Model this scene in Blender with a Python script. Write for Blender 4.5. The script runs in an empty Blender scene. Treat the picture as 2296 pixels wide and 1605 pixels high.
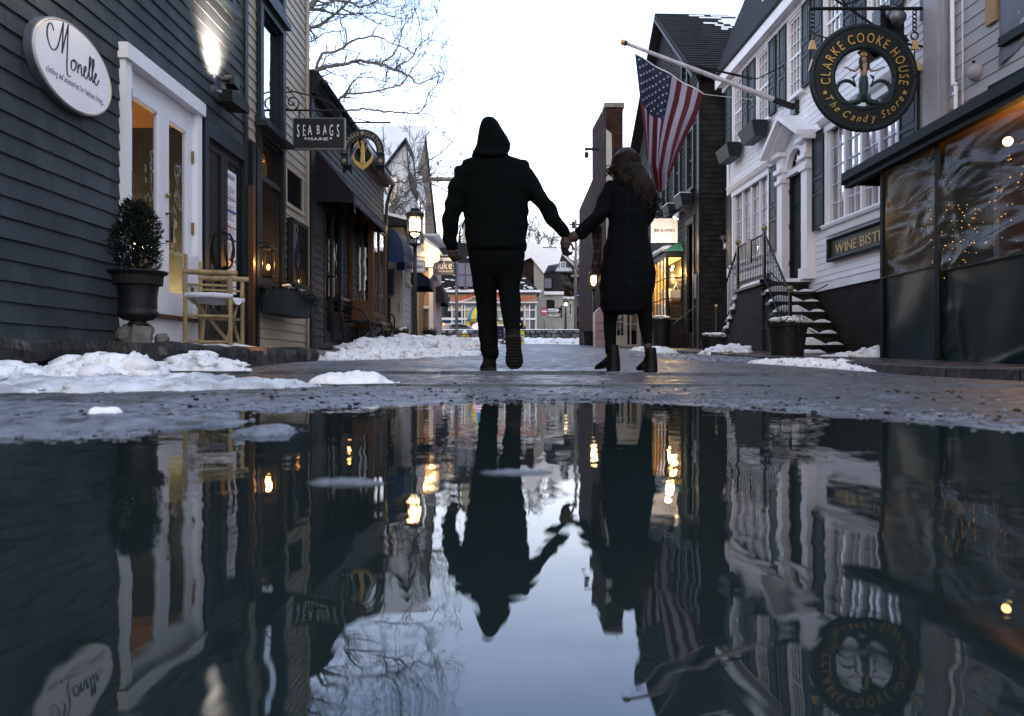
import bpy,bmesh,math,random
from mathutils import Vector,Matrix,noise
sc = bpy.context.scene
# ---------------------------------------------------------------- camera, sky, sun, exposure
F,CX,HY,CAMH = 1720.0,1147.5,815.0,0.114      # focal length etc. in the units of a 2295 px wide picture
cam = bpy.data.cameras.new('camera'); cam_o = bpy.data.objects.new('camera',cam); sc.collection.objects.link(cam_o)
cam_o.location = (0,0,CAMH); cam_o.rotation_euler = (math.radians(90),0,0)
cam.sensor_width = 36.0; cam.lens = 36.0*F/2295.0; cam.shift_y = 12.5/2295.0
cam.clip_start = 0.02; cam.clip_end = 2000.0
cam.dof.use_dof = True; cam.dof.focus_distance = 9.0; cam.dof.aperture_fstop = 5.6
sc.camera = cam_o
w = bpy.data.worlds.new('World'); sc.world = w; w.use_nodes = True
nt = w.node_tree; nt.nodes.clear()
out = nt.nodes.new('ShaderNodeOutputWorld'); bg = nt.nodes.new('ShaderNodeBackground')
sky = nt.nodes.new('ShaderNodeTexSky'); sky.sky_type = 'NISHITA'; sky.sun_disc = False
sky.sun_elevation = math.radians(7); sky.sun_rotation = math.radians(200); sky.dust_density = 3.0; sky.air_density = 1.2
# cloud deck: pale towards the horizon, blue-grey overhead
tc = nt.nodes.new('ShaderNodeTexCoord'); sep = nt.nodes.new('ShaderNodeSeparateXYZ')
nt.links.new(tc.outputs['Generated'],sep.inputs[0])
cr = nt.nodes.new('ShaderNodeValToRGB')
def ramp_set(cr,L):
    while len(cr.color_ramp.elements) < len(L): cr.color_ramp.elements.new(.5)
    for e,(p,c) in zip(cr.color_ramp.elements,L): e.position = p; e.color = (*c,1)
ramp_set(cr,[(0,(.60,.60,.62)),(.13,(.56,.58,.64)),(.22,(.50,.56,.68)),(.32,(.40,.49,.70)),(.44,(.29,.41,.70)),(.62,(.16,.20,.30)),(.9,(.125,.15,.195))])
cr2 = nt.nodes.new('ShaderNodeValToRGB'); ramp_set(cr2,[(0,(.285,.305,.345)),(.4,(.225,.255,.31)),(.85,(.125,.15,.195))])
nt.links.new(sep.outputs['Z'],cr2.inputs[0])
fy = nt.nodes.new('ShaderNodeMapRange'); fy.inputs[1].default_value = .1; fy.inputs[2].default_value = .8; nt.links.new(sep.outputs['Y'],fy.inputs[0])
mxs = nt.nodes.new('ShaderNodeMix'); mxs.data_type = 'RGBA'; nt.links.new(fy.outputs[0],mxs.inputs[0]); nt.links.new(cr2.outputs[0],mxs.inputs[6]); nt.links.new(cr.outputs[0],mxs.inputs[7])
nt.links.new(sep.outputs['Z'],cr.inputs[0])
cn = nt.nodes.new('ShaderNodeTexNoise'); cn.inputs['Scale'].default_value = 2.2; cn.inputs['Detail'].default_value = 5
nt.links.new(tc.outputs['Generated'],cn.inputs['Vector'])
cm = nt.nodes.new('ShaderNodeMapRange'); cm.inputs[3].default_value = 4.05; cm.inputs[4].default_value = 5.4
nt.links.new(cn.outputs[0],cm.inputs[0])
mul = nt.nodes.new('ShaderNodeVectorMath'); mul.operation = 'SCALE'
nt.links.new(mxs.outputs[2],mul.inputs[0]); nt.links.new(cm.outputs[0],mul.inputs[3])
sks = nt.nodes.new('ShaderNodeVectorMath'); sks.operation = 'SCALE'; sks.inputs[3].default_value = 0.06
nt.links.new(sky.outputs[0],sks.inputs[0])
addn = nt.nodes.new('ShaderNodeVectorMath'); addn.operation = 'ADD'
nt.links.new(mul.outputs[0],addn.inputs[0]); nt.links.new(sks.outputs[0],addn.inputs[1])
nt.links.new(addn.outputs[0],bg.inputs[0]); bg.inputs[1].default_value = 1.0
nt.links.new(bg.outputs[0],out.inputs[0])
sun = bpy.data.lights.new('sun','SUN'); sun.energy = 0.35; sun.angle = math.radians(25); sun.color = (1.0,0.95,0.92)
sun_o = bpy.data.objects.new('sun',sun); sc.collection.objects.link(sun_o)
sun_o.rotation_euler = (math.radians(52),0,math.radians(20))
sc.view_settings.view_transform = 'Standard'; sc.view_settings.look = 'None'
sc.view_settings.exposure = 0.0; sc.view_settings.gamma = 1.0
sc.cycles.max_bounces = 8; sc.cycles.transparent_max_bounces = 16; sc.cycles.sample_clamp_indirect = 3.0
sc.cycles.caustics_reflective = False; sc.cycles.caustics_refractive = False
random.seed(7)
# ---------------------------------------------------------------- helpers
def at(px,py,D): return Vector(((px - CX)/F*D,D,CAMH + (HY - py)/F*D))
def lerp(a,b,t): return a + (b - a)*t
def interp(pts,x):
    if x <= pts[0][0]: return pts[0][1]
    for (a,b),(c,d) in zip(pts,pts[1:]):
        if x <= c: return lerp(b,d,(x - a)/(c - a))
    return pts[-1][1]
def nz(x,y,z=0.0): return noise.noise(Vector((x,y,z)))
def fbm(x,y,z=0.0,o=4):
    s,a,f = 0.0,1.0,1.0
    for _ in range(o):
        s += a*noise.noise(Vector((x*f,y*f,z*f))); a *= 0.5; f *= 2.03
    return s
class Fr:
    """local (u along, n out, z up) -> world"""
    def __init__(s,o,u,n,z=(0,0,1)): s.o,s.u,s.n,s.z = Vector(o),Vector(u),Vector(n),Vector(z)
    def __call__(s,p): return s.o + s.u*p[0] + s.n*p[1] + s.z*p[2]
WORLD = Fr((0,0,0),(1,0,0),(0,1,0))
def face_fr(x,y,z,yaw=0.0):      # u to the right, n towards the camera
    c,s_ = math.cos(yaw),math.sin(yaw)
    return Fr((x,y,z),(c,s_,0),(s_,-c,0))
class Wall(Fr):
    """vertical wall x = a + b*y ; u equals world y"""
    def __init__(s,a,b,side):
        s.a,s.b = a,b
        l = math.hypot(1,b)
        super().__init__((a,0,0),(b,1,0),(side/l,-side*b/l,0))
    def at_px(s,px,n=0.0):
        return (s.a + s.n[0]*n)/((px - CX)/F - s.b)
    def zz(s,py,u): return CAMH + (HY - py)/F*u
class MB:
    def __init__(s,fr=WORLD): s.v,s.f,s.r,s.m,s.fr,s.mi = [],[],[],[],fr,0
    def add(s,vs,fs,r=0.5):
        o = len(s.v); s.v += [tuple(p) for p in vs]
        for f in fs: s.f.append([o + i for i in f]); s.r.append(r); s.m.append(s.mi)
    def box(s,x0,x1,y0,y1,z0,z1,r=0.5):
        s.add([(x0,y0,z0),(x1,y0,z0),(x1,y1,z0),(x0,y1,z0),(x0,y0,z1),(x1,y0,z1),(x1,y1,z1),(x0,y1,z1)],
              [(0,3,2,1),(4,5,6,7),(0,1,5,4),(1,2,6,5),(2,3,7,6),(3,0,4,7)],r)
    def prism(s,poly,n0,n1,r=0.5):      # poly in (u,z)
        k = len(poly)
        s.add([(u,n0,z) for u,z in poly] + [(u,n1,z) for u,z in poly],
              [tuple(range(k)),tuple(range(2*k - 1,k - 1,-1))] + [(i,(i + 1) % k,k + (i + 1) % k,k + i) for i in range(k)],r)
    def prism_x(s,poly,u0,u1,r=0.5):    # poly in (n,z)
        k = len(poly)
        s.add([(u0,n,z) for n,z in poly] + [(u1,n,z) for n,z in poly],
              [tuple(range(k)),tuple(range(2*k - 1,k - 1,-1))] + [(i,(i + 1) % k,k + (i + 1) % k,k + i) for i in range(k)],r)
    def ring(s,cu,cz,r0,r1,n0,n1,k=48,a0=0.0,a1=2*math.pi,sx=1.0,sz=1.0):
        full = abs(a1 - a0 - 2*math.pi) < 1e-6; m = k if full else k + 1
        vs = []
        for i in range(m):
            a = a0 + (a1 - a0)*i/k; c,q = math.cos(a)*sx,math.sin(a)*sz
            vs += [(cu + r0*c,n0,cz + r0*q),(cu + r1*c,n0,cz + r1*q),(cu + r1*c,n1,cz + r1*q),(cu + r0*c,n1,cz + r0*q)]
        fs = []
        for i in range(k):
            a,b = 4*i,4*((i + 1) % m)
            for j in range(4): fs.append((a + j,b + j,b + (j + 1) % 4,a + (j + 1) % 4))
        if not full: fs += [(0,1,2,3),(4*k + 3,4*k + 2,4*k + 1,4*k)]
        s.add(vs,fs)
    def disc(s,cu,cz,r,n0,n1,k=48,sx=1.0,sz=1.0):
        s.prism([(cu + r*sx*math.cos(2*math.pi*i/k),cz + r*sz*math.sin(2*math.pi*i/k)) for i in range(k)],n0,n1)
    def lathe(s,cx,cy,prof,k=20,sq=1.0,flute=0,fa=0.0):
        n = len(prof); vs = []
        for r,z in prof:
            for i in range(k):
                a = 2*math.pi*i/k; rr = r*(1 + (fa*abs(math.cos(flute*a/2)) if flute else 0))
                vs.append((cx + rr*math.cos(a),cy + rr*math.sin(a)*sq,z))
        fs = [(j*k + i,j*k + (i + 1) % k,(j + 1)*k + (i + 1) % k,(j + 1)*k + i) for j in range(n - 1) for i in range(k)]
        fs += [tuple(range(k - 1,-1,-1)),tuple((n - 1)*k + i for i in range(k))]
        s.add(vs,fs)
    def tube(s,pts,r,k=6,caps=True,world=False):
        pts = [Vector(p) for p in pts]; n = len(pts)
        if not hasattr(r,'__len__'): r = [r]*n
        vs = []; prev = None
        for i,p in enumerate(pts):
            d = (pts[min(i + 1,n - 1)] - pts[max(i - 1,0)])
            if d.length < 1e-9: d = Vector((0,0,1))
            d.normalize()
            if prev is None:
                a = Vector((0,0,1)) if abs(d.z) < 0.9 else Vector((1,0,0))
                e1 = d.cross(a).normalized()
            else:
                e1 = prev - d*prev.dot(d)
                e1 = e1.normalized() if e1.length > 1e-6 else d.orthogonal().normalized()
            prev = e1; e2 = d.cross(e1)
            rr = r[i]; ra,rb = (rr if hasattr(rr,'__len__') else (rr,rr))
            for j in range(k):
                a = 2*math.pi*j/k; vs.append(p + e1*(ra*math.cos(a)) + e2*(rb*math.sin(a)))
        fs = [(i*k + j,i*k + (j + 1) % k,(i + 1)*k + (j + 1) % k,(i + 1)*k + j) for i in range(n - 1) for j in range(k)]
        if caps: fs += [tuple(range(k - 1,-1,-1)),tuple((n - 1)*k + j for j in range(k))]
        s.add(vs,fs)
    def ball(s,c,r,k=8,sx=1,sy=1,sz=1,jit=0.0,seed=0,rr=0.5):
        vs = [(c[0],c[1],c[2] - r*sz)]; m = max(3,k // 2)
        for i in range(1,m):
            ph = -math.pi/2 + math.pi*i/m
            for j in range(k):
                a = 2*math.pi*j/k; q = r*(1 + (jit*nz(math.cos(a)*1.7 + seed,math.sin(a)*1.7,ph + seed*3.1) if jit else 0))
                vs.append((c[0] + q*sx*math.cos(ph)*math.cos(a),c[1] + q*sy*math.cos(ph)*math.sin(a),c[2] + q*sz*math.sin(ph)))
        vs.append((c[0],c[1],c[2] + r*sz)); e_ = len(vs) - 1
        fs = [(0,1 + (j + 1) % k,1 + j) for j in range(k)]
        for i in range(m - 2):
            for j in range(k): fs.append((1 + i*k + j,1 + i*k + (j + 1) % k,1 + (i + 1)*k + (j + 1) % k,1 + (i + 1)*k + j))
        fs += [(e_,1 + (m - 2)*k + j,1 + (m - 2)*k + (j + 1) % k) for j in range(k)]
        s.add(vs,fs,rr)
    def quad(s,a,b,c,d,r=0.5): s.add([a,b,c,d],[(0,1,2,3)],r)
    def star(s,cu,cz,r,n0,n1,rot=0.0):
        s.prism([(cu + (r if i % 2 == 0 else r*.4)*math.cos(math.pi/2 + rot + i*math.pi/5),cz + (r if i % 2 == 0 else r*.4)*math.sin(math.pi/2 + rot + i*math.pi/5)) for i in range(10)],n0,n1)
def boxes(par,name,mat,fr,L_):
    for q in L_: m_ = MB(fr); m_.box(*q); build(m_,name,mt[mat],par)
def build(mb,name,mats,parent=None,smooth=False,recalc=True,label=None,cat=None,group=None,kind=None):
    if not isinstance(mats,(list,tuple)): mats = [mats]
    wv = [mb.fr(p) for p in mb.v]
    if parent is not None: o = parent['_o'] if '_o' in parent else (0,0,0); off = Vector(o)
    else:
        lo = [min(p[i] for p in wv) for i in range(3)]; hi = [max(p[i] for p in wv) for i in range(3)]
        off = Vector(((lo[0] + hi[0])/2,(lo[1] + hi[1])/2,lo[2])) if kind != 'structure' else Vector((0,0,0))
    me = bpy.data.meshes.new(name); me.from_pydata([p - off for p in wv],[],mb.f)
    for m in mats: me.materials.append(m)
    uvl = me.uv_layers.new(name='UVMap').data
    at_ = me.attributes.new('rnd','FLOAT','FACE')
    at_.data.foreach_set('value',mb.r)
    me.polygons.foreach_set('material_index',mb.m)
    V = mb.v
    for p in me.polygons:
        vi = [me.loops[l].vertex_index for l in p.loop_indices]
        a,b,c = Vector(V[vi[0]]),Vector(V[vi[1]]),Vector(V[vi[-1]])
        nn = (b - a).cross(c - a); ax,ay,az = abs(nn.x),abs(nn.y),abs(nn.z)
        for l,i in zip(p.loop_indices,vi):
            q = V[i]
            uvl[l].uv = (q[0],q[2]) if ay >= ax and ay >= az else ((q[1],q[2]) if ax >= az else (q[0],q[1]))
    if recalc:
        bm = bmesh.new(); bm.from_mesh(me); bmesh.ops.recalc_face_normals(bm,faces=bm.faces); bm.to_mesh(me); bm.free()
    if smooth: me.polygons.foreach_set('use_smooth',[True]*len(me.polygons))
    o = bpy.data.objects.new(name,me); sc.collection.objects.link(o)
    if parent is not None: o.parent = parent; o['_o'] = list(off)
    else: o.location = off; o['_o'] = list(off)
    for k_,v_ in (('label',label),('category',cat),('group',group),('kind',kind)):
        if v_: o[k_] = v_
    return o
def thing(name,label,cat,loc,group=None,kind=None):
    o = bpy.data.objects.new(name,None); sc.collection.objects.link(o); o.location = loc; o.empty_display_size = .2
    o['_o'] = [float(c) for c in loc]; o['label'] = label; o['category'] = cat
    if group: o['group'] = group
    if kind: o['kind'] = kind
    return o
def dup(root,loc,rz=0.0,label=None,scale=None):
    def rec(o,par):
        c = o.copy(); sc.collection.objects.link(c); c.parent = par
        for ch in [x for x in sc.objects if x.parent == o]: rec(ch,c)
        return c
    kids = {}
    for x in list(sc.objects):
        if x.parent: kids.setdefault(x.parent.name,[]).append(x)
    def rec2(o,par):
        c = o.copy(); sc.collection.objects.link(c); c.parent = par
        for ch in kids.get(o.name,[]): rec2(ch,c)
        return c
    c = rec2(root,None); c.location = loc; c.rotation_euler = (0,0,rz)
    if scale: c.scale = scale
    if label: c['label'] = label
    return c
# ---------------------------------------------------------------- materials
def M(name,col,rough=.6,var=.12,ns=6.0,stretch=(1,1,1),bump=0.0,bs=80.0,rnd=0.0,metal=0.0,spec=.28,emis=None,es=0.0,brick=None,rvar=0.0,sheen=0.0,uv=False):
    m = bpy.data.materials.new(name); m.use_nodes = True; t = m.node_tree; N = t.nodes; L = t.links
    p = N['Principled BSDF']; p.inputs['Roughness'].default_value = rough; p.inputs['Metallic'].default_value = metal
    p.inputs['Specular IOR Level'].default_value = spec
    co = N.new('ShaderNodeTexCoord'); mp = N.new('ShaderNodeMapping'); mp.inputs['Scale'].default_value = stretch
    L.new(co.outputs['UV' if uv or brick else 'Object'],mp.inputs[0])
    no = N.new('ShaderNodeTexNoise'); no.inputs['Scale'].default_value = ns; no.inputs['Detail'].default_value = 5
    L.new(mp.outputs[0],no.inputs['Vector'])
    mr = N.new('ShaderNodeMapRange'); mr.inputs[1].default_value = .3; mr.inputs[2].default_value = .7
    mr.inputs[3].default_value = 1 - var; mr.inputs[4].default_value = 1 + var; L.new(no.outputs[0],mr.inputs[0])
    sc_ = N.new('ShaderNodeVectorMath'); sc_.operation = 'SCALE'; L.new(mr.outputs[0],sc_.inputs[3])
    h = None
    if brick:
        b = N.new('ShaderNodeTexBrick'); b.inputs['Color1'].default_value = (*col,1); b.inputs['Color2'].default_value = (*brick['c2'],1)
        b.inputs['Mortar'].default_value = (*brick['m'],1); b.inputs['Scale'].default_value = 1.0
        b.inputs['Brick Width'].default_value = brick['w']; b.inputs['Row Height'].default_value = brick['h']
        b.inputs['Mortar Size'].default_value = brick['ms']; b.inputs['Mortar Smooth'].default_value = .3; b.inputs['Bias'].default_value = 0
        b.offset = .5; L.new(co.outputs['UV'],b.inputs['Vector']); L.new(b.outputs[0],sc_.inputs[0]); h = b.outputs['Fac']
    else: sc_.inputs[0].default_value = col
    last = sc_.outputs[0]
    if rnd:
        a = N.new('ShaderNodeAttribute'); a.attribute_name = 'rnd'
        r2 = N.new('ShaderNodeMapRange'); r2.inputs[3].default_value = 1 - rnd; r2.inputs[4].default_value = 1 + rnd
        L.new(a.outputs['Fac'],r2.inputs[0]); s2 = N.new('ShaderNodeVectorMath'); s2.operation = 'SCALE'
        L.new(last,s2.inputs[0]); L.new(r2.outputs[0],s2.inputs[3]); last = s2.outputs[0]
    L.new(last,p.inputs['Base Color'])
    if rvar:
        rr = N.new('ShaderNodeMapRange'); rr.inputs[1].default_value = .35; rr.inputs[2].default_value = .65
        rr.inputs[3].default_value = max(.03,rough - rvar); rr.inputs[4].default_value = min(1,rough + rvar)
        L.new(no.outputs[0],rr.inputs[0]); L.new(rr.outputs[0],p.inputs['Roughness'])
    if bump or h is not None:
        bn = N.new('ShaderNodeTexNoise'); bn.inputs['Scale'].default_value = bs; bn.inputs['Detail'].default_value = 4; L.new(mp.outputs[0],bn.inputs['Vector'])
        bu = N.new('ShaderNodeBump'); bu.inputs['Strength'].default_value = bump or .1; bu.inputs['Distance'].default_value = .01; L.new(bn.outputs[0],bu.inputs['Height'])
        lastn = bu.outputs[0]
        if h is not None:
            b2 = N.new('ShaderNodeBump'); b2.invert = True; b2.inputs['Strength'].default_value = .6; b2.inputs['Distance'].default_value = .006
            L.new(h,b2.inputs['Height']); L.new(lastn,b2.inputs['Normal']); lastn = b2.outputs[0]
        L.new(lastn,p.inputs['Normal'])
    if emis: p.inputs['Emission Color'].default_value = (*emis,1); p.inputs['Emission Strength'].default_value = es
    if sheen: p.inputs['Sheen Weight'].default_value = sheen
    return m
def glass(name,tint=(.9,.95,1.0),extra=.06,rough=.02):
    m = bpy.data.materials.new(name); m.use_nodes = True; t = m.node_tree; N = t.nodes; L = t.links; N.clear()
    o = N.new('ShaderNodeOutputMaterial'); mx = N.new('ShaderNodeMixShader'); tr = N.new('ShaderNodeBsdfTransparent'); gl = N.new('ShaderNodeBsdfGlossy')
    tr.inputs[0].default_value = (*tint,1); gl.inputs['Roughness'].default_value = rough
    no = N.new('ShaderNodeTexNoise'); no.inputs['Scale'].default_value = 3.0; tc_ = N.new('ShaderNodeTexCoord'); L.new(tc_.outputs['Object'],no.inputs['Vector'])
    bu = N.new('ShaderNodeBump'); bu.inputs['Strength'].default_value = .12; bu.inputs['Distance'].default_value = .03; L.new(no.outputs[0],bu.inputs['Height']); L.new(bu.outputs[0],gl.inputs['Normal'])
    fr = N.new('ShaderNodeFresnel'); fr.inputs[0].default_value = 1.5
    ad = N.new('ShaderNodeMath'); ad.operation = 'ADD'; ad.inputs[1].default_value = extra; L.new(fr.outputs[0],ad.inputs[0]); ad.use_clamp = True
    ge = N.new('ShaderNodeNewGeometry'); bf = N.new('ShaderNodeMath'); bf.operation = 'SUBTRACT'; bf.inputs[0].default_value = 1; L.new(ge.outputs['Backfacing'],bf.inputs[1])
    m2 = N.new('ShaderNodeMath'); m2.operation = 'MULTIPLY'; L.new(ad.outputs[0],m2.inputs[0]); L.new(bf.outputs[0],m2.inputs[1])
    L.new(m2.outputs[0],mx.inputs[0]); L.new(tr.outputs[0],mx.inputs[1]); L.new(gl.outputs[0],mx.inputs[2]); L.new(mx.outputs[0],o.inputs[0])
    return m
def E_(name,col,s): 
    m = bpy.data.materials.new(name); m.use_nodes = True; t = m.node_tree; t.nodes.clear()
    o = t.nodes.new('ShaderNodeOutputMaterial'); e_ = t.nodes.new('ShaderNodeEmission'); e_.inputs[0].default_value = (*col,1); e_.inputs[1].default_value = s
    t.links.new(e_.outputs[0],o.inputs[0]); return m
mt = dict(
 shingle_grey=M('shingle_grey',(.044,.055,.066),.75,.30,2.2,(1,1,.35),.3,60,rnd=.13),
 black_trim=M('black_trim',(.004,.0075,.009),.55,.2,5,bump=.08),
 navy_trim=M('navy_trim',(.011,.021,.027),.55,.2,5,bump=.08),
 white_trim=M('white_trim',(.83,.83,.88),.5,.06,4,(1,1,.3),.06,40),
 white_clap=M('white_clap',(.82,.82,.86),.55,.08,3,(.3,.3,1),.08,50,rnd=.05),
 grey_clap=M('grey_clap',(.36,.35,.38),.6,.08,3,(.3,.3,1),.08,50,rnd=.06),
 cream_clap=M('cream_clap',(.46,.39,.30),.55,.10,3,(.3,.3,1),.08,50,rnd=.07),
 cream_trim=M('cream_trim',(.45,.38,.29),.55,.1,4,bump=.05),
 vinyl_dark=M('vinyl_dark',(.003,.008,.009),.6,.2,4,spec=.12,bump=.2,bs=6),slate_clap=M('slate_clap',(.040,.048,.060),.65,.12,3,(.3,.3,1),.1,50,rnd=.12),
 dark_shingle=M('dark_shingle',(.020,.018,.018),.8,.3,4,(1,1,.6),.3,60,rnd=.45),
 roof_shingle=M('roof_shingle',(.016,.018,.023),.85,.25,8,bump=.5,bs=40,rnd=.3),
 brick_dark=M('brick_dark',(.022,.013,.012),.85,.35,5,bump=.3,brick=dict(c2=(.014,.010,.010),m=(.018,.016,.015),w=.21,h=.075,ms=.008)),
 brick=M('brick',(.045,.022,.017),.85,.45,2,bump=.3,brick=dict(c2=(.028,.017,.015),m=(.04,.034,.031),w=.21,h=.075,ms=.007),spec=.04),
 brick_flat=M('brick_flat',(.075,.042,.038),.35,.4,5,bump=.3,brick=dict(c2=(.055,.038,.036),m=(.05,.05,.052),w=.21,h=.1,ms=.01),rvar=.2),
 stucco=M('stucco',(.40,.38,.34),.85,.12,2,bump=.3,bs=30),
 stone=M('stone',(.022,.022,.024),.55,.5,4,bump=.9,bs=22,rvar=.25),
 stone_pale=M('stone_pale',(.17,.155,.14),.7,.35,6,bump=.6,bs=35),
 fieldstone=M('fieldstone',(.12,.125,.125),.8,.4,3,bump=.6,bs=20,rnd=.5),
 mortar=M('mortar',(.035,.035,.036),.9,.3,6,bump=.4),
 iron=M('iron',(.010,.012,.013),.4,.2,8,bump=.1),
 steel=M('steel',(.22,.24,.27),.45,.15,6,metal=.6,bump=.05),
 pole_grey=M('pole_grey',(.16,.18,.20),.5,.25,8,bump=.1),
 brass=M('brass',(.30,.23,.10),.4,.15,6,metal=.8),pole_white=M('pole_white',(.50,.49,.55),.5,.2,6),
 gold=M('gold',(.62,.40,.13),.38,.2,10,metal=.55,bump=.1),
 gold_paint=M('gold_paint',(.60,.42,.18),.45,.15,10),
 silver_paint=M('silver_paint',(.85,.86,.9),.5,.05,6),
 sign_black=M('sign_black',(.010,.014,.016),.45,.1,5,bump=.04),
 sign_navy=M('sign_navy',(.018,.028,.045),.45,.1,5),
 sign_white=M('sign_white',(.88,.87,.92),.45,.04,3),
 ink=M('ink',(.012,.012,.018),.5,.05,5),
 ink_grey=M('ink_grey',(.16,.15,.24),.5,.05,5),
 wood=M('wood',(.085,.036,.014),.5,.3,5,(1,1,.15),.12,40),
 wood_tan=M('wood_tan',(.30,.19,.09),.6,.25,5,(1,1,.15),.15,40),
 wood_old=M('wood_old',(.20,.18,.17),.8,.3,4,(3,3,.3),.3,40),
 bamboo=M('bamboo',(.34,.25,.12),.45,.3,9,(1,1,.6),.15,30),
 canvas=M('canvas',(.74,.73,.80),.85,.06,5,bump=.2,bs=200),
 fabric_black=M('fabric_black',(.014,.014,.018),.8,.2,8,bump=.2,bs=200),
 fabric_blue=M('fabric_blue',(.007,.024,.075),.75,.2,5,bump=.2,bs=200),
 fabric_navy=M('fabric_navy',(.008,.010,.030),.8,.2,5,bump=.2,bs=200),
 fabric_wine=M('fabric_wine',(.012,.008,.012),.8,.2,5,bump=.2,bs=200),
 fabric_green=M('fabric_green',(.012,.045,.038),.7,.2,5,bump=.2,bs=200),
 vinyl=M('vinyl',(.0035,.016,.019),.32,.2,2,spec=.26,bump=.25,bs=5),
 snow=M('snow',(.90,.91,.95),.6,.10,9,bump=.8,bs=70),
 snow_grey=M('snow_grey',(.58,.61,.68),.5,.45,9,bump=.8,bs=60),slush=M('slush',(.15,.17,.215),.4,.6,18,bump=.8,bs=60,rvar=.2),
 curtain=M('curtain',(.80,.78,.86),.8,.1,4,(6,6,.4),.3,12),
 dark_room=M('dark_room',(.02,.018,.018),.8,.2,4),
 warm_wall=M('warm_wall',(.30,.17,.08),.7,.15,2),
 amber_curtain=M('amber_curtain',(.13,.085,.055),.7,.25,3,(8,8,.3),.2,12),
 leaf=M('leaf',(.006,.012,.009),.6,.4,12,rnd=.5),
 bark=M('bark',(.15,.14,.13),.85,.35,8,bump=.4,bs=40),
 bark_dark=M('bark_dark',(.045,.042,.042),.9,.3,8,bump=.4,bs=40),
 urn=M('urn',(.013,.014,.015),.5,.5,6,bump=.3,bs=40),
 pot_black=M('pot_black',(.010,.011,.012),.5,.2,6,bump=.1),
 copper=M('copper',(.05,.20,.17),.6,.3,8,bump=.2),
 red=M('red',(.085,.012,.020),.8,.1,8,bump=.15,bs=160),
 flag_white=M('flag_white',(.33,.32,.42),.8,.06,8,bump=.15,bs=160),
 flag_blue=M('flag_blue',(.012,.020,.050),.8,.1,8,bump=.15,bs=160),
 orange=M('orange',(.95,.13,.02),.5,.15,6),yellow=M('yellow',(.75,.55,.03),.5,.12,6),
 hyd=M('hyd',(.55,.33,.03),.5,.2,10,bump=.2),sky_blue=M('sky_blue',(.02,.28,.62),.5,.1,6),blue_paint=M('blue_paint',(.02,.15,.45),.5,.12,6),
 cream_far=M('cream_far',(.46,.41,.29),.7,.1,3),slate_far=M('slate_far',(.10,.12,.17),.7,.15,3),lilac=M('lilac',(.17,.165,.22),.6,.08,3),
 tan_wall=M('tan_wall',(.23,.15,.07),.7,.2,4,(4,4,.4),.2,30),brown_shingle=M('brown_shingle',(.06,.035,.028),.85,.3,6,bump=.4,bs=40),
 stucco_far=M('stucco_far',(.36,.34,.31),.85,.12,2,bump=.3,bs=20),pink=M('pink',(.45,.32,.33),.6,.08,4),
 sign_red=M('sign_red',(.30,.02,.03),.5,.1,5),street_blue=M('street_blue',(.02,.07,.32),.5,.1,5),
 skin=M('skin',(.05,.028,.022),.55,.1,8,bump=.1,bs=150),
 coat=M('coat',(.0026,.0042,.0044),.95,.2,9,spec=.08,bump=.35,bs=120),trouser=M('trouser',(.0026,.004,.0043),.95,.2,9,spec=.08,bump=.3,bs=150),
 boot=M('boot',(.003,.0035,.004),.45,.2,9,spec=.15,bump=.08),sole=M('sole',(.013,.012,.012),.7,.2,9,bump=.5,bs=60),boot_brown=M('boot_brown',(.008,.006,.006),.7,.3,9,spec=.1,bump=.3),
 hair=M('hair',(.0105,.0070,.0045),.5,.6,12,(1,1,.25),.5,60,rnd=.85,spec=.12),hair_dark=M('hair_dark',(.02,.014,.012),.5,.2,9),
 glass=glass('glass'),glass_sky=glass('glass_sky',(.35,.4,.45),.45,.03),glass_bright=glass('glass_bright',(.95,.95,1),.38,.05),glass_dark=glass('glass_dark',(.5,.5,.52),.10,.03),
 bulb=E_('bulb',(1.0,.62,.22),26.0),bulb_soft=E_('bulb_soft',(1.0,.72,.38),7.0),fairy=E_('fairy',(1.0,.45,.08),9.0),ember=E_('ember',(1.0,.42,.08),6.0),
 lamp_glass=E_('lamp_glass',(1.0,.70,.34),14.0),screen_blue=E_('screen_blue',(.05,.09,.4),.35),
)
def light(name,loc,power,col=(1,.6,.25),r=.05,typ='POINT',rot=None,spot=None,parent=None):
    l = bpy.data.lights.new(name,typ); l.energy = power; l.color = col
    if typ in ('POINT','SPOT'): l.shadow_soft_size = r
    if typ == 'SPOT': l.spot_size = spot; l.spot_blend = 1.0
    if typ == 'AREA': l.size = r
    o = bpy.data.objects.new(name,l); sc.collection.objects.link(o)
    if parent: o.parent = parent; loc = Vector(loc) - Vector(parent['_o'])
    o.location = loc
    if rot: o.rotation_euler = rot
    return o
def aim(o,d): o.rotation_euler = Vector(d).to_track_quat('-Z','Y').to_euler()
_gc = {}
def glyph(ch,shear=0.0):
    k = (ch,round(shear,2))
    if k in _gc: return _gc[k]
    c = bpy.data.curves.new('g','FONT'); c.body = ch; c.size = 1; c.shear = shear; c.resolution_u = 4; c.fill_mode = 'BOTH'
    o = bpy.data.objects.new('g',c); sc.collection.objects.link(o); bpy.context.view_layer.update()
    me = bpy.data.meshes.new_from_object(o.evaluated_get(bpy.context.evaluated_depsgraph_get()))
    vs = [tuple(v.co) for v in me.vertices]; fs = [tuple(p.vertices) for p in me.polygons]
    xs = [v[0] for v in vs] or [0,.25]
    bpy.data.objects.remove(o); bpy.data.curves.remove(c); bpy.data.meshes.remove(me)
    _gc[k] = (vs,fs,min(xs),max(xs)); return _gc[k]
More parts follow.
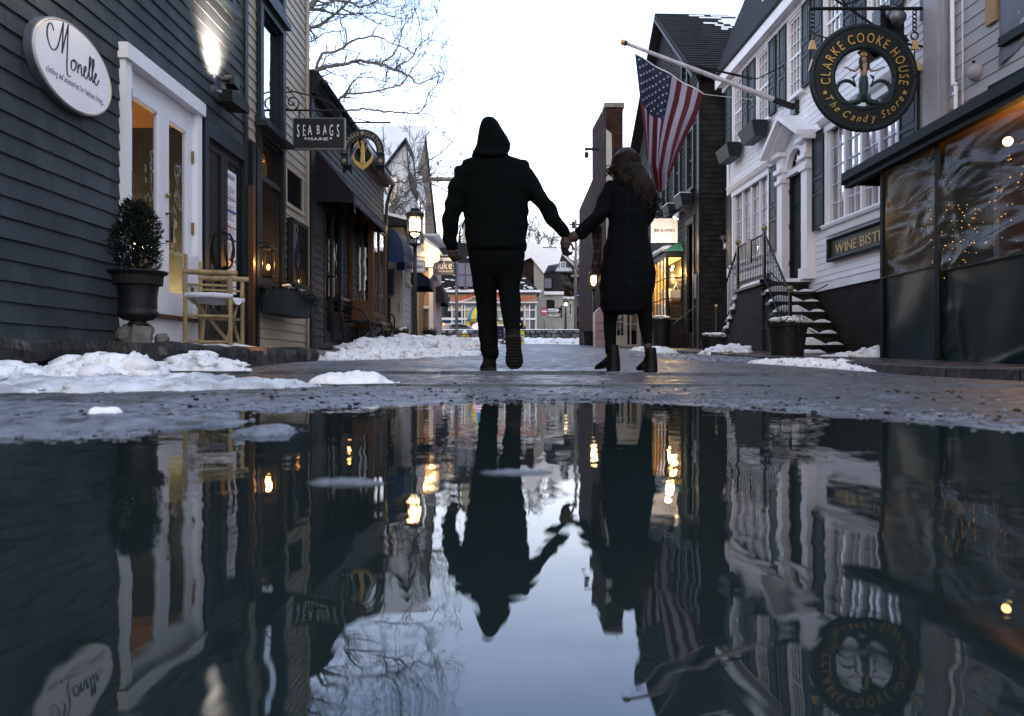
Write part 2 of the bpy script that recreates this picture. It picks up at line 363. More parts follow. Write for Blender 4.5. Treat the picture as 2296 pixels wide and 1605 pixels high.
def put_glyph(mb,ch,fn,size,sx=1.0,shear=0.0,n=0.0,th=.004):
    vs,fs,x0,x1 = glyph(ch,shear)
    if not fs: return
    cnt = {}
    for f in fs:
        for i in range(len(f)):
            a,b = f[i],f[(i + 1) % len(f)]; cnt[(a,b)] = 1
    k = len(vs); V = []
    for d in (n,n + th):
        for v in vs: u,z = fn((v[0] - (x0 + x1)/2)*size*sx,v[1]*size); V.append((u,d,z))
    Fs = [f for f in fs] + [tuple(k + i for i in reversed(f)) for f in fs] + [(a,b,b + k,a + k) for (a,b) in cnt if (b,a) not in cnt]
    mb.add(V,Fs)
def text(mb,s_,u0,z0,width,size,n=0.0,th=.004,shear=0.0,sx=None,rise=0.0,flip=False):
    """straight line of text from u0, baseline z0, scaled to the width; flip when u runs right to left in the view"""
    gap = .12; adv = []
    for ch in s_:
        if ch == ' ': adv.append(.32); continue
        vs,fs,a,b = glyph(ch,shear); adv.append((b - a) + gap)
    tot = sum(adv) - gap; k = width/(tot*size) if sx is None else sx
    x = 0.0; sg = -1 if flip else 1
    for ch,a in zip(s_,adv):
        if ch != ' ':
            c = (x + (a - gap)/2)*size*k
            put_glyph(mb,ch,lambda gx,gz,c=c: (u0 + sg*(c + gx),z0 + rise*(c + gx) + gz),size,k,shear,n,th)
        x += a
def arc_text(mb,s_,cu,cz,R,a0,a1,size,n,th=.006,sx=1.0,shear=0.0,inside=False):
    """glyphs on an arc between angles a0 and a1 (radians from +u); inside = read along the bottom"""
    k = len(s_)
    wd = [(.35 if c == ' ' else glyph(c,shear)[3] - glyph(c,shear)[2] + .14) for c in s_]; tot = sum(wd); x = 0
    for ch,w_ in zip(s_,wd):
        a = a0 + (a1 - a0)*((x + w_/2)/tot); x += w_
        if ch == ' ': continue
        if not inside:
            rx,rz,tx,tz = math.cos(a),math.sin(a),math.sin(a),-math.cos(a); base = R
        else:
            rx,rz,tx,tz = -math.cos(a),-math.sin(a),math.sin(a),-math.cos(a); base = R
        sg = -1 if inside else 1
        put_glyph(mb,ch,lambda gx,gz: (cu + rx*(base + sg*gz) + tx*gx,cz + rz*(base + sg*gz) + tz*gx),size,sx,shear,n,th)
def siding(mb,u0,u1,z0,z1,c=.12,holes=(),lap=.014,zl=None,zoff=0.0,shingle=0.0,ulim=None):
    """overlapping boards; holes = (u0,u1,z0,z1); shingle>0 splits each course into pieces of about that width"""
    k = 0; z = z0 - zoff
    while z < z1:
        a,b = max(z,z0),min(z + c,z1)
        lo,hi = (u0,u1) if ulim is None else ulim((a + b)/2)
        lo,hi = max(lo,u0),min(hi,u1)
        if b - a > .004 and hi > lo:
            cuts = sorted(set([lo,hi] + [x for h in holes for x in h[:2] if lo < x < hi]))
            for p,q in zip(cuts,cuts[1:]):
                m = (p + q)/2; segs = [(a,b)]
                for h in holes:
                    if h[0] < m < h[1]:
                        ns = []
                        for s0,s1 in segs:
                            if h[3] <= s0 or h[2] >= s1: ns.append((s0,s1)); continue
                            if h[2] > s0: ns.append((s0,h[2]))
                            if h[3] < s1: ns.append((h[3],s1))
                        segs = ns
                xs = [p,q]
                if shingle:
                    xs = [p]; x = p - (random.random()*shingle)
                    while True:
                        x += shingle*random.uniform(.6,1.3)
                        if x >= q - .02: break
                        if x > p + .02: xs.append(x)
                    xs.append(q)
                for s0,s1 in segs:
                    for xa,xb in zip(xs,xs[1:]):
                        if not shingle and xb - xa > 3.2:
                            n_ = int((xb - xa)/2.6) + 1; sub = [lerp(xa,xb,i/n_) for i in range(n_ + 1)]
                        else: sub = [xa,xb]
                        for ya,yb in zip(sub,sub[1:]):
                            lo_ = lap*random.uniform(.88,1.1) if shingle else lap
                            dz = random.uniform(-.0015,.0015) if shingle and s0 > z0 else 0
                            g = .0007 if shingle else .0006
                            s0_ = s0 + dz
                            mb.add([(ya + g,lo_,s0_),(yb - g,lo_,s0_),(yb - g,.002,s1 + .002),(ya + g,.002,s1 + .002),(ya + g,-.01,s0_),(yb - g,-.01,s0_),(yb - g,-.01,s1),(ya + g,-.01,s1)],
                                   [(0,1,2,3),(0,4,5,1),(1,5,6,2),(0,3,7,4)],random.random())
        z += c; k += 1
# ---------------------------------------------------------------- ground, puddle, kerbs, snow
EDGE = [(-1200,1030),(0,985),(150,990),(300,985),(372,962),(410,922),(560,922),(640,928),(720,917),(850,911),(1000,906),(1200,903),(1400,902),(1500,906),(1650,917),(1800,929),(2000,943),(2295,972),(3200,1080)]
def dedge(t): return F*CAMH/(interp(EDGE,t*F + CX) - HY)
def kerb_r(y): return interp([(0,1.6),(2.5,2.3),(3.9,2.62),(7.3,3.0),(16,3.25),(30,3.6),(50,5.5)],y)
def gz(x,y,detail=False):
    if y < 0.2: 
        return lerp(-.05,.12,min(1,max(0,(-y - 1.5)/1.5)))
    de = dedge(max(-1.6,min(1.6,x/y)))
    if y < 6:
        d = y - de
        if detail:
            d += .05*fbm(x*9,y*9,1.0,4)*min(1,y) + .03*nz(x*30,y*30,3)
        if d < 0: z = max(-.05,.10*d)
        else:
            a = .018*d; b = interp([(2.05,0.004),(4.4,.052),(5.45,.060),(6,.0765)],y)
            k = min(1,max(0,(y - de)/1.6)); z = lerp(a,b,k*k*(3 - 2*k))
            # shallow wet hollows that hold a film of water
            if detail:
                h = math.exp(-((y - 2.45 - .05*math.sin(x*3))/.14) ** 2)*(1 if -.15 < x < 1.2 else 0)
                z = z*(1 - h) - .004*h
                z += min(1,d*4)*(.0028*fbm(x*22,y*22,2,4) + .004*abs(fbm(x*7,y*7,5,3)))
    else:
        z = interp([(6,.0765),(53,1.50),(54,1.75),(90,2.2),(150,9),(400,14)],y)
        if detail: z += .004*fbm(x*3,y*3,2,3)
    z -= .010*max(0,min(x,5))*min(1,max(0,y - 2.5)/2)
    return z
wat = MB()
wat.quad((-14,-3,0),(14,-3,0),(14,4.2,0),(-14,4.2,0))
wm = bpy.data.materials.new('puddle_water'); wm.use_nodes = True; t_ = wm.node_tree; N_,L_ = t_.nodes,t_.links; p_ = N_['Principled BSDF']
p_.inputs['Base Color'].default_value = (.012,.020,.020,1); p_.inputs['Roughness'].default_value = .012; p_.inputs['IOR'].default_value = 1.345
tcw = N_.new('ShaderNodeTexCoord'); prev = None
for sc_,st,an in ((1.6,.015,(1,1.6,1)),(6.5,.012,(1,1.2,1)),(18.0,.009,(1,1,1))):
    mpp = N_.new('ShaderNodeMapping'); mpp.inputs['Scale'].default_value = an; L_.new(tcw.outputs['Object'],mpp.inputs[0])
    n_ = N_.new('ShaderNodeTexNoise'); n_.inputs['Scale'].default_value = sc_; n_.inputs['Detail'].default_value = 1.5; n_.inputs['Distortion'].default_value = .6; L_.new(mpp.outputs[0],n_.inputs['Vector'])
    b_ = N_.new('ShaderNodeBump'); b_.inputs['Strength'].default_value = st; b_.inputs['Distance'].default_value = .05; L_.new(n_.outputs[0],b_.inputs['Height'])
    if prev: L_.new(prev,b_.inputs['Normal'])
    prev = b_.outputs[0]
L_.new(prev,p_.inputs['Normal'])
build(wat,'puddle_water',wm,kind='structure',recalc=False)
# the ground sheet: fine near the puddle, out to the horizon behind
ys = [-60,-20,-8,-3.2,-2,-1.2,-.6,0,.25]
y = .4
while y < 7: ys.append(y); y *= 1.0085
while y < 60: ys.append(y); y *= 1.03
ys += [65,72,80,90,110,150,220,400,900]
NC = 470; V,Fc,A1,A2 = [],[],[],[]
for y in ys:
    wd = max(3.4,1.35*y) if y > -1 else 60
    if y > 7: wd = lerp(9.5,60,min(1,(y - 7)/40))
    if y > 60: wd = y
    for i in range(NC):
        s = -1 + 2*i/(NC - 1); x = wd*(.42*s + .58*s ** 3)
        z = gz(x,y,True) if .2 < y < 60 else gz(x,min(y,899))
        de = dedge(max(-1.6,min(1.6,x/y))) if y > .2 else 99
        d = y - de; nn = fbm(x*5,y*5,8,4)
        sl = 0.0
        if y < 6:
            sl = .62*math.exp(-max(0,d - .1)/1.0) + .25*nn + (.25 if x < -.2 and y < 4.3 else 0) - (.35 if x > 1.0 else 0)
            if d < .02: sl *= .4
            if 4.35 < y: sl = .22 + .40*nn
        else:
            sl = .42 + .50*fbm(x*.9,y*.35,4,4) + (.35 if y > 45 else 0) + (.35 if abs(x - .2) < .25 + .2*nz(0,y) and y < 30 else 0)
        br = 1.0 if (3.35 < y < 4.38 and -1.75 < x < .75) or (y > 3.0 and x > kerb_r(y)) else 0.0
        V.append((x,y,z)); A1.append(max(0,min(1,sl))); A2.append(br)
for j in range(len(ys) - 1):
    for i in range(NC - 1):
        a = j*NC + i; Fc.append((a,a + 1,a + NC + 1,a + NC))
me = bpy.data.meshes.new('ground'); me.from_pydata(V,[],Fc)
me.attributes.new('slush','FLOAT','POINT').data.foreach_set('value',A1)
me.attributes.new('brickpave','FLOAT','POINT').data.foreach_set('value',A2)
me.polygons.foreach_set('use_smooth',[True]*len(me.polygons))
g = bpy.data.objects.new('ground',me); sc.collection.objects.link(g); g['kind'] = 'structure'
gm = bpy.data.materials.new('wet_street'); gm.use_nodes = True; t_ = gm.node_tree; N_,L_ = t_.nodes,t_.links; p_ = N_['Principled BSDF']
def nd(k,**kw):
    n = N_.new(k)
    for a,b in kw.items(): setattr(n,a,b)
    return n
tcg = nd('ShaderNodeTexCoord')
def noise_(sc_,det=5,vec=None,ro=.6):
    n = nd('ShaderNodeTexNoise'); n.inputs['Scale'].default_value = sc_; n.inputs['Detail'].default_value = det; n.inputs['Roughness'].default_value = ro
    L_.new(vec or tcg.outputs['Object'],n.inputs['Vector']); return n.outputs[0]
def ramp(inp,a,b,c=0.0,d=1.0):
    m = nd('ShaderNodeMapRange'); m.inputs[1].default_value = a; m.inputs[2].default_value = b; m.inputs[3].default_value = c; m.inputs[4].default_value = d; L_.new(inp,m.inputs[0]); return m.outputs[0]
def math_(op,a,b):
    m = nd('ShaderNodeMath',operation=op)
    for i,v in enumerate((a,b)):
        if isinstance(v,(int,float)): m.inputs[i].default_value = v
        else: L_.new(v,m.inputs[i])
    return m.outputs[0]
def mix(f,a,b):
    m = nd('ShaderNodeMix',data_type='RGBA'); L_.new(f,m.inputs[0])
    for i,v in ((6,a),(7,b)):
        if isinstance(v,tuple): m.inputs[i].default_value = (*v,1)
        else: L_.new(v,m.inputs[i])
    return m.outputs[2]
at1 = nd('ShaderNodeAttribute',attribute_name='slush'); at2 = nd('ShaderNodeAttribute',attribute_name='brickpave')
asph = mix(ramp(noise_(70,6),.35,.65),(.022,.025,.031),(.075,.080,.095))
bt = nd('ShaderNodeTexBrick'); bt.inputs['Color1'].default_value = (.060,.036,.034,1); bt.inputs['Color2'].default_value = (.045,.028,.030,1); bt.inputs['Mortar'].default_value = (.015,.015,.018,1)
bt.inputs['Scale'].default_value = 1; bt.inputs['Brick Width'].default_value = .2; bt.inputs['Row Height'].default_value = .1; bt.inputs['Mortar Size'].default_value = .008; L_.new(tcg.outputs['Object'],bt.inputs['Vector'])
base = mix(at2.outputs['Fac'],asph,bt.outputs[0])
sl = math_('ADD',at1.outputs['Fac'],ramp(noise_(26,6,ro=.7),.3,.7,-.38,.38)); slm = ramp(sl,.42,.66)
slc = mix(ramp(noise_(60,5),.3,.7),(.085,.098,.13),(.27,.30,.37))
col = mix(slm,base,slc); L_.new(col,p_.inputs['Base Color'])
ro = ramp(noise_(9,5),.38,.62,.20,.62); ro2 = math_('ADD',ro,math_('MULTIPLY',slm,.18)); L_.new(ro2,p_.inputs['Roughness'])
bh = math_('ADD',math_('MULTIPLY',noise_(140,4),.6),math_('MULTIPLY',slm,.8)); bh = math_('ADD',bh,math_('MULTIPLY',bt.outputs['Fac'],math_('MULTIPLY',at2.outputs['Fac'],-.7)))
bu = nd('ShaderNodeBump'); bu.inputs['Strength'].default_value = .8; bu.inputs['Distance'].default_value = .010; L_.new(bh,bu.inputs['Height']); L_.new(bu.outputs[0],p_.inputs['Normal'])
me.materials.append(gm)

# granite strips across the street and the raised kerbs beside it
def rough_block(mb,x0,x1,y0,y1,z0,z1,seed,amp=.02,k=5):
    """a box whose faces are subdivided and roughened"""
    vs,fs,idx = [],[],{}
    nx,ny,nz_ = max(2,int((x1 - x0)/.07)),max(2,int((y1 - y0)/.07)),max(2,int((z1 - z0)/.05))
    nx,ny,nz_ = min(nx,24),min(ny,24),min(nz_,8)
    def vid(i,j,l):
        if (i,j,l) not in idx:
            x,y,z = lerp(x0,x1,i/nx),lerp(y0,y1,j/ny),lerp(z0,z1,l/nz_)
            q = Vector((x,y,z))*4 + Vector((seed,seed*2.3,0))
            d = noise.noise_vector(q)*amp + noise.noise_vector(q*3.3)*amp*.4
            cx,cy,cz = (x0 + x1)/2,(y0 + y1)/2,(z0 + z1)/2
            ed = sum(1 for a,m in ((i,nx),(j,ny),(l,nz_)) if a in (0,m))
            pull = .0 if ed < 2 else .12*amp*ed
            v = Vector((x,y,z)) + d - Vector(((x - cx)/(x1 - x0),(y - cy)/(y1 - y0),(z - cz)/(z1 - z0)))*pull*2
            idx[(i,j,l)] = len(vs); vs.append(tuple(v))
        return idx[(i,j,l)]
    for i in range(nx):
        for j in range(ny):
            fs.append((vid(i,j,nz_),vid(i + 1,j,nz_),vid(i + 1,j + 1,nz_),vid(i,j + 1,nz_)))
            fs.append((vid(i,j,0),vid(i,j + 1,0),vid(i + 1,j + 1,0),vid(i + 1,j,0)))
    for i in range(nx):
        for l in range(nz_):
            fs.append((vid(i,0,l),vid(i + 1,0,l),vid(i + 1,0,l + 1),vid(i,0,l + 1)))
            fs.append((vid(i,ny,l),vid(i,ny,l + 1),vid(i + 1,ny,l + 1),vid(i + 1,ny,l)))
    for j in range(ny):
        for l in range(nz_):
            fs.append((vid(0,j,l),vid(0,j,l + 1),vid(0,j + 1,l + 1),vid(0,j + 1,l)))
            fs.append((vid(nx,j,l),vid(nx,j + 1,l),vid(nx,j + 1,l + 1),vid(nx,j,l + 1)))
    mb.add(vs,fs,random.random())
mb = MB(); x = -2.3
while x < 2.0:
    l = random.uniform(.7,1.2); rough_block(mb,x,x + l - .012,4.42,4.56,-.02,.071 if x < -.3 else .060,x,.004); x += l
x = -1.1
while x < 1.9:
    l = random.uniform(.6,1.0); rough_block(mb,x,x + l - .012,3.10,3.24,-.03,.030,x + 9,.004); x += l
build(mb,'kerb_strip',M('granite',(.075,.08,.09),.35,.5,9,bump=.9,bs=30,rvar=.25),kind='structure',smooth=True)
# left kerb ledge of rough stones (top level with the doorsteps)
def zl_base(y): return .215 + .0085*y
mb = MB(); y = 1.2; k = 0
LX = [(0,-2.3),(4.4,-2.3),(5,-2.15),(8,-2.15),(11,-2.3),(18,-2.55)]
while y < 10.9:
    l = random.uniform(.45,1.1)
    if y < 4.6: 
        rough_block(mb,-3.0,interp(LX,y) + .12,y,y + l*1.2,.13,zl_base(y) - .012,y,.02)
        rough_block(mb,-3.1,interp(LX,y) + random.uniform(-.06,.04),y,y + l*1.2,-.05,.14,y + 4,.05); l *= 1.2
    else: rough_block(mb,-3.1,interp(LX,y) + random.uniform(-.04,.06),y,y + l,-.02,zl_base(y) - random.uniform(.01,.03),y,.035)
    y += l - .02
build(mb,'kerb_ledge',mt['stone'],kind='structure',smooth=False)
mb = MB(); y = 8.4
while y < 34:
    l = random.uniform(1.0,1.6); xx = interp(LX,y) + .12 if y < 11 else interp([(11,-2.15),(18,-2.2),(34,-2.7)],y)
    rough_block(mb,xx - .18,xx,y,y + l - .015,gz(xx,y) - .05,gz(xx,y) + .11,y,.01); y += l
build(mb,'kerb',mt['stone_pale'],kind='structure',smooth=True)
mb = MB(); vs = []
for i in range(40):
    y = lerp(11,36,i/39); xx = (interp([(11,-2.15),(18,-2.2),(34,-2.7)],y)) - .1
    vs += [(xx,y,gz(xx,y) + .10),(-6.5,y,gz(xx,y) + .12)]
mb.add(vs,[(2*i,2*i + 1,2*i + 3,2*i + 2) for i in range(39)])
build(mb,'pavement',mt['brick_flat'],kind='structure',recalc=False)
# right kerb and brick pavement
mb = MB(); y = 2.7
while y < 34:
    l = random.uniform(.8,1.5); xx = kerb_r(y); x2 = kerb_r(y + l)
    z0,z1 = gz(xx,y) ,gz(x2,y + l)
    vs = []
    for (a,b,zz_) in ((xx,y,z0),(x2,y + l - .012,z1)):
        r = .006*nz(b*3,1)
        vs += [(a,b,zz_ - .05),(a + r,b,zz_ + .058),(a + .015 + r,b,zz_ + .066),(a + .15,b,zz_ + .068),(a + .15,b,zz_ - .05)]
    mb.add(vs,[(i,(i + 1) % 5,5 + (i + 1) % 5,5 + i) for i in range(5)] + [(0,1,2,3,4),(9,8,7,6,5)]); y += l
build(mb,'kerb',mt['stone'],kind='structure',smooth=False)
mb = MB(); vs = []
for i in range(60):
    y = lerp(2.6,36,i/59) ; a = kerb_r(y) + .145; z = gz(kerb_r(y),y)
    vs += [(a,y,z + .060),(a + 1.0,y,z + .056),(9.5,y,z + .04)]
fs = []
for i in range(59):
    for j in range(2): fs.append((3*i + j,3*i + j + 1,3*i + 4 + j,3*i + 3 + j))
mb.add(vs,fs); build(mb,'pavement',mt['brick_flat'],kind='structure',recalc=False)

def snow_heap(name,label,pts,width,height,parts=None,seed=0,res=.022,kind=None,mat='snow',cat='snow bank',z_fn=None,crisp=1.0,group=None):
    """ridge of ploughed snow along pts [(x,y,w,h)], lumpy height field with broken crust"""
    mb = MB(); xs = [p[0] for p in pts]; yy = [p[1] for p in pts]; mw = 1.6*max(p[2] for p in pts)
    x0,x1,y0,y1 = min(xs) - mw,max(xs) + mw,min(yy) - mw,max(yy) + mw
    nx,ny = int((x1 - x0)/res) + 1,int((y1 - y0)/res) + 1
    H = {}
    for j in range(ny):
        for i in range(nx):
            x,y = x0 + i*res,y0 + j*res
            best = -1.0
            for (a,b) in (list(zip(pts,pts[1:])) or [(pts[0],pts[0])]):
                ax,ay,bx,by = a[0],a[1],b[0],b[1]; dx,dy = bx - ax,by - ay; L2 = dx*dx + dy*dy
                t = 0 if L2 == 0 else max(0,min(1,((x - ax)*dx + (y - ay)*dy)/L2))
                w_,h_ = lerp(a[2],b[2],t),lerp(a[3],b[3],t)
                d = math.hypot(x - ax - t*dx,y - ay - t*dy)/w_
                wob = .30*nz(x*4.5 + seed,y*4.5,seed) + .16*nz(x*13,y*13 + seed,3)
                v = 1 - (d + wob) ** 2 if d + wob > 0 else 1.0
                if v > 0: best = max(best,h_*(v ** .55))
                else: best = max(best,-0.02)
            if best > 0:
                lump = noise.noise(Vector((x*7 + seed,y*7,seed))); l2 = 1 - abs(noise.noise(Vector((x*16,y*16 + seed,4))))*2
                best = best*(1 + .38*lump + .22*crisp*(l2 - .6)) + .004*crisp*fbm(x*40,y*40,seed,3)
                cell = noise.noise(Vector((math.floor(x*11 + 3*nz(x*5,y*5)),math.floor(y*11 + 3*nz(y*5,x*5)),seed)))
                best += .010*crisp*cell*(best/max(.05,height))
                vq = noise.noise(Vector((x*10 + seed,y*10,best*8)),noise_basis='VORONOI_F2F1'); v2 = noise.noise(Vector((x*26 + seed,y*26,best*20)),noise_basis='VORONOI_F2F1'); best *= 1 + .12*crisp*(vq - .3) + .08*crisp*(v2 - .3)
            H[(i,j)] = best
    idx = {}
    vs,fs = [],[]
    zf = z_fn or (lambda x,y: gz(x,y))
    def vid(i,j):
        if (i,j) not in idx:
            x,y = x0 + i*res,y0 + j*res; h = H[(i,j)]
            q = noise.noise_vector(Vector((x*12,y*12,seed)))*.012*crisp
            idx[(i,j)] = len(vs); vs.append((x + q.x,y + q.y,zf(x,y) + (h if h > 0 else -.03)))
        return idx[(i,j)]
    for j in range(ny - 1):
        for i in range(nx - 1):
            if max(H[(i,j)],H[(i + 1,j)],H[(i,j + 1)],H[(i + 1,j + 1)]) > 0:
                fs.append((vid(i,j),vid(i + 1,j),vid(i + 1,j + 1),vid(i,j + 1)))
    mb.add(vs,fs)
    rng = random.Random(seed); hk_ = [k_ for k_,v_ in H.items() if v_ > .25*height]
    for _ in range(int(len(hk_)*res*res*(190 if height < .18 else 60)*crisp)):      # clods of broken crust on the heap
        k_ = rng.choice(hk_); x,y = x0 + k_[0]*res,y0 + k_[1]*res; r = rng.uniform(.10,.30)*height*(1 if rng.random() < .8 else 1.5)
        mb.ball((x,y,zf(x,y) + H[k_] - r*.25),r,9,rng.uniform(.9,1.5),rng.uniform(.8,1.2),rng.uniform(.5,.85),.8,rng.random()*9)
    for _ in range(int(len(fs)*res*res*60)):      # loose lumps along the foot
        p = rng.choice(pts); a = rng.uniform(0,6.28); rr = p[2]*rng.uniform(.9,1.3); x,y = p[0] + rr*math.cos(a),p[1] + rr*math.sin(a)
        r = rng.uniform(.008,.028)*min(1,height*8); mb.ball((x,y,zf(x,y) + r*.4),r,6,1.2,1,.8,.5,rng.random()*9)
    return build(mb,name,mt[mat],smooth=True,recalc=False,label=label,cat=cat,kind=kind,group=group)
snow_heap('snow_bank','big broken snow bank along the stone ledge in the left foreground',[(-2.5,3.2,.30,.13),(-2.2,3.25,.24,.11),(-2.02,3.3,.18,.07),(-1.86,3.32,.22,.12),(-1.70,3.35,.20,.14),(-1.62,3.36,.13,.12)],0,.17,seed=1,res=.014,crisp=1.5)
snow_heap('snow_bank','low ridge of slushy snow trailing right from the big snow bank',[(-2.2,2.75,.26,.045),(-1.7,2.8,.26,.055),(-1.4,2.85,.24,.055),(-1.15,2.95,.2,.052),(-.98,3.0,.15,.04),(-.86,3.0,.1,.02)],0,.06,seed=2,res=.012,crisp=1.2,mat='snow_grey')
snow_heap('snow_bank','small peaked snow pile below the bamboo chair',[(-2.02,5.0,.24,.145),(-1.95,5.05,.2,.10)],0,.16,seed=5,res=.014)
snow_heap('snow_patch','flat little snow patch left of the peaked snow pile',[(-2.1,4.55,.11,.05),(-2.0,4.6,.06,.03)],0,.05,seed=6,res=.014,cat='snow patch',z_fn=lambda x,y: .07)
snow_heap('snow_bank','knobbly snow clump by the brick strip at the puddle edge',[(-.72,3.25,.12,.05),(-.62,3.28,.10,.055),(-.55,3.3,.05,.02)],0,.06,seed=7,res=.010)
snow_heap('snow_bank','long white snow bank in front of the grey clothing shop',[(-1.95,8.6,.28,.09),(-1.75,9.0,.40,.14),(-1.5,9.8,.40,.13),(-1.1,10.6,.40,.10),(-.75,11.5,.36,.07),(-.5,12.4,.3,.04)],0,.15,seed=8,res=.026,crisp=1.5)
snow_heap('snow_bank','snow bank behind the long one around the lamp post foot',[(-2.3,12.0,.5,.22),(-2.2,15,.6,.30),(-2.0,18,.8,.30),(-1.8,23,1.0,.30),(-1.4,28,1.0,.2)],0,.3,seed=9,res=.07,crisp=.8)
snow_heap('snow_bank','far snow bank at the foot of the fieldstone wall',[(-6,51,1.6,.45),(-2,50.5,1.6,.35),(3,51,1.5,.35),(7,50,1.6,.4)],0,.4,seed=10,res=.16,crisp=.6)
snow_heap('snow_bank','snow pile against the small round planter on the right',[(3.35,12.4,.35,.16),(3.6,12.6,.32,.22),(3.8,12.9,.2,.14)],0,.2,seed=11,res=.03)
snow_heap('snow_bank','low snow on the right pavement beyond the woman',[(3.0,15,.22,.10),(3.2,17,.25,.12),(3.3,19.5,.25,.10)],0,.1,seed=12,res=.04)
snow_heap('snow_bank','snow heap beside the green tarp curtain at the stoop',[(3.75,9.3,.22,.07),(4.05,9.2,.22,.13),(4.3,9.05,.20,.20),(4.42,8.9,.12,.16)],0,.2,seed=13,res=.022)
snow_heap('snow_bank','grey crusty snow ridge along the right kerb below the planter',[(2.75,8.2,.20,.05),(2.95,7.4,.26,.085),(3.0,6.6,.2,.06),(2.95,6.1,.12,.03)],0,.08,seed=14,res=.017)
snow_heap('snow_bank','thin frozen snow band on the road left of the right kerb',[(2.2,11.5,.35,.05),(2.45,10,.40,.06),(2.7,8.6,.3,.05)],0,.06,seed=15,res=.03,mat='slush')
snow_heap('snow_patch','thin snow strip on the pavement under the tarp curtain',[(3.55,6.9,.16,.03),(3.62,6.3,.2,.035),(3.6,5.8,.12,.02)],0,.04,seed=16,res=.018,cat='snow patch')
snow_heap('snow_patch','snow lump at the right edge of the pavement',[(3.52,5.25,.12,.055),(3.75,5.2,.15,.06)],0,.06,seed=17,res=.014,cat='snow patch')
# slush shelf and floating ice in the puddle
snow_heap('slush_shelf','grey slush shelf spreading over the left shore of the puddle',[(-1.0,1.25,.16,.016),(-.85,1.30,.16,.020),(-.72,1.38,.13,.022),(-.62,1.48,.10,.018)],0,.03,seed=41,res=.006,mat='slush',cat='slush',z_fn=lambda x,y: -.003,crisp=.9)
snow_heap('slush_shelf','second slush shelf behind the first at the left edge of the puddle',[(-1.5,1.75,.2,.02),(-1.2,1.8,.2,.025),(-.95,1.85,.16,.022)],0,.03,seed=42,res=.009,mat='slush',cat='slush',z_fn=lambda x,y: -.002,crisp=.9)
def ice(name,label,cx,cy,rx,ry,h,seed,mat='slush',group=None):
    mb = MB(); n = 26; idx = {}; vs = []; fs = []
    H = {}
    for j in range(n + 1):
        for i in range(n + 1):
            x,y = -1.2 + 2.4*i/n,-1.2 + 2.4*j/n
            d = math.hypot(x,y) + .75*nz(x*1.8 + seed,y*1.8,seed) + .35*nz(x*6,y*6,seed)
            H[(i,j)] = (1 - d) if d < 1 else -.05
            H[(i,j)] += .25*max(0,nz(x*5,y*5,seed + 3)) if H[(i,j)] > 0 else 0
    def vid(i,j):
        if (i,j) not in idx:
            x,y = -1.2 + 2.4*i/n,-1.2 + 2.4*j/n; v = H[(i,j)]
            idx[(i,j)] = len(vs); vs.append((cx + x*rx,cy + y*ry,(h*min(1,max(0,v)*1.6) if v > 0 else -.01)))
        return idx[(i,j)]
    for j in range(n):
        for i in range(n):
            if max(H[(i,j)],H[(i + 1,j)],H[(i,j + 1)],H[(i + 1,j + 1)]) > 0: fs.append((vid(i,j),vid(i + 1,j),vid(i + 1,j + 1),vid(i,j + 1)))
    mb.add(vs,fs); return build(mb,name,mt[mat],smooth=True,recalc=False,label=label,cat='ice',group=group)
ice('ice_floe','oval cake of grey ice floating alone below the flower box',-.405,1.26,.045,.07,.012,3)
ice('ice_floe','thin ice sliver floating by the middle of the puddle',-.16,.735,.032,.014,.004,5)
ice('ice_floe','second ice sliver floating further right in the puddle',.005,.80,.034,.012,.003,7)
ice('ice_floe','pale ice scrap floating near the left slush shelf',-.63,1.65,.05,.05,.010,8)
snow_heap('snow_chunk','bright white snow chunk resting on the left slush shelf',[(-.87,1.62,.020,.018),(-.84,1.62,.018,.022)],0,.03,seed=21,res=.005,cat='snow chunk',z_fn=lambda x,y: .006,crisp=.5)
mb = MB(); rng = random.Random(4)
for _ in range(1100):
    t = rng.uniform(-.74,.74); de = dedge(t); y = de + abs(rng.gauss(0,.30)); x = t*y
    if nz(x*2.2,y*3,3) < -.08 + .25*rng.random() - .12: continue
    r = rng.uniform(.0015,.0055)
    mb.ball((x,y,gz(x,y) + r*.5),r,5,1.3,1.0,.8,.6,rng.random()*9)
build(mb,'slush_lumps',mt['slush'],smooth=True,recalc=False,kind='stuff',label='wet grey slush crumbs along the edge of the puddle',cat='slush')
mb = MB()
for _ in range(1300):
    t = rng.uniform(-.6,.72); de = dedge(t); y = de + rng.uniform(0.02,1.3); x = t*y
    if nz(x*2.5,y*4,7) < rng.uniform(-.25,.25): continue
    r = .0012 + .006*rng.random() ** 3; mb.ball((x,y,gz(x,y) + r*.6),r,5,1.4,1.1,.7,.6,rng.random()*9)
build(mb,'grit',M('grit',(.012,.012,.014),.5,.3,8),smooth=False,recalc=False,kind='stuff',label='dark grit and pebbles scattered over the slush',cat='grit')
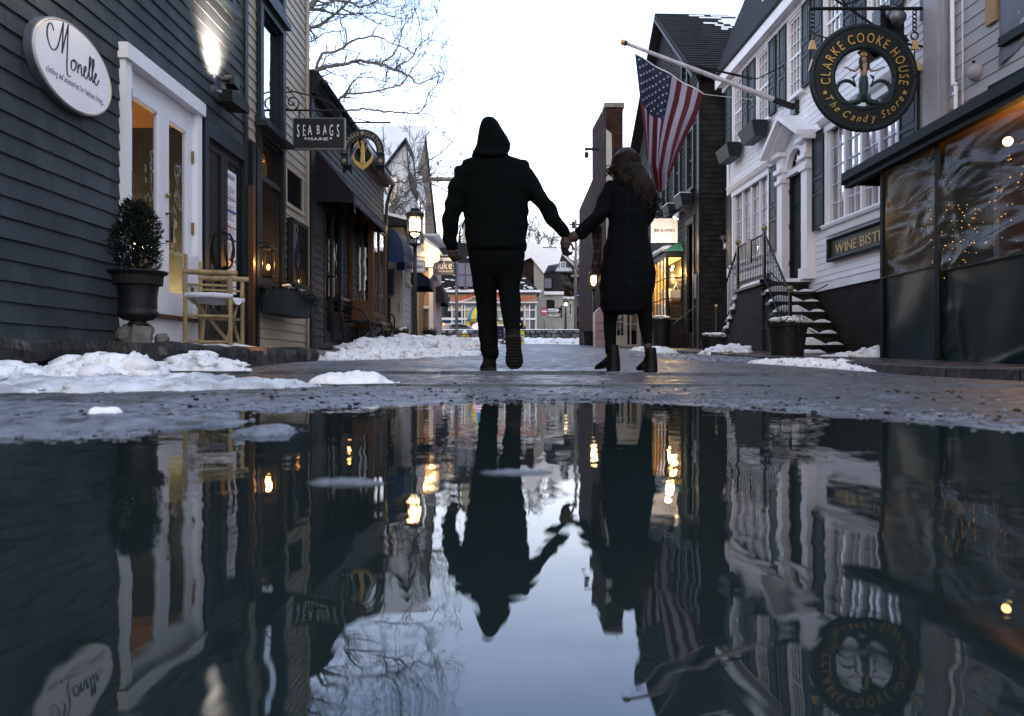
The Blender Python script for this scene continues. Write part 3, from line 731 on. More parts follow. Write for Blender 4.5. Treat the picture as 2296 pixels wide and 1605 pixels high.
# ================================================================ LEFT SIDE OF THE STREET
L = Wall(-3.15,.02,1)
def uL(px,n=0.0): return L.at_px(px,n)
TOPZ = 6.6
def window_unit(par,fr,u0,u1,z0,z1,trim='white_trim',gl='glass_sky',cas=.08,proj=.05,mull=(1,1),sash=True,sill=True,name='window',back='dark_room',depth=.12,th=.022,curtain=None):
    """casing, sash bars, pane, sill; back box behind the pane"""
    mb = MB(fr)
    mb.box(u0 - cas,u0,-.02,proj,z0 - cas,z1 + cas); mb.box(u1,u1 + cas,-.02,proj,z0 - cas,z1 + cas)
    mb.box(u0,u1,-.02,proj - .002,z1,z1 + cas); mb.box(u0,u1,-.02,proj - .002,z0 - cas,z0)
    wn = build(mb,name,mt[trim],par)
    mb = MB(fr); s = .035; d0,d1 = -.03,.012
    mb.box(u0,u0 + s,d0,d1,z0,z1); mb.box(u1 - s,u1,d0,d1,z0,z1); mb.box(u0 + s,u1 - s,d0,d1 - .001,z0,z0 + s); mb.box(u0 + s,u1 - s,d0,d1 - .001,z1 - s,z1)
    nu,nz_ = mull
    if sash: zm = (z0 + z1)/2; mb.box(u0 + s,u1 - s,d0,d1 - .002,zm - .025,zm + .025)
    for i in range(1,nu): x = lerp(u0,u1,i/nu); mb.box(x - th/2,x + th/2,d0 + .005,d1 - .004,z0 + s,z1 - s)
    for j in range(1,nz_):
        z = lerp(z0,z1,j/nz_)
        if not (sash and abs(z - (z0 + z1)/2) < .03): mb.box(u0 + s,u1 - s,d0 + .006,d1 - .005,z - th/2,z + th/2)
    build(mb,'sash',mt[trim],wn)
    mb = MB(fr); mb.box(u0 + .01,u1 - .01,-.022,-.018,z0 + .01,z1 - .01); build(mb,'pane',mt[gl],wn)
    if curtain:
        mb = MB(fr); n = int((u1 - u0)/.02); vs = []
        for i in range(n + 1):
            u = lerp(u0 + .01,u1 - .01,i/n); d = -.07 + .014*math.sin(i*1.1) + .01*math.sin(i*.47)
            vs += [(u,d,z0),(u,d,z1)]
        mb.add(vs,[(2*i,2*i + 2,2*i + 3,2*i + 1) for i in range(n)]); build(mb,'curtain',mt[curtain],wn,recalc=False,smooth=True)
    if back:
        mb = MB(fr); mb.quad((u0,-depth,z0),(u1,-depth,z0),(u1,-depth,z1),(u0,-depth,z1))
        for q in (((u0,-depth,z0),(u0,-.03,z0),(u0,-.03,z1),(u0,-depth,z1)),((u1,-depth,z0),(u1,-.03,z0),(u1,-.03,z1),(u1,-depth,z1)),((u0,-depth,z1),(u0,-.03,z1),(u1,-.03,z1),(u1,-depth,z1)),((u0,-depth,z0),(u0,-.03,z0),(u1,-.03,z0),(u1,-depth,z0))): mb.quad(*q)
        build(mb,'reveal',mt[back],wn,recalc=False)
    if sill:
        mb = MB(fr); mb.box(u0 - cas - .03,u1 + cas + .03,-.01,proj + .05,z0 - cas - .035,z0 - cas + .002); build(mb,'sill',mt[trim],wn)
    return wn
def shell(par,fr,u0,u1,z0,z1,depth,mat,holes_front=True,top=True,name='back_wall'):
    """closed rear and side walls and lid of a building volume"""
    mb = MB(fr); d = -depth
    mb.quad((u0,d,z0),(u1,d,z0),(u1,d,z1),(u0,d,z1)); mb.quad((u0,d,z0),(u0,-.02,z0),(u0,-.02,z1),(u0,d,z1)); mb.quad((u1,d,z0),(u1,-.02,z0),(u1,-.02,z1),(u1,d,z1))
    if top: mb.quad((u0,d,z1),(u1,d,z1),(u1,-.02,z1),(u0,-.02,z1))
    return build(mb,name,mt[mat],par,recalc=False)

# ---- grey shingled boutique
b1 = thing('shingled_building','dark grey shingled shop building with white and black glass doors at the left edge','building',L((5.0,0,.2)))
dU0,dU1 = uL(265),uL(440); dT,dB = 2.585,zl_base(6) + .0
bU0,bU1 = uL(451),uL(548); bT = 2.50
mb = MB(L)
siding(mb,1.5,8.56,.235,TOPZ,.127,[(dU0,dU1,.2,dT),(bU0,bU1,.2,bT),(7.5,8.15,3.82,5.1)],.016,shingle=.16)
build(mb,'wall',mt['shingle_grey'],b1)
shell(b1,L,1.5,8.56,.1,TOPZ,4.2,'shingle_grey')
mb = MB(L); mb.box(1.5,8.56,-.03,.02,.12,.236); build(mb,'base_board',mt['black_trim'],b1)
mb = MB(L); mb.box(8.49,8.575,-.05,.035,.28,TOPZ); build(mb,'corner_board',mt['navy_trim'],b1)
window_unit(b1,L,7.62,8.10,3.92,5.05,'navy_trim','glass_sky',.09,.04)
# white glazed double door
wd = MB(L); c = .10
wd.box(dU0,dU0 + c,-.06,.055,dB,dT - .12); wd.box(dU1 - c*.9,dU1,-.06,.055,dB,dT - .12)
wd.box(dU0 - .02,dU1 + .02,-.05,.085,dT - .12,dT)
wd.box(dU0 + c,dU1 - c,-.06,-.005,dT - .22,dT - .12)
wd.box(dU0 + c,dU1 - c,-.06,.01,dB,.50)
door = build(wd,'door_frame',mt['white_trim'],b1)
mb = MB(L); mb.box(dU0 + c,dU1 - c,-.05,.06,.50,.535); build(mb,'threshold',mt['wood'],door)
um = lerp(dU0 + c,dU1 - c,.53)
def leaf(par,fr,u0,u1,z0,z1,st,bot,mat,gl,top=.11,nm='door',n0=-.045,n1=.0):
    m = MB(fr); m.box(u0,u0 + st,n0,n1,z0,z1); m.box(u1 - st,u1,n0,n1,z0,z1); m.box(u0 + st,u1 - st,n0,n1 - .001,z1 - top,z1); m.box(u0 + st,u1 - st,n0,n1 - .001,z0,z0 + bot)
    d = build(m,nm,mt[mat],par)
    m = MB(fr); m.box(u0 + st,u1 - st,-.024,-.020,z0 + bot,z1 - top); build(m,'pane',mt[gl],d)
    m = MB(fr); g_ = .012
    for a in ((u0 + st,u0 + st + g_,z0 + bot,z1 - top),(u1 - st - g_,u1 - st,z0 + bot,z1 - top)): m.box(a[0],a[1],-.04,n1 - .006,a[2],a[3])
    m.box(u0 + st + g_,u1 - st - g_,-.04,n1 - .007,z0 + bot,z0 + bot + g_); m.box(u0 + st + g_,u1 - st - g_,-.04,n1 - .007,z1 - top - g_,z1 - top); build(m,'glazing_bead',mt[mat],d)
    return d
lf1 = leaf(b1,L,dU0 + c,um,.536,dT - .22,.085,.22,'white_trim','glass')
lf2 = leaf(b1,L,um + .003,dU1 - c,.536,dT - .22,.10,.20,'white_trim','glass')
mb = MB(L); u = um + .05; mb.tube([(u,0,1.18),(u,.05,1.18),(u,.05,1.42),(u,0,1.42)],.011,8); build(mb,'handle',mt['iron'],lf2,smooth=True)
mb = MB(L); mb.ball((um + .05,.02,1.58),.022,10); build(mb,'lock',mt['brass'],lf2,smooth=True)
for z in (2.0,1.33,.72):
    mb = MB(L); mb.box(dU1 - c - .02,dU1 - c + .02,.002,.010,z,z + .10); mb.tube([(dU1 - c,.014,z - .006),(dU1 - c,.014,z + .106)],.008,6); build(mb,'hinge',mt['brass'],lf2)
mb = MB(L)
for z in (2.10,1.45): mb.box(dU0 + c - .004,dU0 + c + .004,.0,.056,z,z + .17)
build(mb,'hinge_slot',mt['ink'],lf1)
# the lit shop inside
mb = MB(L); a,b,z0,z1,d = 4.6,9.0,.28,2.75,-2.9
mb.quad((a,d,z0),(b,d,z0),(b,d,z1),(a,d,z1)); mb.quad((a,d,z1),(b,d,z1),(b,-.06,z1),(a,-.06,z1)); mb.quad((a,d,z0),(b,d,z0),(b,-.06,z0),(a,-.06,z0)); mb.quad((b,d,z0),(b,-.06,z0),(b,-.06,z1),(b,d,z1)); mb.quad((a,d,z0),(a,-.06,z0),(a,-.06,z1),(a,d,z1))
build(mb,'shop_room',mt['warm_wall'],b1,recalc=False)
mb = MB(L); mb.box(6.9,8.0,-1.5,-.9,.3,.78); mb.box(5.9,6.4,-2.6,-2.2,.3,1.35); build(mb,'display_counter',mt['white_trim'],b1)
mb = MB(L)
for u,n,z in ((7.1,-1.1,.86),(7.35,-1.2,.92),(7.6,-1.3,.84)): mb.ball((u,n,z),.05,8,sz=1.6)
build(mb,'candle_lamp',mt['bulb_soft'],b1,smooth=True)
mb = MB(L)
for i in range(7): mb.box(6.3 + i*.22,6.42 + i*.22,-2.3,-1.9,.9,1.7,random.random())
mb.tube([(6.2,-2.1,1.75),(8,-2.1,1.75)],.015); build(mb,'clothes_rack',mt['amber_curtain'],b1)
light('shop_light',L((8.2,-.9,.75)),85,(1,.58,.18),.10)
light('shop_light',L((8.0,-2.0,1.5)),40,(1,.50,.18),.12)
# black double door with menus
bd = MB(L); c = .09
bd.box(bU0,bU0 + c,-.06,.04,.29,bT); bd.box(bU1 - c,bU1,-.06,.04,.29,bT); bd.box(bU0 + c,bU1 - c,-.06,.039,bT - .16,bT); bd.box(bU0 + c,bU1 - c,-.06,.0,.29,.36)
bf = build(bd,'door_frame',mt['navy_trim'],b1)
mid = (bU0 + bU1)/2
dl = leaf(b1,L,bU0 + c,mid - .002,.365,bT - .16,.085,.28,'black_trim','glass_sky',.09)
dr = leaf(b1,L,mid + .002,bU1 - c,.365,bT - .16,.085,.28,'black_trim','glass_sky',.09)
for sgn,p,o in ((-1,dl,mid - .035),(1,dr,mid + .035)):
    mb = MB(L); pts = [(o,.0,1.10),(o,.045,1.12)] + [(o + sgn*.085*math.sin(math.pi*t_/10),.055,1.12 + .34*t_/10 + .0) for t_ in range(1,10)] + [(o,.045,1.46),(o,.0,1.47)]
    mb.tube(pts,.012,8); mb.tube([(o + sgn*.012,.05,1.18),(o + sgn*.05,.058,1.33),(o + sgn*.015,.05,1.45)],.008,6); build(mb,'handle',mt['iron'],p,smooth=True)
mb = MB(L); u0,u1 = uL(503),uL(531)
mn = MB(L); mn.box(u0,u1,-.012,-.008,.86,2.16); menu = build(mn,'menu_sheet',mt['sign_white'],dr)
mb = MB(L)
for k in range(74):
    z = 2.02 - k*.0155
    if k % 13 in (0,1) : continue
    a = u0 + .03; b = lerp(u0 + .08,u1 - .03,random.random() ** .4)
    mb.box(a,b,-.0078,-.0072,z,z + .006)
for q in range(9): mb.box(u0 + .05 + q*.028,u0 + .068 + q*.028,-.0078,-.007,2.07,2.12)
build(mb,'menu_print',mt['ink_grey'],menu)
mb = MB(L)
for z in (1.72,1.42,1.20): mb.box(u0 + .01,u1 - .01,-.0077,-.007,z,z + .028)
build(mb,'menu_band',mt['street_blue'],menu)
mb = MB(L)
for z in (1.86,1.56,.93): mb.box(u0 + .01,u1 - .01,-.0077,-.007,z,z + .012)
build(mb,'menu_band',mt['sign_red'],menu)

# oval shop sign
so = thing('oval_sign','white oval sign with black script on the grey shingled wall','sign',L((5.28,.06,1.83)))
cu,cz = 5.235,2.125; RU,RZ = .462,.290
def ell(fr,mat,nm,k,n0,n1):
    mb = MB(fr); mb.prism([(cu + RU*k*math.cos(2*math.pi*i/72),cz + RZ*k*math.sin(2*math.pi*i/72)) for i in range(72)],n0,n1); return build(mb,nm,mt[mat],so)
ell(L,'sign_white','board',.972,.045,.072); ell(L,'steel','rim',1.0,.01,.062)
mb = MB(L)
mb.tube([(cu + RU*.955*math.cos(2*math.pi*i/72),.072,cz + RZ*.955*math.sin(2*math.pi*i/72)) for i in range(73)],.003,5); build(mb,'gold_line',mt['gold'],so)
def stroke(mb,pts,n,w0,w1,S,ox,oz,k=8):
    P_ = [Vector((p[0],p[1])) for p in pts]; o_ = []
    for i in range(len(P_) - 1):
        p0,p1,p2,p3 = P_[max(i - 1,0)],P_[i],P_[i + 1],P_[min(i + 2,len(P_) - 1)]
        for j in range(k):
            t = j/k; o_.append(.5*((2*p1) + (-p0 + p2)*t + (2*p0 - 5*p1 + 4*p2 - p3)*t*t + (-p0 + 3*p1 - 3*p2 + p3)*t ** 3))
    o_.append(P_[-1]); rr = []
    for i in range(len(o_)):
        d = o_[min(i + 1,len(o_) - 1)] - o_[max(i - 1,0)]; a = abs(d.y)/(d.length + 1e-9); rr.append((lerp(w0,w1,a ** 2),.002))
    vs = []
    for i,p in enumerate(o_):
        d = (o_[min(i + 1,len(o_) - 1)] - o_[max(i - 1,0)]); d.normalize(); nn = Vector((-d.y,d.x))*rr[i][0]
        for q,dd in ((p + nn,n),(p - nn,n),(p - nn,n + .003),(p + nn,n + .003)): vs.append((ox + q.x*S,dd,oz + q.y*S))
    mb.add(vs,[(4*i + j,4*i + 4 + j,4*i + 4 + (j + 1) % 4,4*i + (j + 1) % 4) for i in range(len(o_) - 1) for j in range(4)] + [(0,1,2,3),(len(vs) - 1,len(vs) - 2,len(vs) - 3,len(vs) - 4)])
mb = MB(L); S = .77; ox,oz = cu - .325,cz - .015
W0,W1 = .003,.0075
sc1 = [[(.10,.22),(.065,.265),(.02,.225),(.015,.13),(.07,.055),(.15,.10),(.22,.30),(.235,.345)],[(.235,.345),(.225,.20),(.215,.075)],[(.215,.075),(.27,.25),(.305,.36)],[(.305,.36),(.295,.20),(.285,-.02),(.30,-.085),(.345,-.075)],
       [(.40,.09),(.355,.06),(.35,.0),(.385,-.01),(.42,.04),(.40,.09),(.38,.07),(.44,.085)],[(.445,.08),(.45,.04),(.445,-.01)],[(.447,.02),(.48,.08),(.50,.065),(.50,.01),(.515,-.01),(.545,.03)],
       [(.545,.03),(.575,.075),(.56,.095),(.54,.05),(.55,.0),(.58,-.01),(.605,.03)],[(.605,.03),(.65,.16),(.645,.21),(.63,.19),(.622,.05),(.635,-.005),(.66,.03)],[(.66,.03),(.70,.16),(.695,.21),(.68,.19),(.672,.05),(.685,-.005),(.71,.03)],
       [(.71,.03),(.74,.075),(.73,.095),(.708,.05),(.715,.0),(.745,-.01),(.785,.05)]]
for s_ in sc1: stroke(mb,s_,.072,W0,W1,S,ox,oz)
build(mb,'script_name',mt['ink'],so,recalc=True)
mb = MB(L); text(mb,'clothing and accessories for fabulous living...',cu - .325,cz - .135,.67,.062,.072,.002,shear=.35)
build(mb,'motto',mt['ink_grey'],so)

# floodlights above the black door
fl = thing('wall_floodlight','grey twin floodlight on the shingles, one head glowing up the wall','wall lamp',L((7.9,.05,2.86)))
mb = MB(L); u,z = 7.66,2.84
mb.tube([(u,.0,z),(u,.04,z)],.055,16); mb.tube([(u - .02,.0,z + .11),(u - .02,.035,z + .11)],.04,14); build(mb,'mount',mt['steel'],fl,smooth=False)
mb = MB(L); mb.tube([(u,.04,z),(u + .06,.10,z - .01),(u + .13,.13,z - .01)],[.022,.03,.022],8); mb.ball((u + .10,.12,z + .0),.05,10); build(mb,'arm',mt['steel'],fl,smooth=True)
mb = MB(L); mb.add([(u + .02,.06,z + .02),(u + .02,.20,z + .02),(u + .02,.20,z - .10),(u + .02,.06,z - .10),(u + .30,.04,z - .02),(u + .34,.25,z - .02),(u + .36,.25,z - .12),(u + .30,.04,z - .12)],[(0,1,2,3),(4,7,6,5),(0,4,5,1),(1,5,6,2),(2,6,7,3),(3,7,4,0)]); build(mb,'lamp_head',mt['iron'],fl)
mb = MB(L); mb.tube([(u + .02,.08,z + .12),(u + .12,.13,z + .14)],.02,8); mb.add([(u + .10,.09,z + .10),(u + .10,.19,z + .10),(u + .10,.19,z + .19),(u + .10,.09,z + .19),(u + .22,.07,z + .08),(u + .22,.20,z + .08),(u + .22,.20,z + .20),(u + .22,.07,z + .20)],[(0,3,2,1),(4,5,6,7),(0,4,7,3),(1,2,6,5),(0,1,5,4),(2,3,7,6)]); build(mb,'lamp_head',mt['iron'],fl)
mb = MB(L); mb.box(u + .221,u + .228,.09,.18,z + .10,z + .18); build(mb,'lens',mt['bulb'],fl)
aim(light('flood_beam',L((u - .03,.20,z + .17)),420,(1,.76,.56),.10,'SPOT',spot=math.radians(105),parent=fl),(-.75,.05,1))
dm = thing('dome_camera','small dark dome camera high on the grey shingled wall','camera',L((6.9,.05,3.62)))
mb = MB(L); mb.tube([(6.98,.0,3.66),(6.98,.12,3.66)],.05,12); build(mb,'mount',mt['steel'],dm)
mb = MB(L); mb.ball((7.0,.13,3.63),.07,12); build(mb,'dome',mt['boot'],dm,smooth=True)
gn = thing('sign_spotlight','gooseneck lamp above the white oval sign','wall lamp',L((4.7,.05,2.95)))
mb = MB(L); mb.tube([(4.72,0,3.0),(4.72,.2,3.1),(4.72,.3,3.02)],.012,8); mb.lathe(0,0,[(.02,0),(.06,-.08)],12) if False else None; build(mb,'arm',mt['iron'],gn,smooth=True)
mb = MB(L); mb.tube([(4.72,.30,3.04),(4.72,.31,2.97)],[.02,.06],14); build(mb,'shade',mt['iron'],gn)
light('spot_light',L((4.95,.30,2.85)),11,(1,.82,.6),.03,parent=gn)

# ---- cream clapboard shop front
b2 = thing('clapboard_building','cream clapboard shop with a tall dark framed window and flower box','building',L((9.8,0,.28)))
wu0,wu1 = uL(574),uL(614); fu1 = uL(632)
sd0,sd1 = uL(571),uL(630)
vz = (uL(638),uL(673),2.22,2.66)
mb = MB(L); siding(mb,8.58,10.86,.30,TOPZ,.118,[(8.90,9.80,2.92,4.38),(8.86,9.84,1.02,2.86),(vz[0],vz[1],vz[2],vz[3])],.015)
build(mb,'wall',mt['cream_clap'],b2); shell(b2,L,8.58,11.0,.1,TOPZ,4.0,'cream_clap')
mb = MB(L); mb.box(10.86,11.0,-.05,.028,.28,TOPZ); build(mb,'corner_board',mt['cream_trim'],b2)
mb = MB(L); mb.tube([(10.8,.05,.3),(10.8,.05,5.6)],.012,6); mb.box(10.78,10.82,0,.06,1.08,1.10); build(mb,'pipe',mt['cream_trim'],b2,smooth=True)
window_unit(b2,L,8.98,9.70,3.02,4.28,'navy_trim','glass_sky',.10,.07,(1,1),False,False,depth=.25)
for q in ([(0,2.86),(.16,2.86),(.16,2.90),(0,2.98)],[(0,4.38),(.12,4.38),(.12,4.46),(0,4.50)]): mb = MB(L); mb.prism_x(q,8.84,9.86); build(mb,'ledge',mt['navy_trim'],b2)
window_unit(b2,L,8.98,9.70,4.62,6.0,'navy_trim','glass_sky',.10,.07,(1,1),False,False,depth=.25)
w2 = window_unit(b2,L,8.95,9.74,1.10,2.80,'black_trim','glass',.085,.06,(1,1),False,True,depth=.9,name='shop_window')
mb = MB(L); mb.box(8.95,9.74,-.03,.03,2.28,2.34); build(mb,'transom_bar',mt['black_trim'],w2)
mb = MB(L)
for i in range(26): mb.ball((9.35 + random.gauss(0,.10),-.25 - random.random()*.3,1.32 + abs(random.gauss(0,.22))),.012,6)
mb.ball((9.42,-.3,1.26),.035,8,sz=3.2); build(mb,'string_light',mt['fairy'],w2,smooth=True)
light('window_glow',L((9.3,-.35,1.45)),14,(1,.45,.12),.04)
mb = MB(L); mb.ring(9.35,2.52,.12,.17,-.12,-.08,20); mb.box(9.3,9.4,-.12,-.08,2.36,2.44); build(mb,'hanging_ornament',mt['gold'],w2)
mb = MB(L); mb.box(8.575,8.86,-.05,.05,.28,2.62); mb.box(8.60,8.70,.05,.075,.30,2.6); mb.box(8.76,8.84,.05,.07,.30,2.6); build(mb,'entry_panel',mt['black_trim'],b2)
mb = MB(L); mb.box(8.545,8.60,.02,.10,.30,2.1); build(mb,'copper_post',mt['wood'],b2)
# louvre, poster case
lv = MB(L); lv.box(vz[0] - .05,vz[0],-.02,.035,vz[2] - .05,vz[3] + .05); lv.box(vz[1],vz[1] + .05,-.02,.035,vz[2] - .05,vz[3] + .05); lv.box(vz[0],vz[1],-.02,.034,vz[3],vz[3] + .05); lv.box(vz[0],vz[1],-.02,.034,vz[2] - .05,vz[2]); lo = build(lv,'vent',mt['cream_trim'],b2)
mb = MB(L); z = vz[2]
while z < vz[3] - .02: mb.add([(vz[0],-.01,z + .022),(vz[1],-.01,z + .022),(vz[1],.02,z),(vz[0],.02,z),(vz[0],-.01,z + .028),(vz[1],-.01,z + .028),(vz[1],.024,z + .006),(vz[0],.024,z + .006)],[(0,1,2,3),(4,5,6,7),(0,1,5,4),(2,3,7,6)]); z += .03
mb.quad((vz[0],-.02,vz[2]),(vz[1],-.02,vz[2]),(vz[1],-.02,vz[3]),(vz[0],-.02,vz[3])); build(mb,'slats',mt['iron'],lo)
pu0,pu1 = uL(640),uL(676)
pc = thing('poster_case','black framed poster case hanging on the cream clapboards','notice board',L(((pu0 + pu1)/2,0,1.15)))
mb = MB(L); mb.box(pu0,pu0 + .05,0,.10,1.15,2.02); mb.box(pu1 - .05,pu1,0,.10,1.15,2.02); mb.box(pu0 + .05,pu1 - .05,0,.099,1.97,2.02); mb.box(pu0 + .05,pu1 - .05,0,.099,1.15,1.19); mb.quad((pu0,.01,1.15),(pu1,.01,1.15),(pu1,.01,2.02),(pu0,.01,2.02)); build(mb,'case_frame',mt['black_trim'],pc)
mb = MB(L); mb.box(pu0 + .2,pu1 - .2,.015,.02,1.42,1.86); build(mb,'poster',mt['screen_blue'],pc)
mb = MB(L); mb.box(pu0 + .08,pu1 - .08,.012,.0145,1.22,1.95); build(mb,'poster_sheet',M('poster_sheet',(.12,.11,.13),.6,.4,9),pc)
mb = MB(L)
for i in range(12): a = pu0 + .22 + i*.025; mb.box(a,a + .014,.0202,.022,1.44,1.50 + .14*random.random())
build(mb,'poster_print',mt['ink'],pc)
mb = MB(L); mb.box(pu0 + .05,pu1 - .05,.084,.088,1.19,1.97); build(mb,'pane',mt['glass_dark'],pc)
light('case_light',L((pu0 + .4,.05,1.22)),.25,(1,.4,.1),.02)
# added lantern by the entry in place of reflected bulbs, lighting the post
wl = thing('added_lantern','small black lantern glowing between the black door and the cream shop','wall lamp',L((8.80,.1,1.2)))
mb = MB(L); mb.box(8.72,8.88,.10,.26,1.42,1.44); mb.box(8.76,8.84,.14,.22,1.44,1.47); mb.box(8.75,8.86,.12,.24,1.10,1.12)
for a,b in ((8.75,.12),(8.85,.12),(8.75,.23),(8.85,.23)): mb.box(a,a + .01,b,b + .01,1.12,1.42)
mb.tube([(8.8,.03,1.5),(8.8,.18,1.5),(8.8,.18,1.47)],.008,6); build(mb,'frame',mt['iron'],wl)
mb = MB(L); mb.ball((8.805,.18,1.22),.02,8,sz=1.8); build(mb,'flame',mt['fairy'],wl,smooth=True)
light('added_lantern_light',L((8.80,.18,1.26)),9,(1,.42,.12),.03,parent=wl)
# flower box with evergreen
fb = thing('flower_box','dark planter box stuffed with evergreen sprigs below the cream shop window','flower box',L((9.4,.2,.72)))
mb = MB(L); f0,f1 = 8.95,10.02
mb.add([(f0,.06,.70),(f1,.06,.70),(f1,.30,.70),(f0,.30,.70),(f0,.04,.98),(f1,.04,.98),(f1,.38,.98),(f0,.38,.98)],[(0,3,2,1),(0,1,5,4),(1,2,6,5),(2,3,7,6),(3,0,4,7),(4,5,6,7)]); build(mb,'box',mt['navy_trim'],fb)
def sprigs(mb,rng,base,n,rad,up,spread,leafs=12,l=.10,lw=.008):
    for _ in range(n):
        bx,by,bz = base(rng)
        a = rng.uniform(0,6.28); el = rng.uniform(up[0],up[1]); d = Vector((math.cos(a)*math.cos(el)*spread,math.sin(a)*math.cos(el)*spread,math.sin(el))).normalized()
        ln = rad*rng.uniform(.5,1.1); p = Vector((bx,by,bz)); side = d.orthogonal().normalized()
        droop = rng.uniform(.2,.9)
        for i in range(leafs):
            t = (i + 1)/leafs; q = p + d*ln*t - Vector((0,0,droop*ln*t*t*.5))
            s1 = (Matrix.Rotation(rng.uniform(0,6.28),3,d) @ side)
            e = q + (s1*.9 + d*.7).normalized()*l*rng.uniform(.5,1.0)*(1.1 - t*.6); w_ = d.cross(s1).normalized()*lw
            mb.add([tuple(q - w_),tuple(q + w_),tuple(e)],[(0,1,2)],rng.random())
rng = random.Random(11); mb = MB(L)
sprigs(mb,rng,lambda r: (r.uniform(f0,f1 + .05),r.uniform(.08,.36),.96),210,.20,(-.1,1.2),1.0,14,.06,.007)
sprigs(mb,rng,lambda r: (r.uniform(f1 - .5,f1 + .1),.37,.98),40,.24,(-.9,.1),1.0,14,.06,.007)
build(mb,'evergreen',mt['leaf'],fb,recalc=False)
mb = MB(L)
for i in range(5): mb.ball((rng.uniform(f0,f1),rng.uniform(.15,.34),1.04),.035,7,1.3,1,.5,.4,i)
build(mb,'snow_cap',mt['snow'],fb,smooth=True)

# ---- grey clothing shop with wine awning
b3 = thing('clapboard_building','low slate grey clapboard shop with a dark overhanging roof','building',L((13.9,0,.3)))
mb = MB(L); hl = [(11.85,13.0,.45,2.75),(13.42,15.3,.95,2.75)]
siding(mb,11.18,16.8,.42,4.05,.115,hl,.015); build(mb,'wall',mt['slate_clap'],b3)
mb = MB(L); mb.box(11.02,11.18,-.05,.05,.28,4.2); build(mb,'corner_board',mt['black_trim'],b3)
mb = MB(L); mb.box(11.18,16.8,-.03,.03,.24,.42); build(mb,'base_board',mt['slate_clap'],b3)
shell(b3,L,11.03,16.8,.2,4.1,3.6,'dark_room')
mb = MB(L); mb.prism_x([(-.04,4.00),(.10,4.00),(.16,4.30),(-.02,4.36),(-3.6,6.3),(-3.8,6.2)],11.02,16.9); build(mb,'roof',mt['roof_shingle'],b3)
mb = MB(L); mb.tube([(11.1,.2,4.18),(16.9,.2,4.05)],.05,8); mb.tube([(16.82,.2,4.05),(16.84,.1,3.75),(16.84,.06,3.6),(16.84,.06,.5)],.035,8); build(mb,'gutter',mt['iron'],b3,smooth=True)
mb = MB(L); z = .45
d3 = MB(L); d3.box(11.85,11.93,-.08,.02,.42,2.75); d3.box(12.92,13.0,-.08,.02,.42,2.75); d3.box(11.93,12.92,-.08,.019,2.6,2.75); fr3 = build(d3,'door_frame',mt['black_trim'],b3)
dd1 = leaf(b3,L,11.93,12.42,.42,2.6,.06,.2,'black_trim','glass_dark',.08); dd2 = leaf(b3,L,12.43,12.92,.42,2.6,.06,.2,'black_trim','glass_dark',.08)
for o,p in ((12.38,dd1),(12.47,dd2)):
    mb = MB(L); mb.tube([(o,0,1.1),(o,.05,1.13),(o,.05,1.5),(o,0,1.53)],.012,8); build(mb,'handle',mt['iron'],p,smooth=True)
mb = MB(L); mb.quad((11.3,-1.2,.4),(15.6,-1.2,.4),(15.6,-1.2,2.8),(11.3,-1.2,2.8)); n = 60; vs = []
for i in range(n + 1): u = lerp(12.0,12.9,i/n); d = -.12 + .02*math.sin(i*1.2); vs += [(u,d,.5),(u,d,2.6)]
mb.add(vs,[(2*i,2*i + 2,2*i + 3,2*i + 1) for i in range(n)]); build(mb,'curtain',mt['amber_curtain'],b3,recalc=False)
lv = MB(L); lv.box(12.35,13.05,.01,.035,.50,.95); lb = build(lv,'vent',mt['iron'],b3); mb = MB(L)
for i in range(9): mb.box(12.4,13.0,.035,.055,.53 + i*.045,.548 + i*.045)
build(mb,'slats',mt['iron'],lb)
light('door_glow',L((12.5,.25,1.35)),.9,(1,.42,.12),.03)
# timber bow window
bw = MB(L); u0,u1,nn,z0,z1 = 13.6,14.9,.42,.98,2.62
for a in (u0,u1 - .09): bw.box(a,a + .09,nn - .09,nn,z0,z1)
bw.box(u0,u0 + .06,-.02,.06,z0,z1); bw.box(u1 - .06,u1,-.02,.06,z0,z1)
bw.box(u0,u1,-.02,nn + .01,z1,z1 + .14); bw.box(u0,u1,-.02,nn + .01,z0 - .22,z0); bw.box(u0,u0 + .03,-.01,nn - .09,z0,z0 + .25)
bow = build(bw,'bow_window',mt['wood'],b3)
mb = MB(L); mb.box(u0 + .09,u1 - .09,nn - .03,nn - .025,z0,z1); mb.box(u0 + .01,u0 + .014,.06,nn - .09,z0 + .25,z1); build(mb,'pane',mt['glass_sky'],bow)
mb = MB(L); mb.box(u0 + .09,u1 - .09,nn - .04,nn - .004,z1 - .06,z1); mb.box(u0 + .09,u1 - .09,nn - .04,nn - .004,z0,z0 + .06); mb.box(u0 + .6,u0 + .64,nn - .04,nn - .005,z0 + .06,z1 - .06); mb.box(u0,u0 + .03,.2,.23,z0 + .25,z1); build(mb,'sash',mt['wood'],bow)
mb = MB(L); mb.box(u0 + .1,u0 + .5,.05,.25,z0,z0 + .7); mb.box(u0 + .7,u0 + 1.0,.05,.3,z0,z0 + 1.1); build(mb,'display',mt['amber_curtain'],bow)
mb = MB(L); text(mb,'UPPERDECK',u0 + .12,z1 + .03,1.0,.11,nn + .012,.004,flip=False); build(mb,'lettering',mt['gold_paint'],bow)
mb = MB(L); mb.box(u0 + .3,u0 + 1.1,nn + .01,nn + .03,z0 - .19,z0 - .03); pl = build(mb,'plaque',mt['ink'],bow); mb = MB(L); text(mb,'CLOTHING',u0 + .35,z0 - .14,.7,.08,nn + .03,.003); build(mb,'plaque_lettering',mt['gold_paint'],pl)
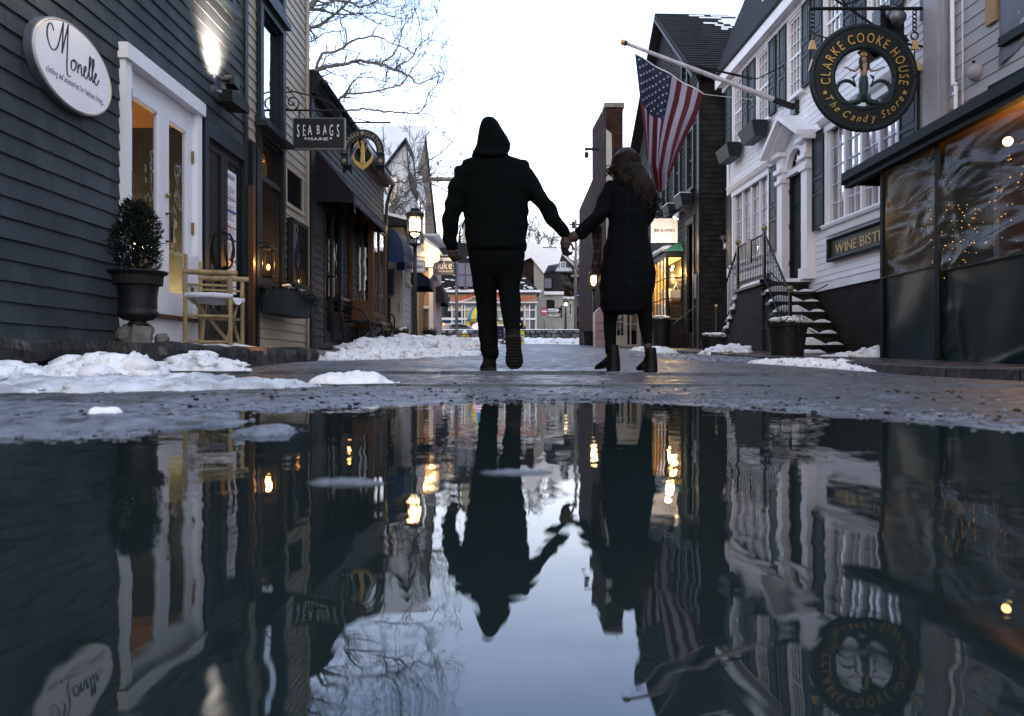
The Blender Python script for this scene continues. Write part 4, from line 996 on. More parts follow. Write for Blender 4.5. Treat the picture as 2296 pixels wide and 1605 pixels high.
for u in (13.7,14.8): mb = MB(L); mb.tube([(u,0,.55),(u,.15,.58),(u,.32,.70),(u,.36,.78)],.02,6); build(mb,'bracket',mt['iron'],bow,smooth=True)
# wine awning
aw = thing('awning','dark wine awning with pale capital letters over the clothing shop door','awning',L((12.7,.3,2.4)))
au0,au1,an = 11.39,13.98,.56
mb = MB(L); mb.prism_x([(0.02,3.28),(an,2.66),(an,2.645),(.02,3.26)],au0,au1); mb.prism([],0,0) if False else None
mb.add([(au0,.02,3.27),(au0,an,2.65),(au0,an,2.50),(au0,.02,2.52)],[(0,1,2,3)]); mb.add([(au1,.02,3.27),(au1,an,2.65),(au1,an,2.50),(au1,.02,2.52)],[(0,1,2,3)]); build(mb,'canopy',mt['fabric_wine'],aw,recalc=False)
mb = MB(L); mb.box(au0,au1,an,an + .012,2.49,2.655); va = build(mb,'valance',mt['fabric_wine'],aw)
mb = MB(L); text(mb,'UPPERDECK CLOTHING',au0 + .12,2.52,au1 - au0 - .3,.115,an + .012,.003); build(mb,'valance_lettering',M('mauve',(.22,.18,.26),.7),va)
for u in (au0 + .03,(au0 + au1)/2,au1 - .03): mb = MB(L); mb.tube([(u,.02,2.55),(u,an,2.55),(u,.02,3.2)],.012,6); build(mb,'awning_frame',mt['iron'],aw)
# blue barrel awning beyond
def barrel_awning(label,fr,u0,u1,n0,n1,zt,zb,val,mat,words=None,name='awning'):
    t = thing(name,label,'awning',fr(((u0 + u1)/2,(n0 + n1)/2,zb)))
    mb = MB(fr); pr = [(n0 + (n1 - n0)*math.sin(math.pi/2*i/10),zb + val + (zt - zb - val)*math.cos(math.pi/2*i/10)) for i in range(11)]
    vs = []
    for n,z in pr: vs += [(u0,n,z),(u1,n,z)]
    mb.add(vs,[(2*i,2*i + 1,2*i + 3,2*i + 2) for i in range(10)])
    for u in (u0,u1): mb.add([(u,n,z) for n,z in pr] + [(u,n1,zb),(u,n0,zb)],[tuple(range(13))])
    build(mb,'canopy',mt[mat],t,recalc=False)
    mb = MB(fr); mb.box(u0,u1,n1,n1 + .01,zb,zb + val + .01); va = build(mb,'valance',mt[mat],t)
    if words:
        mb = MB(fr); text(mb,words[0],u0 + .1,zb + val*.25,u1 - u0 - .2,val*.6,n1 + .011,.003,flip=words[2] if len(words) > 2 else False); build(mb,'valance_lettering',mt[words[1]],va)
    return t
barrel_awning('blue barrel awning with pale lettering next to the clothing shop',L,16.9,18.35,.02,.42,3.15,2.35,.22,'fabric_blue',('TEA ROOM','lilac'))
# ================================================================ RIGHT SIDE OF THE STREET
R = Wall(5.9,-.044,-1)
def uR(px,n=0.0): return R.at_px(px,n)
def rev(u0,u1): return (min(u0,u1),max(u0,u1))
# ---- white clapboard house
h1 = thing('clapboard_house','white clapboard house with dark shutters and a panelled green door','house',R((13.5,0,.2)))
ups = [(17.05,17.65),(15.5,16.12),(13.93,14.50),(12.36,12.97),(10.95,11.5)]
UZ0,UZ1 = 5.12,6.54
A0,A1,AZ0,AZ1 = 15.5,17.6,2.40,3.94
B0,B1,BZ0,BZ1 = 10.72,12.86,2.47,4.0
D0,D1,DZ0,DZ1 = 13.70,14.46,1.62,3.62
holes = [(a,b,UZ0,UZ1) for a,b in ups] + [(A0,A1,AZ0,AZ1),(B0,B1,BZ0,BZ1),(D0,D1,DZ0,4.25)]
mb = MB(R); siding(mb,10.02,17.98,1.50,6.72,.108,holes,.013); build(mb,'wall',mt['white_clap'],h1)
shell(h1,R,9.6,18.1,.1,6.7,5.0,'white_clap')
mb = MB(R); mb.box(10.0,18.0,-.03,.03,1.36,1.50); mb.box(10.0,18.0,-.02,.045,1.50,1.525); build(mb,'skirt_board',mt['white_trim'],h1)
mb = MB(R); mb.box(10.0,18.0,-.06,-.01,.0,1.37); build(mb,'foundation',mt['brick_dark'],h1)
mb = MB(R); mb.box(17.96,18.12,-.06,.035,.2,6.7); build(mb,'corner_board',mt['white_trim'],h1)
mb = MB(R); mb.box(9.62,10.06,-.06,.07,.2,6.72); mb.box(9.70,9.98,.07,.10,1.0,6.3); mb.box(9.58,10.1,-.06,.11,1.30,1.42); build(mb,'corner_pilaster',mt['grey_clap'],h1)
mb = MB(R); mb.box(9.4,18.35,-.02,.20,6.70,6.73); mb.box(9.4,18.38,.20,.235,6.66,6.90); mb.box(9.4,18.36,.02,.07,6.58,6.70); build(mb,'fascia',mt['white_trim'],h1)
mb = MB(R); mb.prism_x([(.26,6.88),(.28,6.93),(-1.2,10.6),(-4.8,12.4),(-4.8,12.2),(-1.15,10.45),(.20,6.90)],9.4,18.42); build(mb,'roof',mt['roof_shingle'],h1)
mb = MB(R); mb.prism([(9.62,6.7),(18.1,6.7),(18.1,6.72),(9.62,6.72)],-4,-.1); mb.add([(18.1,0,6.7),(18.1,-1.2,10.4),(18.1,-4.8,12.2),(18.1,-4.8,6.7)],[(0,1,2,3)]); build(mb,'gable_wall',mt['white_clap'],h1)
def shutter(par,u0,u1,z0,z1,n0=.045,n1=.075):
    mb = MB(R); s = .045; mb.box(u0,u0 + s,n0,n1,z0,z1); mb.box(u1 - s,u1,n0,n1,z0,z1)
    zs = [z0,lerp(z0,z1,.36),lerp(z0,z1,.52),z1] if z1 - z0 > 1.3 else [z0,(z0 + z1)/2,z1]
    for z in zs: mb.box(u0 + s,u1 - s,n0,n1 - .001,max(z - .03,z0),min(z + .03,z1))
    mb.box(u0 + s,u1 - s,n0,n1 - .014,z0,z1)
    for a,b in zip(zs,zs[1:]):
        if b - a > .2: mb.box(u0 + s + .035,u1 - s - .035,n0,n1 - .006,a + .065,b - .065)
    return build(mb,'shutter',mt['navy_trim'],par)
for k,(a,b) in enumerate(ups):
    window_unit(h1,R,a,b,UZ0,UZ1,'white_trim','glass_sky',.07,.045,(4,6),True,True,depth=.3,curtain='curtain' if k != 1 else 'amber_curtain',th=.014)
    shutter(h1,a - .07 - .34,a - .075,UZ0 - .04,UZ1 + .03); shutter(h1,b + .075,b + .07 + .34,UZ0 - .04,UZ1 + .03)
for a,b in (ups[0],ups[1]):
    t = thing('window_box','dark wooden planter box under the %s upper window of the white house' % ('farthest' if a > 17 else 'second farthest'),'window box',R(((a + b)/2,.2,UZ0 - .4)),group='window boxes of the white house')
    mb = MB(R); mb.add([(a - .05,.10,UZ0 - .42),(b + .05,.10,UZ0 - .42),(b + .05,.34,UZ0 - .42),(a - .05,.34,UZ0 - .42),(a - .1,.08,UZ0 - .13),(b + .1,.08,UZ0 - .13),(b + .1,.42,UZ0 - .13),(a - .1,.42,UZ0 - .13)],[(0,3,2,1),(0,1,5,4),(1,2,6,5),(2,3,7,6),(3,0,4,7),(4,5,6,7)]); build(mb,'box',mt['navy_trim'],t)
    mb = MB(R); mb.box(a - .08,b + .08,.10,.38,UZ0 - .13,UZ0 - .10); build(mb,'soil',mt['dark_room'],t)
# large show windows
def show_window(u0,u1,z0,z1,n):
    wn = MB(R); c = .09; wn.box(u0 - c,u0,-.03,.06,z0 - c,z1); wn.box(u1,u1 + c,-.03,.06,z0 - c,z1); wn.box(u0,u1,-.03,.059,z0 - c,z0)
    wn.prism_x([(0,z1),(.07,z1),(.07,z1 + .10),(.12,z1 + .13),(.17,z1 + .20),(.17,z1 + .225),(0,z1 + .26)],u0 - .16,u1 + .16)
    wn.prism_x([(0,z0 - .10),(.10,z0 - .10),(.12,z0 - .06),(.12,z0 - .035),(0,z0 - .03)],u0 - .12,u1 + .12); wn.prism_x([(0,z0 - .24),(.05,z0 - .22),(.07,z0 - .10),(0,z0 - .10)],u0 - .08,u1 + .08)
    w_ = build(wn,'window',mt['white_trim'],h1); mb = MB(R)
    for i in range(n + 1): u = lerp(u0,u1,i/n); mb.box(u - .03,u + .03,-.05,.02,z0,z1)
    for j in range(1,5):
        z = lerp(z0,z1,j/5); mb.box(u0,u1,-.035,-.012,z - .006,z + .006)
    for i in range(n): u = lerp(u0,u1,(i + .5)/n); mb.box(u - .005,u + .005,-.034,-.011,z0,z1)
    build(mb,'sash',mt['white_trim'],w_)
    mb = MB(R); mb.box(u0,u1,-.042,-.038,z0,z1); build(mb,'pane',mt['glass_bright'],w_)
    mb = MB(R); vs = []; k = int((u1 - u0)/.018)
    for i in range(k + 1):
        u = lerp(u0,u1,i/k); ph = (u - u0)/(u1 - u0)*n; d = -.105 + .014*math.sin(i*.9) + .02*math.sin(i*.31)
        vs += [(u,d,z0),(u,d - .01*math.sin(i),lerp(z0,z1,.5)),(u,d,z1)]
    mb.add(vs,[(3*i + j,3*i + 3 + j,3*i + 4 + j,3*i + 1 + j) for i in range(k) for j in range(2)]); build(mb,'curtain',mt['curtain'],w_,recalc=False,smooth=True)
    mb = MB(R)
    for q in range(n):      # swagged valance
        a,b = lerp(u0,u1,q/n),lerp(u0,u1,(q + 1)/n); vs = []
        for i in range(15):
            t = i/14; drop = .20 + .38*math.sin(math.pi*t) ** .7 + (.35*(1 - t) ** 3)
            for j in range(6): vs.append((lerp(a,b,t),-.075 + .01*math.sin(j*2.1 + i*.6),z1 - drop*j/5))
        mb.add(vs,[(6*i + j,6*i + 6 + j,6*i + 7 + j,6*i + 1 + j) for i in range(14) for j in range(5)])
    build(mb,'swag',mt['canvas'],w_,recalc=False,smooth=True)
    mb = MB(R); mb.quad((u0,-.5,z0),(u1,-.5,z0),(u1,-.5,z1),(u0,-.5,z1)); build(mb,'reveal',mt['dark_room'],w_,recalc=False)
show_window(A0,A1,AZ0,AZ1,4); show_window(B0,B1,BZ0,BZ1,4)
shutter(h1,A0 - .09 - .42,A0 - .10,AZ0 - .05,AZ1 + .1); shutter(h1,A1 + .10,A1 + .10 + .34,AZ0 - .05,AZ1 + .1)
shutter(h1,B1 + .10,B1 + .09 + .42,BZ0 - .05,BZ1 + .1,.05,.09); shutter(h1,B0 - .09 - .46,B0 - .10,BZ0 - .05,BZ1 + .1,.05,.09)
# door surround with fanlight and pediment
mb = MB(R)
for a in (13.42,14.52):
    mb.box(a,a + .24,0,.16,1.62,3.72); mb.box(a - .03,a + .27,0,.20,1.60,1.80); mb.box(a - .03,a + .27,0,.20,3.52,3.60); mb.box(a - .04,a + .28,0,.22,3.72,3.80)
    mb.box(a,a + .24,0,.17,3.80,4.02); mb.box(a - .05,a + .29,0,.26,4.02,4.10)
cu = 14.09
mb.ring(cu,3.72,.34,.44,0,.10,20,0,math.pi)
mb.box(13.66,14.52,0,.09,3.62,3.72)
mb.prism([(13.66,3.72),(13.75,3.72)] + [(cu - .44*math.cos(a*math.pi/16),3.72 + .44*math.sin(a*math.pi/16)) for a in range(1,8)] + [(cu,4.17),(cu,4.24),(13.66,4.24)],0,.05)
mb.prism([(14.52,3.72),(14.52,4.24),(cu,4.24),(cu,4.17)] + [(cu + .44*math.cos(a*math.pi/16),3.72 + .44*math.sin(a*math.pi/16)) for a in range(7,-1,-1)],0,.048)
for s in (-1,1):
    p0,p1 = (cu + s*.86,4.06),(cu,4.58); dx,dz = p1[0] - p0[0],p1[1] - p0[1]
    mb.prism([p0,p1,(p1[0],p1[1] + .09),(p0[0],p0[1] + .09)],0,.42); mb.prism([(p0[0],p0[1] - .06),(p1[0],p1[1] - .07),(p1[0],p1[1]),p0],0,.30)
mb.prism([(cu - .6,4.1),(cu + .6,4.1),(cu,4.5)],0,.06)
ds = build(mb,'door_surround',mt['white_trim'],h1)
mb = MB(R)
for k in range(7): a = math.pi*(k + .5)/7; mb.tube([(cu + .05*math.cos(a),-.01,3.74 + .05*math.sin(a)),(cu + .33*math.cos(a),-.01,3.73 + .33*math.sin(a))],.008,5)
mb.ring(cu,3.73,.16,.175,-.02,0,20,0,math.pi); build(mb,'fanlight',mt['white_trim'],ds)
mb = MB(R); mb.prism([(cu + .34*math.cos(a*math.pi/16),3.72 + .34*math.sin(a*math.pi/16)) for a in range(17)],-.04,-.03); build(mb,'fanlight_pane',mt['glass_sky'],ds)
mb = MB(R); mb.box(D0,D1,-.09,-.05,DZ0,DZ1); dw = D1 - D0
for j,(z0,z1) in enumerate(((1.78,2.25),(2.40,2.95),(3.08,3.45))):
    for i in range(2): a = D0 + .09 + i*dw/2*.97; mb.box(a,a + dw*.34,-.05,-.035,z0,z1)
mb.box(D0 - .04,D0,-.1,.02,DZ0,DZ1); mb.box(D1,D1 + .04,-.1,.02,DZ0,DZ1); hd = build(mb,'door',mt['navy_trim'],h1)
mb = MB(R); mb.ball((D0 + .07,-.02,2.5),.03,8); build(mb,'handle',mt['brass'],hd,smooth=True)
boxes(hd,'hinge','iron',R,[(D1 - .01,D1 + .05,-.05,.03,z,z + .1) for z in (1.95,2.65,3.3)])
# eave floodlights, dormer
mb = MB(R); mb.box(15.3,17.2,-.35,.06,7.3,7.32) if False else None
dmr = MB(R); dmr.box(14.9,15.9,-.9,.02,7.6,9.0); dmr.prism([(14.8,9.0),(16.0,9.0),(15.4,9.6)],-1.5,.08); dm1 = build(dmr,'dormer',mt['white_clap'],h1)
window_unit(dm1,Fr(R((0,.03,0)),R.u,R.n),15.1,15.7,7.75,8.85,'white_trim','glass_sky',.07,.03,(2,4),name='dormer_window') if False else None
mb = MB(R); mb.box(15.12,15.68,.022,.028,7.75,8.85); build(mb,'dormer_pane',mt['glass_sky'],dm1)
mb = MB(R); mb.box(15.04,15.12,.02,.06,7.68,8.92); mb.box(15.68,15.76,.02,.06,7.68,8.92); mb.box(15.12,15.68,.02,.058,8.85,8.92); mb.box(15.12,15.68,.02,.058,7.68,7.75); mb.box(15.39,15.41,.028,.04,7.75,8.85); mb.box(15.12,15.68,.028,.039,8.29,8.32); build(mb,'dormer_sash',mt['white_trim'],dm1)
# long black sign board with gilt letters
ws = thing('name_board','long black board with gilt capitals under the curtained bay window','sign',R((11.5,.05,1.83)))
sU0,sU1 = 9.5,12.74
mb = MB(R); mb.box(sU0,sU1,.02,.07,1.84,2.15); build(mb,'board',mt['sign_black'],ws)
mb = MB(R)
for z0,z1 in ((1.80,1.85),(2.14,2.18)): mb.prism_x([(.02,z0),(.10,z0),(.12,(z0 + z1)/2),(.10,z1),(.02,z1)],sU0 - .02,sU1 + .02)
mb.box(sU1 - .01,sU1 + .04,.02,.11,1.80,2.18); build(mb,'moulding',mt['navy_trim'],ws)
mb = MB(R); text(mb,'WINE BISTRO SPIRITS',sU1 - .22,1.905,2.75,.215,.07,.008,flip=True); build(mb,'lettering',mt['gold_paint'],ws)
# hanging chain anchor + small name board behind the railing
w3 = thing('name_board','short black board with gilt letters low on the wall behind the stoop railing','sign',R((16.4,.05,1.8)))
mb = MB(R); mb.box(15.5,17.3,.02,.06,1.62,1.95); build(mb,'board',mt['sign_black'],w3)
mb = MB(R); text(mb,'RAW BAR',17.1,1.69,1.4,.19,.06,.006,flip=True); build(mb,'lettering',mt['gold_paint'],w3)

# ---- stoop with double flight, snow on treads, iron railing
st = thing('stoop','brick stoop with snowy stone steps rising to the panelled door','steps',(4.9,13.9,.2))
def wx(y): return 5.9 - .044*y
LZ,LX0 = 1.56,4.42
mb = MB(); mb.box(LX0 + .02,wx(13.6),13.62,15.2,.1,LZ - .05); 
nst = 7; ya,yb = 13.62,12.05
for i in range(nst):
    z = LZ - (i + 1)*(LZ - .22)/nst; y1 = lerp(ya,yb,i/nst); y0 = lerp(ya,yb,(i + 1)/nst)
    mb.box(LX0 + .06,wx(y0) - .02,y0,y1,.1,z - .05)
for i in range(nst):
    z = LZ - (i + 1)*(LZ - .3)/nst; y0 = lerp(15.2,16.7,i/nst); y1 = lerp(15.2,16.7,(i + 1)/nst)
    mb.box(LX0 + .06,wx(y0) - .02,y0,y1,.1,z - .05)
build(mb,'brick_base',mt['brick_dark'],st)
mb = MB(); sn = MB(); rng = random.Random(3)
def tread(x0,x1,y0,y1,z,full):
    mb.box(x0,x1,y0 - .025,y1,z - .05,z); 
    xa,xb = (x0 + .04,lerp(x0,x1,.66)) if full else (lerp(x0,x1,.72),x1 - .02)
    for (p,q,hh) in ((xa,xb,.115),(lerp(x0,x1,.74),x1 - .03,.05)):
        if q - p < .05: continue
        vs = []; k = 14
        for i in range(k + 1):
            t = i/k; x = lerp(p,q,t); h = hh*(min(1,4.0*t,3.0*(1 - t))) ** .6*(1 + .25*nz(x*6,z*9)) + .004
            vs += [(x,y0 - .015,z),(x,y0 - .02,z + h*.75),(x,y0 + .04,z + h),(x,y1,z + h*.9)]
        sn.add(vs,[(4*i + j,4*i + 4 + j,4*i + 5 + j,4*i + 1 + j) for i in range(k) for j in range(3)])
for i in range(nst):
    z = LZ - (i + 1)*(LZ - .22)/nst; y1 = lerp(ya,yb,i/nst); y0 = lerp(ya,yb,(i + 1)/nst)
    tread(LX0,wx(y0) - .03,y0,y1,z,True)
mb.box(LX0 - .03,wx(13.6) - .01,13.58,15.24,LZ - .05,LZ)
vs = []
for i in range(21):
    x = lerp(LX0 + .3,5.2,i/20); h = .07*min(1,5*i/20,5*(1 - i/20)) ** .6 + .006
    vs += [(x,13.60,LZ),(x,13.60,LZ + h*.8),(x,13.7,LZ + h),(x,15.1,LZ + h)]
sn.add(vs,[(4*i + j,4*i + 4 + j,4*i + 5 + j,4*i + 1 + j) for i in range(20) for j in range(3)])
vs = []
for i in range(21):
    y = lerp(13.65,14.9,i/20); h = .06*min(1,4*(1 - i/20)) ** .6*(1 + .3*nz(y*5,2))
    vs += [(LX0 - .02,y,LZ),(LX0 - .02,y,LZ + h*.7),(LX0 + .1,y,LZ + h),(LX0 + .35,y,LZ)]
sn.add(vs,[(4*i + j,4*i + 4 + j,4*i + 5 + j,4*i + 1 + j) for i in range(20) for j in range(3)])
for i in range(nst):
    z = LZ - (i + 1)*(LZ - .3)/nst; y0 = lerp(15.2,16.7,i/nst); y1 = lerp(15.2,16.7,(i + 1)/nst)
    mb.box(LX0 - .02,wx(y0) - .03,y0,y1 + .025,z - .05,z)
    sn.ball((LX0 + .05,(y0 + y1)/2,z + .02),.08,8,1,1.2,.7,.3,i)
build(mb,'treads',mt['iron'],st); build(sn,'step_snow',mt['snow'],st,smooth=True)
rl = thing('stair_railing','black iron railing with brass ball finials around the snowy stoop','railing',(LX0,13.9,.3))
def rail(pts,n,mbr):
    for (x0,y0,z0),(x1,y1,z1) in zip(pts,pts[1:]):
        mbr.tube([(x0,y0,z0 + .86),(x1,y1,z1 + .86)],.020,8); mbr.tube([(x0,y0,z0 + .08),(x1,y1,z1 + .08)],.012,6)
        for i in range(1,n): t = i/n; x,y,z = lerp(x0,x1,t),lerp(y0,y1,t),lerp(z0,z1,t); mbr.tube([(x,y,z + .08),(x,y,z + .86)],.008,5)
mb = MB(); posts = [(LX0 + .06,13.62,LZ),(LX0 + .06,15.22,LZ),(LX0 + .04,12.3,.36),(LX0 + .04,16.7,.4)]
rail([posts[2],posts[0]],16,mb); rail([posts[0],posts[1]],16,mb); rail([posts[1],posts[3]],16,mb); build(mb,'balusters',mt['iron'],rl)
for i,(x,y,z) in enumerate(posts):
    mb = MB(); mb.box(x - .022,x + .022,y - .022,y + .022,z - (0 if i < 2 else .25),z + .90); po = build(mb,'post',mt['iron'],rl)
    mb = MB(); mb.ball((x,y,z + .955),.052,14); mb.tube([(x,y,z + .89),(x,y,z + .92)],.03,10); build(mb,'finial',mt['brass'],po,smooth=True)
mb = MB(Fr((LX0 + .03,0,0),(0,1,0),(-1,0,0))); mb.prism([(14.25,1.98),(14.5,1.98),(14.52,2.38),(14.42,2.44),(14.33,2.44),(14.23,2.38)],0,.02); build(mb,'plaque',mt['sign_black'],rl)
mb = MB(); pts = [(wx(12.9) - .02,12.9,1.45),(wx(12.7) - .25,12.9,1.25),(LX0 + .5,13.1,1.28),(LX0 + .06,13.4,1.75)]
mb.tube([tuple(Vector(pts[0]).lerp(Vector(pts[-1]),t/16) - Vector((0,0,.28*math.sin(math.pi*t/16)))) for t in range(17)],.010,5); build(mb,'chain',mt['iron'],rl)

# ---- round hanging sign with mermaid
SY = 10.1; sx0 = XC = (1935 - CX)/F*SY; sz0 = CAMH + (HY - 175)/F*SY; RR = 117/F*SY
S1 = face_fr(XC,SY,sz0)
rs = thing('round_sign','round black hanging sign with gilt lettering and a mermaid in the open middle','sign',(XC,SY,sz0 - RR))
mb = MB(S1); mb.ring(0,0,RR*.60,RR*.985,-.03,.03,72); build(mb,'ring_board',mt['sign_black'],rs)
mb = MB(S1)
for r in (RR*.985,RR*.60):
    mb.tube([(r*math.cos(2*math.pi*i/72),0,r*math.sin(2*math.pi*i/72)) for i in range(73)],.042,8)
build(mb,'moulding',mt['navy_trim'],rs,smooth=True)
def serif_arc(mb,s_,R_,a0,a1,size,n):
    arc_text(mb,s_,0,0,R_,a0,a1,size*1.12,n,.012,.70)
mb = MB(S1); serif_arc(mb,'CLARKE COOKE HOUSE',RR*.66,math.radians(193),math.radians(-13),RR*.235,.032)
for ch_a in (): pass
build(mb,'gilt_lettering',mt['gold'],rs); mb = MB(S1); arc_text(mb,'The Candy Store',0,0,RR*.86,math.radians(27),math.radians(153),RR*.20,.032,.012,.85,.35,True)
build(mb,'gilt_lettering',mt['gold'],rs)
for q_ in (-1,1): mb = MB(S1); mb.star(q_*RR*.76,-RR*.30,RR*.055,.032,.044); build(mb,'gilt_star',mt['gold'],rs)
mb = MB(S1); q = RR
for s in (-1,1):
    pts = [(s*.06,.0,-.34),(s*.10,.0,-.45),(s*.28,.0,-.50)] + [(s*(.33 + .20*math.cos(a)),.0,-.27 + .22*math.sin(a)) for a in [math.radians(-90 + 20*k) for k in range(13)]] + [(s*.20,.0,.02)]
    rr = [.09,.085,.075] + [.072 - .003*k for k in range(13)] + [.01]
    mb.tube([(p[0]*q,p[1],p[2]*q) for p in pts],[(r*q,r*q*.7) for r in rr],10)
    mb.tube([(s*.20*q,0,.0*q),(s*.12*q,0,.07*q)],[.03*q,.003],6)
mb.tube([(0,0,.02*q),(0,0,-.12*q),(0,0,-.30*q),(0,0,-.46*q)],[(.085*q,.05),(.11*q,.06),(.08*q,.05),(.04*q,.04)],12); build(mb,'mermaid_tail',M('tail',(.022,.05,.055),.45,.3,14,bump=.3),rs,smooth=True)
mb = MB(S1); mb.tube([(0,0,.0*q),(0,.01,.08*q),(0,.01,.18*q),(0,.0,.24*q),(0,0,.28*q)],[(.075*q,.045),(.06*q,.04),(.09*q,.045),(.05*q,.035),(.028*q,.03)],12)
mb.ball((0,.01,.335*q),.058*q,12,sz=1.25)
for s in (-1,1): mb.tube([(s*.07*q,0,.215*q),(s*.16*q,.01,.13*q),(s*.25*q,.02,.14*q),(s*.35*q,.03,.19*q),(s*.39*q,.03,.18*q)],[.026*q,.024*q,.019*q,.013*q,.016*q],8)
build(mb,'mermaid_body',M('carving',(.34,.25,.20),.5,.15,14),rs,smooth=True)
mb = MB(S1); mb.ball((0,-.012,.35*q),.068*q,12,sz=1.2)
for s in (-1,1): mb.tube([(s*.045*q,0,.38*q),(s*.075*q,.02,.30*q),(s*.07*q,.04,.20*q),(s*.05*q,.045,.12*q)],[.03*q,.032*q,.028*q,.012*q],8)
build(mb,'mermaid_hair',mt['hair_dark'],rs,smooth=True)
mb = MB(S1); mb.ring(0,.435*q,.035*q,.06*q,-.02,.03,14,sz=.4)
for k in range(-2,3): mb.ball((k*.025*q,0,.465*q + .01*(2 - abs(k))),.014*q,6)
build(mb,'crown',mt['gold'],rs)
br = thing('sign_bracket','long black iron bracket arm holding the round mermaid sign','bracket',(XC,SY,sz0 + RR + .1))
mb = MB(S1); bz = RR*1.33; xl,xr = (1812 - CX)/F*SY - XC,wx(SY) - XC - .05
mb.tube([(xl,0,bz),(xr,0,bz)],.024,8); mb.tube([(xl + .05,0,bz + .9),(xl + .35,0,bz + .12),(xl + .5,0,bz + .02),(xr - .3,0,bz - .45),(xr,0,bz - .5)],.016,6); mb.tube([(xl + .42,0,bz + .6),(xl + .34,0,bz + .22),(xl + .5,0,bz + .05),(xr*.3,0,bz + .25),(xr,0,bz + .7)],.016,6)
mb.tube([(xl + .1,0,bz - .35)] + [(lerp(xl + .1,xr - .2,t/8),0,bz - .35 - .1*math.sin(math.pi*t/8)) for t in range(1,9)],.010,5); mb.box(xr - .02,xr + .04,-.04,.04,bz - .15,bz + .12); build(mb,'arm',mt['iron'],br)
for s in (-1,1):
    mb = MB(S1); x = s*RR*.98
    for k in range(5): z = bz - .05 - k*.055; mb.ring(x,z,.018,.030,-.006,.006,10,sz=1.3)
    mb.ring(x,bz - .36,.04,.055,-.008,.008,14); mb.tube([(x,0,bz - .40),(x,0,.22*RR)],.008,5); build(mb,'hanger_chain',mt['iron'],br)
    mb = MB(S1); mb.prism([(x - .02,bz - .42),(x + .02,bz - .42),(x + .05,bz - .54),(x - .05,bz - .54)],-.02,.02); build(mb,'tassel',mt['gold_paint'],br); mb = MB(S1); mb.prism([(x - .01,.36*RR),(x + .02,.36*RR),(x + .07*s + .03,.15*RR),(x - .05,.13*RR)],-.02,.02); build(mb,'tassel',mt['gold_paint'],br)
fs_ = thing('floodlight','black floodlight with glass lens hung beside the mermaid sign','wall lamp',(XC + .5,SY + .1,sz0 + RR))
mb = MB(S1); mb.tube([(.46,-.15,bz + .2),(.46,-.12,bz - .05),(.44,-.1,bz - .12)],.012,6); mb.box(.28,.60,-.35,-.12,bz - .4,bz + .1); mb.add([(.05,-.3,bz - .46),(.6,-.3,bz - .3),(.6,-.1,bz - .3),(.05,-.1,bz - .46),(.2,-.3,bz - .62),(.66,-.3,bz - .38),(.66,-.1,bz - .38),(.2,-.1,bz - .62)],[(0,1,2,3),(4,5,6,7),(0,1,5,4),(1,2,6,5),(2,3,7,6),(3,0,4,7)]); build(mb,'housing',mt['iron'],fs_)
mb = MB(S1); mb.tube([(.42,-.1,bz - .02),(.44,.06,bz - .16)],[.05,.10],14); mb.ball((.42,-.08,bz - .02),.09,12); build(mb,'lamp_head',mt['steel'],fs_,smooth=True)

# ---- neighbour: nearer clapboard building above the tarpaulin
h2 = thing('clapboard_building','greyish clapboard house wall above the green tarpaulin at the right edge','building',R((8,0,.2)))
mb = MB(R); siding(mb,3.2,9.6,.4,7.5,.16,[(5.2,8.35,3.9,7.4)],.014); build(mb,'wall',mt['grey_clap'],h2)
shell(h2,R,3.2,9.6,.1,7.5,4,'grey_clap')
mb = MB(R); mb.box(8.68,8.86,.0,.05,4.0,7.5); build(mb,'timber_post',mt['wood_tan'],h2)
mb = MB(R)
mb.tube([(9.42,.05,2.3),(9.40,.05,3.5),(9.46,.05,3.55),(9.5,.05,7.5)],.026,8); mb.tube([(9.28,.04,2.3),(9.30,.04,7.5)],.012,6)
for z in (2.6,3.4,3.52): mb.tube([(9.42,.05,z),(9.42,.05,z + .04)],.034,8)
build(mb,'conduit',mt['white_trim'],h2,smooth=True)
mb = MB(R); mb.ball((9.06,.02,3.55),.10,16); sp = build(mb,'round_speaker',mt['grey_clap'],h2,smooth=True)
mb = MB(R)
for k in range(5): mb.ball((9.06 + .05*math.cos(k*1.26),.10,3.55 + .05*math.sin(k*1.26)),.006,6)
mb.box(9.1,9.13,0,.03,3.69,3.71); build(mb,'speaker_hole',mt['ink'],sp)
mb = MB(R); vs = []
for j in range(16):
    for i in range(40):
        u = lerp(7.05,8.66,i/39); z = lerp(3.45 + (8.66 - u)*.30,7.4,j/15)
        vs.append((u,.02 + .05*fbm(u*2.2 + z*.9,z*1.1,2,3),z))
mb.add(vs,[(40*j + i,40*j + i + 1,40*j + 41 + i,40*j + 40 + i) for j in range(15) for i in range(39)]); build(mb,'plastic_sheet',M('plastic_sheet',(.085,.085,.105),.3,.5,2.5,(1,1,.5),.7,9),h2,recalc=False,smooth=True)
mb = MB(R); mb.box(6.88,6.98,0,.12,3.2,7.5); mb.box(5.2,6.88,0,.12,4.12,4.24); mb.box(5.2,8.6,0,.08,3.66,3.76); build(mb,'window_frame',mt['black_trim'],h2)
mb = MB(R); mb.box(5.2,6.88,-.4,-.3,4.24,7.4); build(mb,'lit_pane',E_('lit_pane',(1,.93,.88),1.6),h2)
mb = MB(R); mb.prism_x([(0,2.9),(.3,2.75),(.3,3.16),(0,3.3)],4.5,8.45); build(mb,'balcony',mt['vinyl_dark'],h2)
mb = MB(R); mb.ball((6.75,.25,3.93),.05,10); build(mb,'porch_bulb',mt['fairy'],h2,smooth=True)

